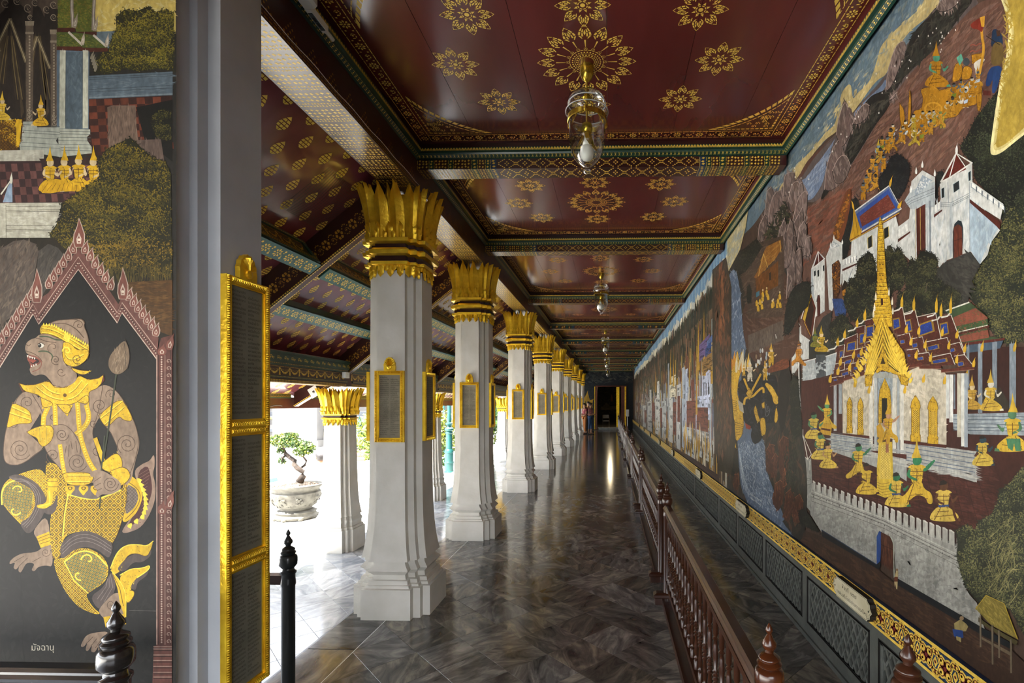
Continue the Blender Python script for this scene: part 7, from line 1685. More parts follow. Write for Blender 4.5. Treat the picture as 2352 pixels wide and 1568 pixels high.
# crenellated links and the roofed gate building
C4()
for (x0, y0, x1, y1, n) in ((905, 1480, 975, 1430, 3), (1140, 1320, 1180, 1290, 2)):
    for k in range(n):
        t0, t1 = k / n, (k + .62) / n
        Q.p('d9dad4', (x0 + (x1 - x0) * t0, y0 + (y1 - y0) * t0), (x0 + (x1 - x0) * t1, y0 + (y1 - y0) * t1), (x0 + (x1 - x0) * t1, y0 + (y1 - y0) * t1 + 46), (x0 + (x1 - x0) * t0, y0 + (y1 - y0) * t0 + 46))
    Q.p('4a1f17', (x0 - 5, y0 + 60), (x1 + 8, y1 + 55), (x1 + 8, y1 + 66), (x0 - 5, y0 + 80))
Q.p(W1, (605, 1540), (890, 1390), (905, 1450), (900, 1660), (800, 1720), (740, 1760), (610, 1800), (540, 1760), (480, 1800), (470, 1720), (600, 1640)).strokes([(620, 1560), (890, 1420), (890, 1640), (620, 1780)], ['cfd0cb', 'b5b8b4', 'c6cac8'], 150, 40, 8, PI / 2, .15, 161)
Q.p('5b6a8a', (622, 1362), (845, 1192), (925, 1340), (910, 1362), (650, 1510), (590, 1548)); Q.p('2f4a8c', (632, 1380), (842, 1215), (908, 1335), (660, 1490)); Q.p('6a3228', (655, 1392), (838, 1250), (886, 1335), (672, 1458)).strokes([(660, 1395), (836, 1255), (880, 1335), (674, 1450)], ['7d4034', '562620', '8a5546'], 130, 12, 3, -.6, .2, 162)
Q.line('d4d2c8', 8, (620, 1362), (845, 1195), (925, 1342), (655, 1500)); Q.line('6a2c20', 14, (600, 1545), (905, 1375)); Q.line('c0a23a', 5, (596, 1552), (912, 1368)); Q.p('b58a20', (618, 1330), (662, 1470), (655, 1510), (590, 1545), (612, 1440)); Q.line('6b4a10', 3, (625, 1380), (645, 1500)); Q.flame('c79a2a', 850, 1200, 80, 14, -PI / 2 + .2, None, .5); Q.flame('c79a2a', 618, 1345, 60, 12, -PI / 2 - .2, None, -.5); Q.flame('c79a2a', 905, 1340, 60, 20, -PI / 2 + .4); Q.flame('c79a2a', 655, 1510, 50, 16, -PI / 2 + .3)
for a in ((812, 1470, 842, 1455, 845, 1520, 815, 1538), (708, 1530, 736, 1512, 738, 1585, 710, 1600)): Q.p('171c1e', *[(a[i], a[i + 1]) for i in (0, 2, 4, 6)]); Q.line('c0a850', 4, (a[0], a[1]), (a[2], a[3]), (a[4], a[5]), (a[6], a[7]), (a[0], a[1]))
# left gate tower group
C5()
Q.p(W2, (345, 330), (390, 215), (432, 262), (432, 600), (370, 640), (340, 560)).p(W1, (352, 325), (432, 270), (430, 590), (375, 635)); Q.p('4f1f18', (360, 322), (390, 222), (425, 265)); Q.line('d8d8d0', 5, (350, 328), (390, 215), (432, 262), (350, 328)); Q.line('d8d8d0', 4, (390, 215), (395, 300))
for a in ((362, 345, 374, 338, 375, 370, 363, 378), (384, 340, 396, 333, 396, 375, 386, 382), (420, 310, 430, 303, 430, 340, 421, 345)): Q.p('1b2225', *[(a[i], a[i + 1]) for i in (0, 2, 4, 6)])
Q.p('46201a', (382, 540), (388, 500), (398, 492), (404, 520), (404, 630), (384, 640)); Q.line('2c3034', 4, (380, 540), (388, 496), (402, 505))
Q.p(W1, (440, 250), (490, 130), (545, 165), (545, 250), (540, 420), (480, 600), (460, 590), (450, 400)).p('a3abae', (455, 205), (490, 150), (530, 180)); Q.strokes([(462, 200), (490, 158), (522, 180)], ['d9dbd6'], 30, 6, 3, 0, 1.5, 163); Q.p('3a2018', (478, 300), (520, 270), (535, 300), (530, 480), (500, 540), (485, 520)).strokes([(480, 300), (525, 275), (530, 480), (490, 530)], ['7a4a18', '1c1512', 'a8701e', '54301a'], 110, 12, 5, PI / 2, .6, 164)
for x, y in ((490, 140), (545, 170), (470, 190)): Q.flame('dfe0da', x, y, 34, 10, -PI / 2, None, 0)
Q.p(W1, (545, 270), (640, 240), (640, 300), (660, 420), (600, 480), (545, 450)); Q.p('4a1f17', (545, 330), (640, 290), (640, 300), (545, 345))
for k in range(5): Q.p('e0e1db', (548 + k * 18, 272 - k * 6), (560 + k * 18, 268 - k * 6), (560 + k * 18, 300 - k * 6), (548 + k * 18, 306 - k * 6)); Q.line('59636a', 3, (563 + k * 18, 270 - k * 6), (563 + k * 18, 302 - k * 6))
Q.line('7d868c', 4, (570, 440), (610, 330)); Q.p('2a2018', (540, 450), (560, 400), (580, 420), (578, 500), (545, 520)); Q.p('a8701e', (545, 470), (575, 450), (572, 540), (550, 560)); Q.p('2d4474', (480, 520), (545, 520), (575, 560), (565, 640), (500, 630)).strokes([(485, 530), (565, 550), (560, 630), (500, 625)], ['3a5488', '20345c'], 60, 16, 5, PI / 2, .3, 165)
Q.p('5a2a1e', (285, 650), (340, 470), (375, 580), (345, 790)).p('b5922e', (290, 650), (338, 480), (348, 500), (306, 670)); Q.p('2a1810', (306, 660), (345, 510), (362, 590), (340, 740)); Q.line('d5d3c8', 5, (280, 650), (338, 468), (378, 580), (350, 790)); Q.line('c0a23a', 3, (300, 670), (342, 762))
Q.p(W1, (218, 740), (240, 640), (280, 700), (285, 900), (290, 920), (230, 1010), (220, 1000)).p('4f1f18', (222, 740), (242, 645), (275, 700)); Q.line('d8d8d0', 4, (216, 742), (240, 638), (280, 700), (216, 742)); Q.p('1b2225', (240, 770), (256, 760), (257, 810), (241, 818))
Q.p(W1, (270, 740), (340, 790), (335, 905), (285, 915)); Q.p('30302c', (330, 800), (420, 640), (480, 600), (470, 700), (500, 880), (330, 910)).strokes([(340, 800), (470, 620), (490, 870)], ['3d3d38', '262622'], 90, 30, 8, 1, .5, 166)
Q.p('a9aeae', (290, 930), (370, 905), (380, 1030), (290, 1060)).p(W2, (440, 890), (510, 870), (510, 900), (500, 1000), (440, 1020)); Q.p('4a4f52', (375, 880), (438, 880), (438, 1025), (378, 1030)); Q.line('d5d6d0', 6, (286, 930), (375, 905)); Q.line('d5d6d0', 6, (438, 892), (510, 868)); Q.strokes([(295, 950), (500, 900), (500, 980), (300, 1040)], ['bcc0be', '98a0a2'], 60, 20, 7, 0, .5, 167)
Q.figure(410, 860, 190, 1, 'kneel', gold='b59426'); Q.figure(370, 830, 140, 1, 'kneel', gold='7d7a2c', skin='4f6a44'); Q.figure(262, 955, 190, -1, 'lunge', gold='b57a2a', skin='b08a6a'); Q.line('dcdcd4', 7, (265, 930), (268, 1120), (282, 1280)); Q.line('2a2622', 3, (274, 930), (276, 1120), (288, 1270))
# ---- trees round the palace
for i, (cx, cy, rx, ry) in enumerate(((700, 400, 75, 175), (845, 350, 55, 160), (905, 330, 55, 130), (1000, 420, 48, 150), (1085, 320, 75, 110), (640, 520, 80, 150), (1130, 520, 90, 130), (980, 560, 90, 110), (540, 740, 80, 110), (1220, 520, 85, 80), (720, 600, 90, 120), (1060, 470, 70, 90))):
    pts = [(cx + rx * (1 + .12 * math.sin(5 * a + i)) * math.cos(a), cy + ry * (1 + .1 * math.sin(4 * a + i)) * math.sin(a)) for a in [2 * PI * k / 18 for k in range(18)]]
    Q.foliage('1a1c16', ['161712', '22251a', '303322', '41432c', '524f32'], pts, 420, 11, 170 + i, 50)
Q.line('5a5244', 5, (1088, 420), (1082, 480))
# ---- green and red roof at the right
Q.p('37482e', (1215, 600), (1370, 545), (1480, 640), (1480, 760), (1600, 780), (1330, 830), (1280, 720)); Q.p('7d4434', (1260, 640), (1400, 580), (1480, 640), (1480, 650), (1275, 700)); Q.p('38502e', (1270, 700), (1480, 655), (1480, 690), (1280, 725)); Q.p('4a2018', (1280, 740), (1490, 690), (1490, 705), (1290, 755)); Q.p('7d4434', (1285, 765), (1480, 720), (1490, 770), (1320, 800)); Q.p('521f18', (1320, 805), (1590, 772), (1590, 785), (1325, 828)); Q.line('d0cfc0', 9, (1210, 598), (1362, 543)); Q.line('d0cfc0', 6, (1280, 738), (1480, 690))
Q.strokes([(1250, 650), (1400, 580), (1480, 660), (1480, 760), (1320, 800)], ['8a5040', '6a3628', '435c38'], 160, 9, 3, .3, .3, 185)
# ---- court floor, pavilion at the right
Q.p('42211a', (290, 1060), (500, 1010), (500, 1560), (1760, 1560), (1760, 830), (1330, 830), (1330, 1000), (500, 1000)).p('42211a', (280, 1050), (500, 1020), (1760, 1100), (1760, 1800), (280, 1800))
C6(); Q.p('3d1e17', (260, -50), (1760, -50), (1760, 600), (1300, 640), (1250, 600), (330, 290), (280, 100)); Q.strokes([(340, 100), (1500, 100), (1500, 560), (1240, 600), (340, 280)], ['4c261d', '331812', '54302a', '47231b'], 800, 46, 9, .35, .15, 186)
for k in range(14): Q.line('26110c', 2.5, (340 + k * 80, 60 + k * 12), (300 + k * 92, 300 + k * 24))
for k in range(8): Q.line('26110c', 2.5, (340, 110 + k * 34), (1500, 260 + k * 52))
C5()
Q.p('33191499'[:6], (1340, 830), (1720, 830), (1720, 1240), (1350, 1250)); Q.p('3f4f5e', (1340, 820), (1580, 790), (1560, 840), (1340, 870)); Q.p('2f2a22', (1430, 1110), (1560, 1090), (1640, 1230), (1430, 1240))
for x0, x1, y0, y1 in ((1345, 1362, 830, 1090), (1418, 1446, 812, 1255), (1510, 1540, 800, 1120), (1620, 1662, 810, 1225)): Q.p('77828c', (x0, y0), (x1, y0 - 4), (x1, y1), (x0, y1)).strokes([(x0 + 3, y0), (x1 - 3, y0), (x1 - 3, y1), (x0 + 3, y1)], ['8c969e', '606a74'], 20, 40, 4, PI / 2, .05, 187 + x0)
for x, y in ((1440, 830), (1650, 830), (1340, 1010), (1460, 1180)): Q.flame('b9962c', x, y + 30, 80, 20, -PI / 2 + .15)
Q.p('8a949a', (1255, 1262), (1720, 1252), (1720, 1400), (1370, 1392), (1260, 1360)).strokes([(1260, 1270), (1720, 1260), (1720, 1390), (1300, 1370)], ['9fa7aa', '6f7c88', 'b0b6b6'], 90, 40, 5, .03, .06, 190)
for y in (1280, 1300, 1330, 1352, 1372): Q.line('47535f', 4, (1260, y - 6), (1720, y))
Q.figure(1380, 1230, 250, 1, 'kneel', gold='b08c34', skin='c9b38c'); Q.figure(1500, 1240, 300, 1, 'kneel', gold='c3a23a', skin='c9c4b4'); Q.figure(1640, 1500, 420, -1, 'kneel', gold='c0a030', skin='4a7050')
Q.p('3f6f4e', (1600, 1420), (1690, 1420), (1695, 1500), (1660, 1500), (1650, 1450), (1640, 1500), (1610, 1480))
# ---- the palace hall
WALL = 'bdb4a0'
Q.p(WALL, (545, 1030), (640, 1000), (960, 990), (1030, 960), (1190, 980), (1215, 1010), (1215, 1460), (940, 1430), (700, 1400), (548, 1385)).strokes([(560, 1030), (1200, 1000), (1205, 1440), (560, 1370)], ['cac1ac', 'a9a08c', 'd2cab6', '9a9484', 'c0b8a6'], 420, 26, 12, .4, .9, 191)
for k in range(5):
    Q.flame('c9a42a', 1070, 1000 + k * 0, 1, 1) if False else None
for x0, x1, y0, y1, c in ((490, 508, 1070, 1370, 'a8adae'), (522, 542, 1070, 1260, '98a0a4'), (1212, 1232, 1008, 1290, 'c3c6c2'), (1234, 1258, 1008, 1315, 'd3d4ce'), (1262, 1272, 1008, 1230, '6a7680'), (1284, 1308, 1000, 1410, 'b9b4a2'), (1310, 1330, 1000, 1470, 'cfd0c8'), (1330, 1352, 1000, 1475, '9aa4ac'), (718, 742, 1030, 1500, 'cfcdc2'), (750, 768, 1030, 1490, 'a8adac'), (770, 776, 1030, 1480, '6b7680'), (868, 892, 1030, 1530, 'cdcbc0'), (896, 914, 1030, 1530, '9ba2a4'), (918, 940, 1030, 1540, 'd0cec4')): Q.p(c, (x0, y0), (x1, y0), (x1, y1), (x0, y1))
Q.p('8f9aa0', (776, 990), (868, 990), (868, 1200), (776, 1200)).strokes([(780, 1000), (864, 1000), (864, 1190), (780, 1190)], ['a5aeb0', '76828a'], 50, 20, 6, 1, .4, 192)
GP, GPD, GPL = 'c39c22', '5f400c', 'e0bf45'
def goldp(pts, seed, n): Q.p(GP, pts); Q.strokes(pts, [GPD, '9a7618', GPL, 'd2ad30', '7d5a12'], n, 8, 3, .8, 1.2, seed); Q.line(GPD, 3, *(list(pts) + [pts[0]]))
goldp([(778, 1200), (785, 1110), (818, 1030), (852, 1105), (860, 1200), (858, 1320), (838, 1320), (832, 1160), (800, 1160), (800, 1320), (778, 1320)], 193, 120); Q.p('1a1a12', (800, 1160), (832, 1160), (832, 1320), (800, 1320))
for (x, y, h, wd, sd) in ((592, 1385, 235, 38, 194), (662, 1395, 240, 40, 195), (1016, 1440, 300, 64, 196), (1128, 1455, 310, 68, 197)):
    goldp([(x - wd / 2, y), (x - wd / 2, y - h * .14), (x - wd * .42, y - h * .17), (x - wd * .42, y - h * .70), (x - wd / 2, y - h * .74), (x - wd * .4, y - h * .86), (x, y - h), (x + wd * .4, y - h * .86), (x + wd / 2, y - h * .74), (x + wd * .42, y - h * .70), (x + wd * .42, y - h * .17), (x + wd / 2, y - h * .14), (x + wd / 2, y)], sd, 90)
    Q.p('7d5a16', (x - wd * .24, y - h * .2), (x - wd * .24, y - h * .68), (x + wd * .24, y - h * .68), (x + wd * .24, y - h * .2)); Q.lattice([(x - wd * .24, y - h * .2), (x - wd * .24, y - h * .68), (x + wd * .24, y - h * .68), (x + wd * .24, y - h * .2)], 9, GPL, 2.5)
# stepped roofs
def roofp(pts, inner, seed):
    Q.p('4a2219', pts); Q.line('cfcabd', 5, *pts[:3]); Q.p('8a6a24', inner); cx = sum(p_[0] for p_ in inner) / len(inner); cy = sum(p_[1] for p_ in inner) / len(inner)
    Q.strokes(pts, ['5e3022', '341610', '6e4030'], 60, 7, 2.5, .2, .3, seed)
    inn = [(cx + (x - cx) * 1.0, cy + (y - cy) * 1.0) for x, y in inner]; Q.p('8f702a', inn); Q.strokes(inn, ['5a3d14', 'b8943a'], 30, 5, 2, .5, 1, seed + 1)
    inn = [(cx + (x - cx) * .76, cy + (y - cy) * .76) for x, y in inner]; Q.p('20367c', inn); Q.strokes(inn, ['2c4a9a', '16285e', '3a58a8'], 40, 6, 2, .3, .4, seed + 2)
RF = [([(1160, 640), (1245, 625), (1335, 870), (1270, 800), (1180, 830)], [(1172, 680), (1222, 668), (1232, 745), (1180, 765)]),
      ([(1015, 640), (1145, 610), (1185, 800), (1060, 850), (1015, 760)], [(1022, 690), (1128, 652), (1140, 730), (1035, 768)]),
      ([(930, 620), (1012, 590), (1040, 700), (1030, 800), (960, 780)], [(945, 662), (984, 650), (996, 730), (955, 740)]),
      ([(868, 605), (932, 575), (955, 690), (950, 760), (880, 740)], [(868, 650), (912, 640), (920, 705), (872, 725)]),
      ([(690, 660), (750, 645), (745, 790), (690, 800)], [(698, 698), (748, 688), (745, 765), (696, 775)]),
      ([(640, 705), (692, 690), (690, 820), (640, 830)], [(656, 745), (688, 738), (684, 808), (655, 815)]),
      ([(560, 780), (642, 745), (640, 870), (550, 890)], [(575, 805), (636, 790), (632, 850), (570, 862)]),
      ([(515, 825), (560, 815), (550, 930), (500, 950)], [(528, 855), (552, 850), (545, 900), (524, 905)]),
      ([(900, 760), (975, 740), (1000, 830), (920, 850)], [(915, 790), (945, 782), (950, 805), (918, 812)]),
      ([(980, 780), (1060, 765), (1085, 860), (1000, 870)], [(992, 812), (1026, 802), (1030, 830), (996, 838)]),
      ([(1075, 800), (1220, 770), (1250, 870), (1100, 880)], [(1085, 830), (1165, 810), (1170, 840), (1092, 858)]),
      ([(1225, 820), (1300, 800), (1340, 900), (1260, 900)], [(1235, 845), (1268, 835), (1272, 858), (1240, 866)]),
      ([(960, 850), (1030, 840), (1060, 940), (970, 950)], [(965, 880), (980, 876), (984, 892), (968, 896)]),
      ([(1010, 880), (1100, 865), (1130, 940), (1030, 945)], [(1022, 900), (1064, 890), (1070, 912), (1026, 920)]),
      ([(1100, 900), (1240, 870), (1270, 945), (1110, 955)], [(1112, 920), (1218, 900), (1224, 925), (1120, 942)]),
      ([(1265, 890), (1330, 880), (1395, 960), (1290, 980)], [(1284, 930), (1324, 922), (1330, 950), (1290, 958)]),
      ([(700, 800), (740, 790), (735, 880), (690, 890)], [(702, 830), (714, 826), (712, 855), (700, 860)]),
      ([(620, 850), (700, 830), (690, 920), (610, 930)], [(640, 875), (664, 868), (662, 895), (640, 902)]),
      ([(540, 900), (620, 880), (610, 960), (520, 980)], [(560, 920), (608, 908), (604, 935), (556, 945)]),
      ([(500, 940), (560, 930), (560, 1000), (485, 1020)], [(510, 965), (532, 960), (530, 978), (508, 984)]),
      ([(660, 900), (700, 890), (690, 960), (640, 970)], [(678, 920), (688, 918), (686, 938), (676, 940)]),
      ([(600, 940), (700, 915), (690, 990), (590, 1000)], [(618, 960), (642, 954), (640, 974), (618, 980)]),
      ([(510, 990), (600, 965), (600, 1030), (500, 1045)], [(540, 998), (590, 985), (588, 1008), (538, 1018)]),
      ([(470, 1030), (560, 1015), (560, 1055), (465, 1072)], [(490, 1042), (512, 1037), (512, 1046), (490, 1050)])]
for i, (a, b) in enumerate(RF): roofp(a, b, 300 + 4 * i)
for a, b in (((960, 960), (1060, 940)), ((1040, 960), (1180, 960)), ((1180, 985), (1395, 965)), ((465, 1075), (550, 1050)), ((550, 1040), (690, 1000))): Q.line('5a2a1e', 18, a, b); Q.line('8a6a58', 4, (a[0], a[1] + 10), (b[0], b[1] + 10))
for x, y, h in ((928, 580, 95), (1005, 600, 110), (1150, 615, 130), (1242, 620, 140), (690, 665, 90), (640, 708, 70), (560, 780, 70), (515, 828, 70), (1180, 640, 110)): Q.line('d2d0c6', 9, (x - 60, y + 22), (x - 20, y + 12), (x, y - 12)); Q.flame('c79f28', x, y - 5, h, 18, -PI / 2, None, .7)
for i, (x, y) in enumerate(((955, 740), (1035, 750), (1185, 760), (1280, 775), (985, 820), (1075, 840), (1228, 845), (1330, 865), (1018, 905), (1110, 925), (1278, 935), (1388, 960), (685, 800), (615, 905), (665, 885), (640, 960), (530, 950), (590, 985), (515, 1010), (465, 1060), (715, 1130), (945, 1130), (1065, 1060), (1200, 1070), (625, 1090))): Q.flame('cda42b', x, y, 66, 20, -PI / 2 + .1, None, .4)
# golden porch gable and spire
goldp([(690, 1065), (700, 930), (730, 800), (760, 700), (800, 610), (840, 700), (885, 780), (945, 870), (970, 1050), (925, 1070), (900, 1010), (800, 980), (735, 1020)], 400, 500)
for k in range(6):
    o = k * 52; Q.line(GPL, 9, (690 + o * .2, 1010 - o * .1 + k * 4), (745 + k * 8, 850 + o * .3), (805, 650 + o * 1.02), (870 - k * 6, 850 + o * .3), (965 - o * .2, 1010 - o * .1 + k * 4)); Q.line('2a1d0c', 6, (700 + o * .2, 1020 - o * .1), (755 + k * 7, 862 + o * .28), (806, 672 + o * 1.0), (862 - k * 6, 862 + o * .28), (955 - o * .2, 1018 - o * .1))
for sx in (-1, 1):
    for k in range(7):
        for j in range(2): Q.flame(GPL, 806 + sx * (42 + k * 20 + j * 8), 780 + k * 42 + j * 30, 52, 18, -PI / 2 + sx * .5, None, .4 * sx)
goldp([(760, 960), (805, 840), (850, 960)], 401, 60); Q.p('3a2a10', (790, 940), (806, 890), (822, 940)); Q.p('9a9c94', (745, 1010), (760, 990), (775, 1010), (790, 985), (806, 1010), (822, 985), (838, 1010), (856, 990), (870, 1010), (868, 1030), (745, 1030))
goldp([(690, 1030), (738, 1010), (735, 1080), (695, 1085)], 402, 40); goldp([(918, 1015), (970, 1030), (965, 1080), (922, 1070)], 403, 40)
goldp([(742, 660), (750, 560), (765, 500), (770, 420), (768, 300), (772, 120), (778, 40), (788, -10), (800, 30), (812, 120), (822, 300), (830, 420), (848, 500), (865, 600), (868, 700), (840, 700), (800, 610), (760, 700)], 404, 420)
for k in range(26):
    y = 20 + k * 25; wd = 12 + k * 1.1 if k < 14 else 26 + (k - 14) * 3.0; Q.line('6d4c10', 3, (796 - wd, y), (796 + wd, y - 3)); Q.line(GPL, 3, (796 - wd, y + 6), (796 + wd, y + 3))
for y in (330, 400): Q.ell('b88f20', 796, y - 20, 26, 40); Q.line('5a3d0c', 3, (780, y - 40), (812, y - 40)); Q.ell('5a3d0c', 788, y - 30, 4); Q.ell('5a3d0c', 806, y - 30, 4); Q.line('5a3d0c', 3, (788, y - 5), (804, y - 5))
for x, y in ((760, 530), (845, 500), (752, 600), (866, 560), (745, 640), (870, 620)): Q.flame('d9d2b8', x, y, 55, 12, -PI / 2, None, 0)
Q.p('3a1c12', (792, 520), (806, 518), (808, 560), (794, 565))
# terrace steps, carpet, throne figure
Q.p('9a9c98', (470, 1385), (720, 1420), (712, 1500), (770, 1520), (770, 1600), (470, 1500)).p('a3a49e', (940, 1435), (1385, 1500), (1390, 1600), (1400, 1700), (940, 1560)).p('9a9c98', (700, 1490), (950, 1530), (940, 1600), (700, 1580))
C6()
Q.p('a3a49e', (480, 10), (720, 60), (705, 95), (465, 80)).p('9a9c98', (705, 95), (945, 150), (945, 290), (900, 260), (700, 180)).p('a9aaa4', (930, 60), (1390, 100), (1360, 150), (1385, 200), (1390, 296), (930, 160)); Q.strokes([(480, 0), (930, 100), (1380, 130), (1380, 280), (940, 200), (470, 70)], ['b6b6ae', '858a8a', 'c0beb4', '96999a'], 420, 50, 5, .16, .08, 410)
for o in (20, 45, 75, 105, 125): Q.line('5c6a7c', 5, (940, 30 + o), (1380, 95 + o * 1.1)); Q.line('4d5660', 2.5, (480, -40 + o), (720, 0 + o))
Q.p('4a2018', (700, 92), (945, 120), (945, 150), (705, 100))
C5(); Q.strokes([(475, 1390), (720, 1430), (720, 1500), (475, 1470)], ['aeb0aa', '7d868c'], 80, 40, 5, .12, .05, 411); 
for o in (0, 30, 60, 80): Q.line('5c6a7c', 4, (472, 1395 + o), (715, 1430 + o))
Q.p('4a2018', (548, 1385), (720, 1405), (720, 1420), (548, 1395)).p('4a2018', (940, 1435), (1215, 1462), (1215, 1480), (940, 1450))
CARP = [(778, 1450), (870, 1450), (880, 1590), (875, 1690), (870, 1780), (840, 1800), (800, 1790), (765, 1780), (770, 1600)]
C5(); Q.p('c9ab38', (780, 1440), (866, 1440), (874, 1720), (866, 1790), (820, 1800), (768, 1780), (768, 1600)); Q.p('d8c062', (795, 1460), (850, 1460), (856, 1680), (785, 1680)); Q.lattice([(795, 1460), (850, 1460), (856, 1680), (785, 1680)], 12, 'a98a24', 2.5); 
for k in range(5): Q.line('7d6014', 3, (768, 1700 + k * 16), (800, 1712 + k * 18), (870, 1700 + k * 18))
Q.figure(842, 1450, 270, 1, 'lunge', gold='bf9728', skin='b08468'); Q.p('b98f24', (765, 1340), (790, 1320), (815, 1370), (800, 1420), (770, 1410)); Q.p('a06a4c', (825, 1420), (850, 1410), (842, 1470), (845, 1510), (825, 1510)); Q.p('b98f24', (828, 1400), (855, 1400), (850, 1450), (830, 1455))
# courtiers
C5()
Q.figure(447, 1360, 230, -1, 'lunge', gold='c3a030', skin='4f8a5e'); Q.p('b78e26', (405, 1320), (480, 1330), (470, 1400), (405, 1390)).p('4a2018', (410, 1350), (470, 1360), (468, 1372), (408, 1362)); Q.figure(362, 1420, 260, 1, 'kneel', gold='cbb04a', skin='4a7a54', crown=False, sash='2a4a80'); Q.figure(1455, 1570, 250, 1, 'kneel', gold='c0a23e', skin='28404a', crown=False)
C6()
Q.figure(398, 150, 260, 1, 'kneel', gold='cbb04a', skin='3f6a4c', crown=False, sash='2a4a80'); Q.figure(446, 205, 240, 1, 'kneel', gold='c9ac44', skin='b08a5c', crown=False)
Q.figure(640, 275, 300, 1, 'lunge', gold='c9a838', skin='35704c', crown=False); Q.figure(690, 370, 300, 1, 'kneel', gold='c9a838', skin='4a2a1c', crown=False)
Q.figure(880, 450, 330, 1, 'kneel', gold='cbac44', skin='2c6a48', crown=False, sash='2a4a80'); Q.figure(1010, 440, 430, 1, 'lunge', gold='cdaa36', skin='2f7a50'); Q.figure(1180, 540, 390, 1, 'kneel', gold='cdb04e', skin='5a3a24', crown=False, sash='2a4a80'); Q.line('4a2a1c', 16, (1235, 430), (1248, 500), (1270, 560)); Q.figure(1425, 190, 290, 1, 'kneel', gold='c3a844', skin='28404a', crown=False)
# ---- the long white battlemented wall, gate and corner tower
Q.p('979690', (335, 285), (1262, 640), (1280, 860), (1300, 960), (1390, 1060), (1440, 1230), (1420, 1240), (880, 920), (865, 700), (840, 640), (780, 610), (755, 640), (755, 830), (410, 620), (335, 500)).strokes([(340, 400), (1250, 760), (1400, 1200), (900, 900), (880, 650), (760, 600), (750, 800), (420, 600)], ['a4a39c', '86857f', 'aeada6', '7d7e7a', '9a9a92'], 900, 26, 12, .5, 1.0, 412)
Q.p('3d1e17', (340, 270), (1262, 600), (1255, 650), (345, 300))
for k in range(23):
    t = k / 23; x = 350 + 905 * t ** 1.06; y = 285 + 325 * t ** 1.08; wd = 23 + 26 * t; hh = 70 + 36 * t
    Q.p('a8a79f', (x, y), (x + wd * .3, y + 2), (x + wd * .72, y + wd * .28 + 4), (x + wd * .72, y + hh), (x, y + hh - 12)); Q.p('2a1410', (x + wd * .72, y + wd * .3 + 4), (x + wd, y + wd * .42), (x + wd, y + hh - 4), (x + wd * .74, y + hh - 2)); Q.p('c4c2b8', (x, y), (x + wd * .3, y + 2), (x + wd * .72, y + wd * .28 + 4), (x + wd * .66, y + wd * .28 + 10), (x + 2, y + 8)); Q.p('5a5f5c', (x + wd * .74, y + hh - 18), (x + wd, y + hh - 10), (x + wd, y + hh), (x + wd * .74, y + hh - 6))
for o, c, w_ in ((0, 'b0afa6', 7), (16, '4d4b46', 3), (26, 'a6a59d', 6), (36, '55534e', 3), (62, '5a5852', 2.5)): Q.line(c, w_, (340, 352 + o), (800, 525 + o), (1265, 752 + o * 1.15))
for k in range(22): t = k / 22; Q.ell('4a4844', 355 + 900 * t, 384 + 400 * t ** 1.1 , 4, 4, n=5)
Q.p('22468000'[:6], (755, 640), (770, 605), (790, 612), (778, 800), (755, 820)); Q.p('2c4a86', (758, 640), (772, 610), (784, 618), (776, 790), (757, 815)); Q.p('4a2a1e', (782, 610), (840, 640), (862, 690), (862, 850), (782, 810)).strokes([(786, 620), (856, 680), (858, 840), (786, 800)], ['5c3626', '3a1f16', '6a4432'], 90, 36, 4, PI / 2, .06, 413); Q.line('2a140e', 3, (825, 640), (828, 830)); Q.line('2a140e', 3, (782, 690), (862, 725)); Q.line('a9b0a0', 5, (842, 640), (858, 664), (862, 700), (866, 900))
Q.p('16191c', (405, 595), (755, 815), (778, 795), (782, 815), (770, 850), (410, 650)).p('16191c', (880, 900), (1440, 1225), (1600, 1310), (1600, 1350), (1440, 1275), (884, 945)); Q.line('2c3a52', 5, (405, 597), (755, 817))
Q.p('8f908a', (245, 130), (285, 110), (340, 145), (345, 290), (335, 480), (250, 380), (248, 270)).strokes([(250, 140), (335, 150), (335, 460), (255, 370)], ['a09f98', '7c7d78'], 70, 30, 7, PI / 2, .3, 414); Q.p('3f1a12', (250, 125), (288, 0), (338, 115), (335, 150), (255, 120)); Q.line('c8c6ba', 6, (245, 130), (288, -5), (340, 115)); Q.line('c8c6ba', 5, (288, -5), (272, 112)); Q.line('c8c6ba', 5, (288, -5), (318, 150)); Q.line('c8c6ba', 6, (245, 125), (272, 110), (318, 152), (342, 118)); Q.line('c8c6ba', 4, (288, -40), (288, 0))
for a in ((280, 170, 305, 180, 305, 250, 282, 240), (252, 150, 258, 148, 258, 205, 252, 200), (330, 160, 336, 156, 336, 215, 330, 220)): Q.p('1b2024', *[(a[i], a[i + 1]) for i in (0, 2, 4, 6)]); Q.line('c8c6ba', 3, (a[0], a[1]), (a[2], a[3]), (a[4], a[5]), (a[6], a[7]), (a[0], a[1]))
for y in (262, 272, 300): Q.line('5a5a55', 3, (248, y - 10), (300, y + 18), (340, y + 6))
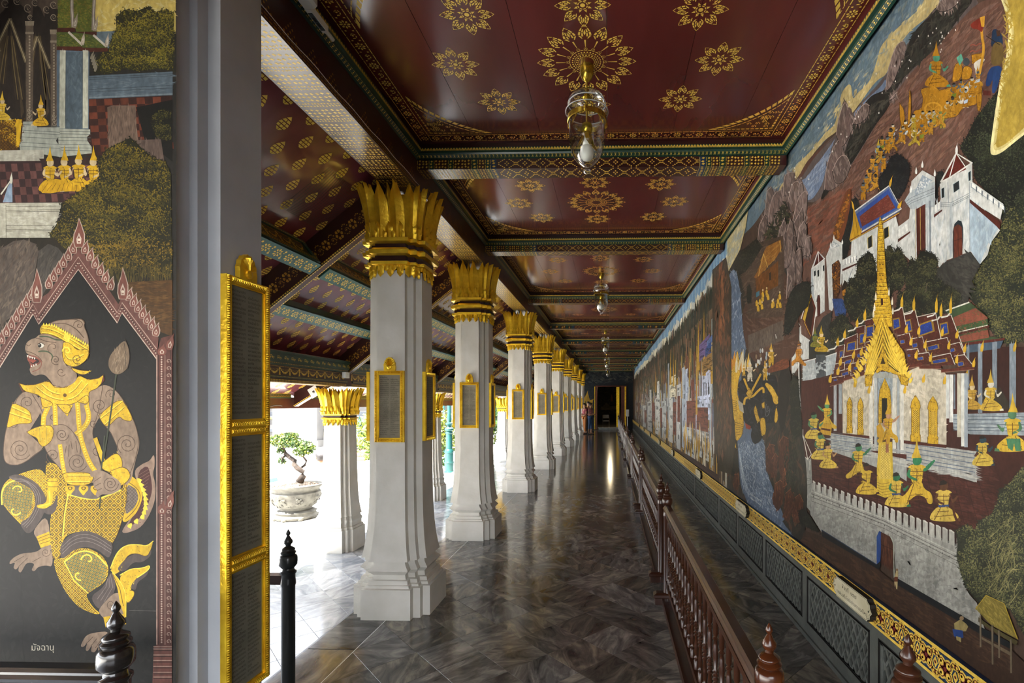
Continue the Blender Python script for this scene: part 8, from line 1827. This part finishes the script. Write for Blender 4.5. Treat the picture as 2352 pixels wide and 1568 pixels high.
# ---- foreground earth, bamboo, hut, little people
Q.p('3b2a20', (-120, 380), (180, 560), (410, 640), (770, 850), (884, 945), (1440, 1275), (1600, 1350), (1760, 1500), (1760, 1900), (1500, 1568), (780, 1060), (540, 900), (200, 660), (-200, 400)).strokes([(200, 600), (420, 680), (880, 950), (1600, 1380), (1640, 1560), (1000, 1180), (540, 880), (250, 680)], ['4a362a', '2d1f17', '533c2a', '35251c'], 700, 44, 8, .55, .2, 415)
Q.foliage('2a2d22', ['1f2219', '2f3324', '454a30', '5f6040', '757248'], [(1255, 600), (1330, 560), (1380, 600), (1400, 540), (1480, 500), (1520, 420), (1530, 350), (1600, 300), (1680, 200), (1760, 150), (1760, 1400), (1600, 1100), (1480, 1080), (1400, 1060), (1320, 960), (1290, 880), (1260, 760), (1270, 680)], 4200, 13, 416, 75)
Q.strokes([(1480, 620), (1620, 500), (1650, 1050), (1460, 1000)], ['8a8458', '9a9260', '5c5a3c'], 90, 60, 2.2, 2.0, .5, 417)
Q.p('7a6c30', (1385, 1100), (1448, 1015), (1560, 1070), (1648, 1290), (1480, 1200)).strokes([(1392, 1095), (1448, 1025), (1560, 1080), (1640, 1280), (1490, 1190)], ['8f7f3a', '5f5424', 'a08f48'], 160, 22, 3, .9, .2, 418); Q.line('a88f30', 6, (1380, 1100), (1448, 1012), (1562, 1065), (1648, 1290)); Q.p('4a4326', (1400, 1150), (1480, 1210), (1648, 1300), (1640, 1330), (1400, 1180)); Q.p('6a5c48', (1410, 1270), (1600, 1370), (1610, 1400), (1420, 1290))
for x, y0, y1 in ((1412, 1140, 1340), (1488, 1200, 1450), (1606, 1290, 1505), (1530, 1230, 1410)): Q.line('6f6350', 11, (x, y0), (x + 2, y1)); Q.line('3a3226', 3, (x + 6, y0), (x + 8, y1))
Q.p('b9a678', (868, 900), (880, 850), (892, 860), (890, 900)).p('6a3a22', (866, 895), (890, 895), (888, 925), (868, 925)).p('b9a678', (866, 925), (888, 925), (886, 975), (878, 970), (876, 940), (870, 960)); Q.ell('8a6a48', 884, 850, 7, 8)
Q.p('9a8a58', (1245, 1190), (1285, 1165), (1320, 1190), (1335, 1210), (1320, 1240), (1250, 1240)).p('24407a', (1235, 1225), (1300, 1235), (1305, 1280), (1270, 1290), (1245, 1270)).p('9a8a58', (1258, 1270), (1290, 1280), (1290, 1310), (1262, 1295)); Q.ell('1c1814', 1284, 1145, 14, 12); Q.ell('9a8060', 1294, 1158, 14, 14)
mural_text(Q, 'นายเพียง ณ ของ เขียน พ.ศ. ๒๔๗๕', 1, lambda u, v: (1938 + u * 4.65, 1283 + u * 2.75 - v * 8.2), 'ddd8c6')
mural_text(Q, 'นายเงียบ ซุ้นซ้วน ซ่อมเขียน พ.ศ. ๒๕๑๖', 1, lambda u, v: (1933.5 + u * 4.65, 1295.5 + u * 2.95 - v * 8.2), 'ddd8c6')
# the words above were drawn by a letter one pixel-unit high: (u, v) run in letters
# ---- river, dark giant and brown rocks
Q.sm = True
Q.conv(0, 0, 1)
Q.p('2c2a25', (1640, 640), (1700, 560), (1760, 620), (1795, 560), (1815, 640), (1814, 760), (1812, 860), (1838, 960), (1856, 1100), (1850, 1240), (1800, 1260), (1700, 1150), (1640, 1100)).strokes([(1650, 660), (1805, 620), (1812, 860), (1850, 1100), (1840, 1230), (1700, 1140), (1645, 1080)], ['3a352c', '1d1c18', '4a3a2c', '5a3c2a', '33362a', '26271f'], 900, 15, 3.2, PI / 2, .3, 420)
Q.p('4f372c', (1700, 720), (1740, 640), (1790, 600), (1830, 680), (1838, 800), (1790, 850), (1720, 830)).strokes([(1710, 720), (1790, 620), (1830, 700), (1830, 800), (1730, 820)], ['5f4638', '40291f', '6a5244'], 200, 13, 3, .2, .4, 421)
Q.p('5d5148', (1718, 770), (1798, 735), (1800, 780), (1720, 812)).strokes([(1720, 770), (1796, 738), (1796, 778), (1722, 808)], ['6d6056', '46392f'], 120, 8, .8, PI / 2, .06, 422)
RIV = [(1668, 640), (1688, 612), (1700, 660), (1706, 760), (1715, 800), (1700, 860), (1712, 960), (1728, 1000), (1752, 1030), (1760, 1080), (1778, 1130), (1790, 1190), (1830, 1240), (1770, 1210), (1730, 1180), (1705, 1130), (1696, 1040), (1690, 980), (1684, 860), (1672, 780), (1670, 700)]
Q.p('526278', RIV); Q.strokes(RIV, ['65768c', '42526a', '8291a2', '394860', 'a3adb8'], 900, 7, .9, PI / 2 + .1, .35, 423)
C5(); Q.sm = True
for i, pts in enumerate([[(232, 420), (238, 230), (268, 195), (288, 215), (284, 420)], [(185, 520), (196, 300), (226, 110), (250, 120), (246, 300), (236, 520)], [(150, 330), (168, 150), (212, 10), (236, 30), (216, 320)], [(255, 180), (270, 60), (300, 20), (322, 60), (310, 200)], [(300, 240), (312, 130), (345, 120), (340, 260)], [(120, 260), (140, 80), (175, 0), (190, 60), (165, 270)]]): rock(pts, 520 + i, ['5d4c44', '544640', '6a5850', '4c423c'][i % 4])
Q.foliage('1c1d18', ['161712', '23251d', '31332a'], [(165, 760), (180, 560), (230, 440), (320, 400), (345, 440), (330, 560), (270, 620), (215, 740)], 420, 10, 530, 50)
CG()
Q.p('56667c', (110, 500), (160, 440), (235, 500), (240, 600), (245, 660), (270, 720), (300, 800), (340, 900), (240, 870), (180, 800), (130, 760), (115, 620))
Q.strokes([(112, 520), (235, 510), (245, 660), (290, 790), (310, 880), (200, 810), (135, 750)], ['70829a', '44556c', '93a1b0', 'b4bcc2'], 900, 11, 1.3, 1.25, .45, 424)
for k in range(20): x = 128 + rng.uniform(0, 90) + k * 2.4; y = 545 + k * 13; Q.spiral('8496a8', 1.5, x, y, rng.uniform(7, 16), .8, rng.uniform(0, 6), rng.choice((-1, 1)))
for k in range(5): Q.line('aab6c0', 1.8, (118 + k * 3, 560 + k * 16), (124 + k * 5, 660 + k * 10), (140 + k * 8, 740 + k * 6))
# giant
Q.p('17181a', (108, 260), (125, 225), (165, 235), (240, 205), (290, 205), (300, 260), (295, 330), (300, 400), (280, 430), (240, 430), (235, 480), (215, 520), (185, 532), (170, 490), (180, 450), (140, 430), (125, 360)).strokes([(120, 250), (290, 215), (290, 400), (200, 500), (140, 400)], ['24262a', '0f1011', '303338'], 120, 16, 5, 1, .8, 425)
def gold3(pts, seed, n=40): Q.p('c39a2c', pts); Q.strokes(pts, ['dcb84a', '8a6414', '5a3e10', 'e6ca62'], n, 6, 1.5, 1.1, .8, seed); Q.line('5a3e10', 1.8, *(list(pts) + [pts[0]]))
gold3([(60, 210), (85, 170), (80, 120), (95, 150), (110, 80), (118, 150), (130, 80), (132, 170), (115, 230), (108, 290), (120, 330), (135, 380), (140, 440), (130, 490), (105, 520), (92, 470), (100, 430), (75, 370), (65, 290)], 426, 240)
gold3([(80, 500), (100, 515), (105, 550), (92, 540)], 427, 8); Q.p('a8a394', (110, 320), (135, 340), (140, 385), (120, 370))
for k in range(6): Q.line('5a3e10', 2, (78, 320 + k * 9), (108, 330 + k * 9)); Q.line('5a3e10', 2, (96 + k * 2, 425 + k * 12), (138, 440 + k * 8))
for k in range(12): Q.flame(rng.choice(['c98a28', 'b8701e', 'd9b048', 'c9bfa0']), 40 + k * 10 + rng.uniform(-8, 8), 190 + rng.uniform(-25, 25), rng.uniform(60, 120), 12, -PI / 2 + rng.uniform(-.2, .2))
Q.line('c39a2c', 9, (140, 222), (165, 285)); Q.line('c39a2c', 9, (220, 200), (175, 285)); Q.line('c39a2c', 10, (140, 345), (145, 310), (180, 310), (210, 275), (232, 262), (232, 290)); gold3([(150, 292), (165, 265), (182, 290), (165, 320)], 428, 20); gold3([(238, 250), (245, 238), (275, 260), (295, 300), (306, 315), (300, 345), (278, 340), (272, 300), (250, 272)], 429, 40); gold3([(185, 370), (195, 340), (208, 400), (218, 420), (200, 430)], 430, 26); gold3([(215, 410), (235, 402), (242, 430), (243, 485), (220, 490)], 431, 26); gold3([(282, 420), (285, 380), (292, 350), (300, 390), (298, 420), (288, 432)], 432, 14); gold3([(222, 340), (236, 330), (238, 360), (226, 362)], 433, 8)
Q.line('6b7076', 2.2, (245, 340), (238, 380), (245, 405), (262, 380), (255, 350)); Q.line('8b8f94', 1.6, (250, 350), (246, 380), (256, 372))
Q.p('8a3a28', (145, 430), (172, 445), (170, 462), (150, 455))
for k in range(34): x = 190 + rng.uniform(0, 90); y = 90 + rng.uniform(0, 110); Q.ell(rng.choice(['9aa6ac', 'c0c4c0', '7d6a50', 'a9853a', '40464a']), x, y, 4, 11)
for x, y, h in ((168, 235, 110), (140, 210, 60), (240, 230, 90), (268, 165, 110)): Q.figure(x, y, h, 1, 'stand', gold='c9c2ae' if h == 110 and x < 200 else 'c39a2c')
Q.line('dcdcd4', 4, (291, 35), (288, 15), (293, 30))
Q.p('6e3d26', (250, 175), (330, 125), (352, 140), (350, 175), (300, 185), (250, 200)).strokes([(255, 180), (330, 130), (348, 170)], ['82492e', '5a3020'], 40, 18, 4, -.3, .2, 434)
Q.p('231f1c', (300, 190), (352, 170), (362, 220), (350, 330), (320, 500), (300, 420))
for i, pts in enumerate([[(240, 640), (245, 560), (262, 528), (285, 535), (282, 620), (262, 680)], [(262, 690), (270, 600), (288, 570), (300, 590), (292, 680)], [(300, 640), (305, 520), (325, 490), (348, 505), (355, 560), (345, 660), (320, 700)], [(272, 800), (285, 715), (310, 698), (328, 715), (325, 790), (300, 850)], [(320, 870), (335, 760), (360, 738), (375, 760), (365, 850), (345, 896)], [(362, 880), (378, 780), (400, 762), (418, 800), (415, 880), (390, 905)], [(65, 470), (68, 400), (85, 385), (92, 420), (88, 480)], [(35, 610), (40, 580), (70, 570), (92, 585), (75, 640), (60, 690), (40, 680)], [(85, 720), (95, 670), (115, 668), (118, 720), (100, 750)], [(20, 300), (30, 180), (60, 200), (62, 300), (40, 330)], [(1540 / 4.9, 660), (330, 640), (340, 720), (322, 730)]]): 
    Q.p('4a2c20', pts); Q.strokes(pts, ['5f3826', '38211a', '74462c', '2c1c16'], 50, 14, 3, PI / 2, .25, 440 + i); Q.line('8a5434', 2.5, *pts[1:4])
Q.foliage('1f211a', ['181a14', '24261b', '343524'], [(355, 260), (370, 200), (395, 230), (402, 330), (412, 420), (410, 480), (380, 500), (355, 470), (360, 380)], 260, 7, 455, 30)
Q.foliage('1b1c17', ['161713', '202219', '2c2d20'], [(395, 840), (420, 830), (445, 860), (470, 900), (500, 950), (440, 920), (400, 900)], 160, 7, 456, 30)
Q.strokes([(330, 560), (385, 480), (385, 700), (370, 760), (330, 700)], ['2c2f24', '3a3b2c', '1d1e18'], 170, 12, 3, PI / 2, .5, 457)
Q.conv(0, 0, 1)
mural_text(Q, 'เขียน ณ พ.ศ. ๒๔๗๓ ซ่อม', 1, lambda u, v: (1723.6 + u * 2.6, 1135.5 + u * 1.75 - v * 5.2), 'c9ccc4'); mural_text(Q, 'ช่างเขียนซ่อม พ.ศ. ๒๕๑๔', 1, lambda u, v: (1722 + u * 2.6, 1143 + u * 1.85 - v * 5.2), 'c9ccc4')
# wooden house up the hill and people round it
Q.sm = False
C8()
Q.p('4b3b30', (930, 190), (1010, 60), (1040, 0), (1250, -60), (1260, 160), (1250, 520), (1000, 540), (985, 380)).strokes([(940, 190), (1040, 20), (1230, -20), (1240, 500), (1000, 520)], ['5a483a', '3a2c24', '6a5444', '4a4436'], 420, 26, 5, -.6, .4, 460)
Q.foliage('24231c', ['1c1c17', '2b2b22', '3a3a2c'], [(900, 160), (960, 40), (1060, -40), (1100, 20), (1040, 120), (980, 200), (930, 230)], 420, 9, 461, 60); Q.foliage('20221b', ['1a1c16', '282a20'], [(985, 380), (990, 310), (1010, 290), (1025, 340), (1020, 420), (995, 430)], 120, 7, 462, 30)
Q.p('8a5a22', (1040, 240), (1070, 190), (1110, 60), (1130, 20), (1230, -30), (1240, 30), (1200, 100), (1150, 150), (1060, 250)).strokes([(1050, 240), (1120, 40), (1230, -20), (1200, 100), (1070, 240)], ['9a6a2a', '6f4518', 'a87a38'], 110, 22, 3, -.9, .15, 463); Q.line('b89048', 5, (1108, 70), (1140, 170)); Q.line('b89048', 5, (1108, 70), (1070, 240)); Q.line('b89048', 5, (1225, -20), (1235, 60)); Q.p('6a4018', (1050, 250), (1170, 160), (1215, 120), (1215, 300), (1060, 380)).strokes([(1060, 250), (1200, 150), (1200, 290), (1065, 360)], ['7d5022', '52300f'], 80, 26, 4, PI / 2, .05, 464); Q.p('24221e', (1150, 210), (1162, 200), (1162, 260), (1150, 265)); Q.p('3f6a7a', (1055, 350), (1080, 335), (1080, 370), (1055, 385))
for k in range(16): x = 1040 + rng.uniform(0, 190); y = 340 + rng.uniform(0, 140); gold3([(x - 8, y + 22), (x - 10, y - 8), (x, y - 26), (x + 9, y - 6), (x + 10, y + 20)], 465 + k, 6); Q.ell(rng.choice(['c9b48c', '5a3a28']), x, y - 32, 5, 8)
Q.p('c0b283', (800, 90), (850, -60), (900, -160), (1000, -260), (980, -120), (940, 40), (850, 210)).strokes([(810, 90), (980, -220), (930, 40), (850, 190)], ['d2c698', 'a8a07c', '8d99a0'], 110, 44, 7, -1.2, .2, 480)
# ---- the far half of the wall: tall thin glimpses of forest, white walls and gilt halls
Q.conv(0, 0, 1)
def xt(px): t = (px - 1458) / (1668 - 1458); return 850 - 262 * t - 30 * t * t, 985 + 118 * t + 28 * t * t       # mural top and bottom at that column of the picture
rg = np.random.default_rng(8)
for k in range(60):
    a = 1457 + 213 * k / 60; b = a + 213 / 60 + .4; ta, ba = xt(a); tb, bb = xt(b); ha, hb = ba - ta, bb - tb
    Q.p(['6f94b4', '7fa0ba', '668cae', '8aa6b8'][k % 4], (a, ta - 4), (b, tb - 4), (b, tb + hb * .2), (a, ta + ha * .2))
    Q.p(['d5cfb2', 'c9c8b8', 'dcd6bc', 'bfc3bc'][int(rg.integers(4))], (a, ta + ha * rg.uniform(.03, .08)), (b, tb + hb * rg.uniform(.03, .08)), (b, tb + hb * .22), (a, ta + ha * .22))
    Q.p(['4f4638', '5a4434', '3c3f34', '63503c'][int(rg.integers(4))], (a, ta + ha * rg.uniform(.10, .16)), (b, tb + hb * rg.uniform(.10, .16)), (b, bb), (a, ba))
for k in range(3000):
    t = rg.random() ** 1.0; x = 1458 + 210 * t; to, bo = xt(x); H = bo - to; v = rg.uniform(.13, .97); 
    if v < .34: cols = ['2c3326', '3d4030', '5a4636', '7a5a44', '24281f', '6a5a48']
    elif v < .5: cols = ['6a4030', '8f6a3a', '3a3c30', '5c4a3a', '7d8078', '4c5040', 'a88a3a']
    elif v < .82: cols = ['9aa0a0', 'b3b4ae', '7a4434', '8f949a', '6b6f78', '4a4038', 'a88c3c', '5d6a80', '8a5a48']
    else: cols = ['5a4636', 'b08a3a', '3f342a', '8a7048', 'a8a8a0', '4a3c30']
    l = H * rg.uniform(.02, .075); w_ = .35 + 1.7 * t * rg.random(); y = to + H * v; c = cols[int(rg.integers(len(cols)))]
    Q.raw([(x - w_, y - l), (x + w_, y - l * .9), (x + w_ * .9, y + l), (x - w_, y + l * .9)], c)
for k in range(60):       # trees on the skyline
    t = (k + rg.random()) / 60; x = 1460 + 206 * t; to, bo = xt(x); H = bo - to; w_ = .7 + 2.4 * t; Q.p('2f352c' if k % 3 else '443c30', (x - w_, to + H * .2), (x - w_ * .6, to + H * .12), (x, to + H * rg.uniform(.06, .10)), (x + w_ * .6, to + H * .12), (x + w_, to + H * .2))
def slab(col, x0, x1, v0, v1, v2=None, v3=None):
    slab0(col, x0, x1, v0, v1, v2, v3); h_ = v1 - v0
    if x1 - x0 > 2.5:
        for k in range(int(6 + (x1 - x0) * 1.6)):
            a = x0 + rg.random() * (x1 - x0); v = v0 + rg.random() * h_ * .9; c = [min(255, max(0, int(int(col[i:i + 2], 16) * f_))) for i, f_ in zip((0, 2, 4), [rg.choice((.62, .8, 1.12, .72))] * 3)]
            slab0('%02x%02x%02x' % tuple(c), a, min(x1, a + rg.uniform(.6, (x1 - x0) * .5)), v, v + h_ * rg.uniform(.015, .09))
def slab0(col, x0, x1, v0, v1, v2=None, v3=None):
    a0, b0 = xt(x0); a1, b1 = xt(x1); v2 = v0 if v2 is None else v2; v3 = v1 if v3 is None else v3
    Q.p(col, (x0, a0 + (b0 - a0) * v0), (x1, a1 + (b1 - a1) * v2), (x1, a1 + (b1 - a1) * v3), (x0, a0 + (b0 - a0) * v1))
for x0, x1, v0, v1, c in ((1476, 1483, .62, .9, 'a9aaa6'), (1487, 1497, .58, .92, 'b2b4b2'), (1492, 1496, .45, .6, 'c0c2be'), (1505, 1516, .56, .92, 'b9bab6'), (1509, 1514, .4, .56, 'c6c8c4'), (1520, 1530, .6, .93, 'a2a6a6'), (1534, 1545, .53, .93, 'b9bbb8'), (1538, 1552, .42, .58, 'c9c3ac'), (1534, 1537, .3, .9, '8f959c'), (1554, 1563, .5, .95, 'b3b5b4'), (1566, 1573, .4, .92, '9aa6b4'), (1573, 1597, .74, .95, 'aeb3b6'), (1574, 1580, .42, .9, 'a4b0c4'), (1598, 1614, .6, .88, 'aab4cc'), (1612, 1632, .48, .72, 'b4bcd2'), (1600, 1628, .76, .92, 'b3b7ba'), (1630, 1634, .55, .94, 'a9b3bc'), (1634, 1642, .25, .5, '9aa29c')): slab(c, x0, x1, v0, v1)
for x0, x1, v0, v1 in ((1480, 1484, .68, .84), (1498, 1504, .6, .8), (1516, 1521, .66, .84), (1546, 1553, .62, .86), (1577, 1598, .62, .78), (1556, 1562, .58, .76), (1600, 1626, .66, .78), (1588, 1594, .5, .62)): slab('6e3a2c', x0, x1, v0, v1)
for x, v0, v1, wd in ((1506, .22, .5, 1.2), (1540, .2, .48, 2.4), (1547, .24, .5, 2), (1604, .18, .46, 3.2), (1617, .16, .5, 4.2), (1600, .3, .7, 2.2), (1635, .3, .55, 2.4), (1566, .34, .6, 1.4)):
    to, bo = xt(x); H = bo - to; Q.p('b38c2e', (x - wd, to + H * v1), (x - wd * .4, to + H * (v0 * .5 + v1 * .5)), (x, to + H * v0), (x + wd * .4, to + H * (v0 * .5 + v1 * .5)), (x + wd, to + H * v1))
for x0, x1, v0, v1, c in ((1606, 1630, .33, .42, '6a5a86'), (1614, 1636, .42, .50, '8a6a3a'), (1624, 1638, .34, .38, '5a70a0'), (1620, 1634, .37, .41, '2f4a80')): slab(c, x0, x1, v0, v1, v0 - .02, v1 - .03)
for x in (1616, 1621, 1626): slab('2a2c34', x, x + 1.6, .54, .6)
for k in range(80):
    x = 1568 + rg.random() * 64; to, bo = xt(x); H = bo - to; v = rg.uniform(.8, .97); Q.p(['b58c2c', 'c9a440', '8f6a24', 'cfc6ac', '3a2c22'][k % 5], (x - 1.2, to + H * v), (x, to + H * (v - .07)), (x + 1.3, to + H * v), (x + .6, to + H * (v + .04)))
for k in range(26):
    x = 1500 + rg.random() * 40; to, bo = xt(x); H = bo - to; v = rg.uniform(.84, .98); Q.p('b58c2c', (x - .7, to + H * v), (x, to + H * (v - .08)), (x + .7, to + H * v))
slab('4a3428', 1544, 1650, .95, 1.02)
Q.p('3a3328', (1636, 620), (1668, 590), (1680, 660), (1680, 900), (1690, 1010), (1680, 1090), (1650, 1080), (1640, 1000), (1636, 800)).strokes([(1640, 630), (1672, 600), (1680, 1000), (1650, 1070)], ['4f4234', '2a271f', '6a4632', '7a4e34', '3d3d2e', '20201a'], 500, 15, 2.2, PI / 2, .15, 490)
Q.strokes([(1652, 620), (1664, 600), (1662, 780), (1652, 800)], ['8a5a3c', '6a4028'], 40, 18, 2, PI / 2, .1, 491)
# flakes of lost paint
Q.conv(1740, 0, .35706)
for k in range(46):
    x, y = rng.uniform(200, 1300), 0; y = 1350 - x * .95 + rng.uniform(-160, 120); Q.p('d9d6cc', (x - 3, y), (x + 2, y - 7), (x + 5, y + 2), (x, y + 7))
R_.build('mural', 'mural_paint', wall_right)['label'] = 'long mural of white forts, gilded palace court, river and processions'
# ---------------------------------------------------------------- dark end wall and the mural seen through the doorway
E_ = Paint(lambda px, py, d: at_y(px, py, YE - .004 - d)); E_.conv(0, 0, 1)
def endquad(col, x0, x1, z0, z1):
    i = len(E_.v); E_.v.extend([(x0, YE - .004, z0), (x1, YE - .004, z0), (x1, YE - .004, z1), (x0, YE - .004, z1)]); E_.f.append((i, i + 1, i + 2, i + 3)); E_.c.append(lin(col))
for q_ in ((-2.6, DX0 - .16, 0, 3.6), (DX1 + .34, 1.34, 0, 3.6), (DX0 - .16, DX1 + .34, DZ + .06, 3.6)): endquad('20252b', *q_)
E_.p('22272d', (1325, 840), (1460, 840), (1460, 880), (1325, 880)).strokes([(1330, 848), (1458, 848), (1458, 878), (1330, 878)], ['3c4246', '59584e', '181a1c', '2c3236'], 140, 7, 2.5, .1, .5, 500)
E_.strokes([(1330, 878), (1366, 878), (1366, 985), (1330, 985)], ['161b20', '22282e', '2b3034'], 120, 6, 3, 1, .8, 501)
E_.flame('a88428', 1348, 922, 26, 9); E_.flame('a88428', 1352, 928, 18, 8, -.9); E_.flame('a88428', 1356, 932, 14, 6, -1.2); E_.p('8a6c20', (1344, 928), (1350, 905), (1358, 925), (1362, 936), (1346, 936))
E_.build('mural', 'mural_paint_end', wall_back)
E2 = Paint(lambda px, py, d: at_y(px, py, 46.49 - d)); E2.conv(0, 0, 1)
E2.p('3a342a', (1340, 870), (1470, 870), (1470, 950), (1340, 950)).strokes([(1370, 888), (1430, 888), (1430, 948), (1370, 948)], ['5a503c', '2a261f', '6f6248', '40392c', '4a4a38', '1f1d18'], 260, 4, 1.6, .3, .8, 510)
E2.p('8a7c5c', (1380, 934), (1416, 932), (1416, 940), (1381, 941)); E2.flame('a8702a', 1405, 922, 18, 5, -PI / 2, None, 0); E2.p('7a6c50', (1384, 936), (1392, 924), (1400, 930), (1400, 937))
E2.build('mural', 'mural_paint_end', bpy.data.objects['floor_back_room'])
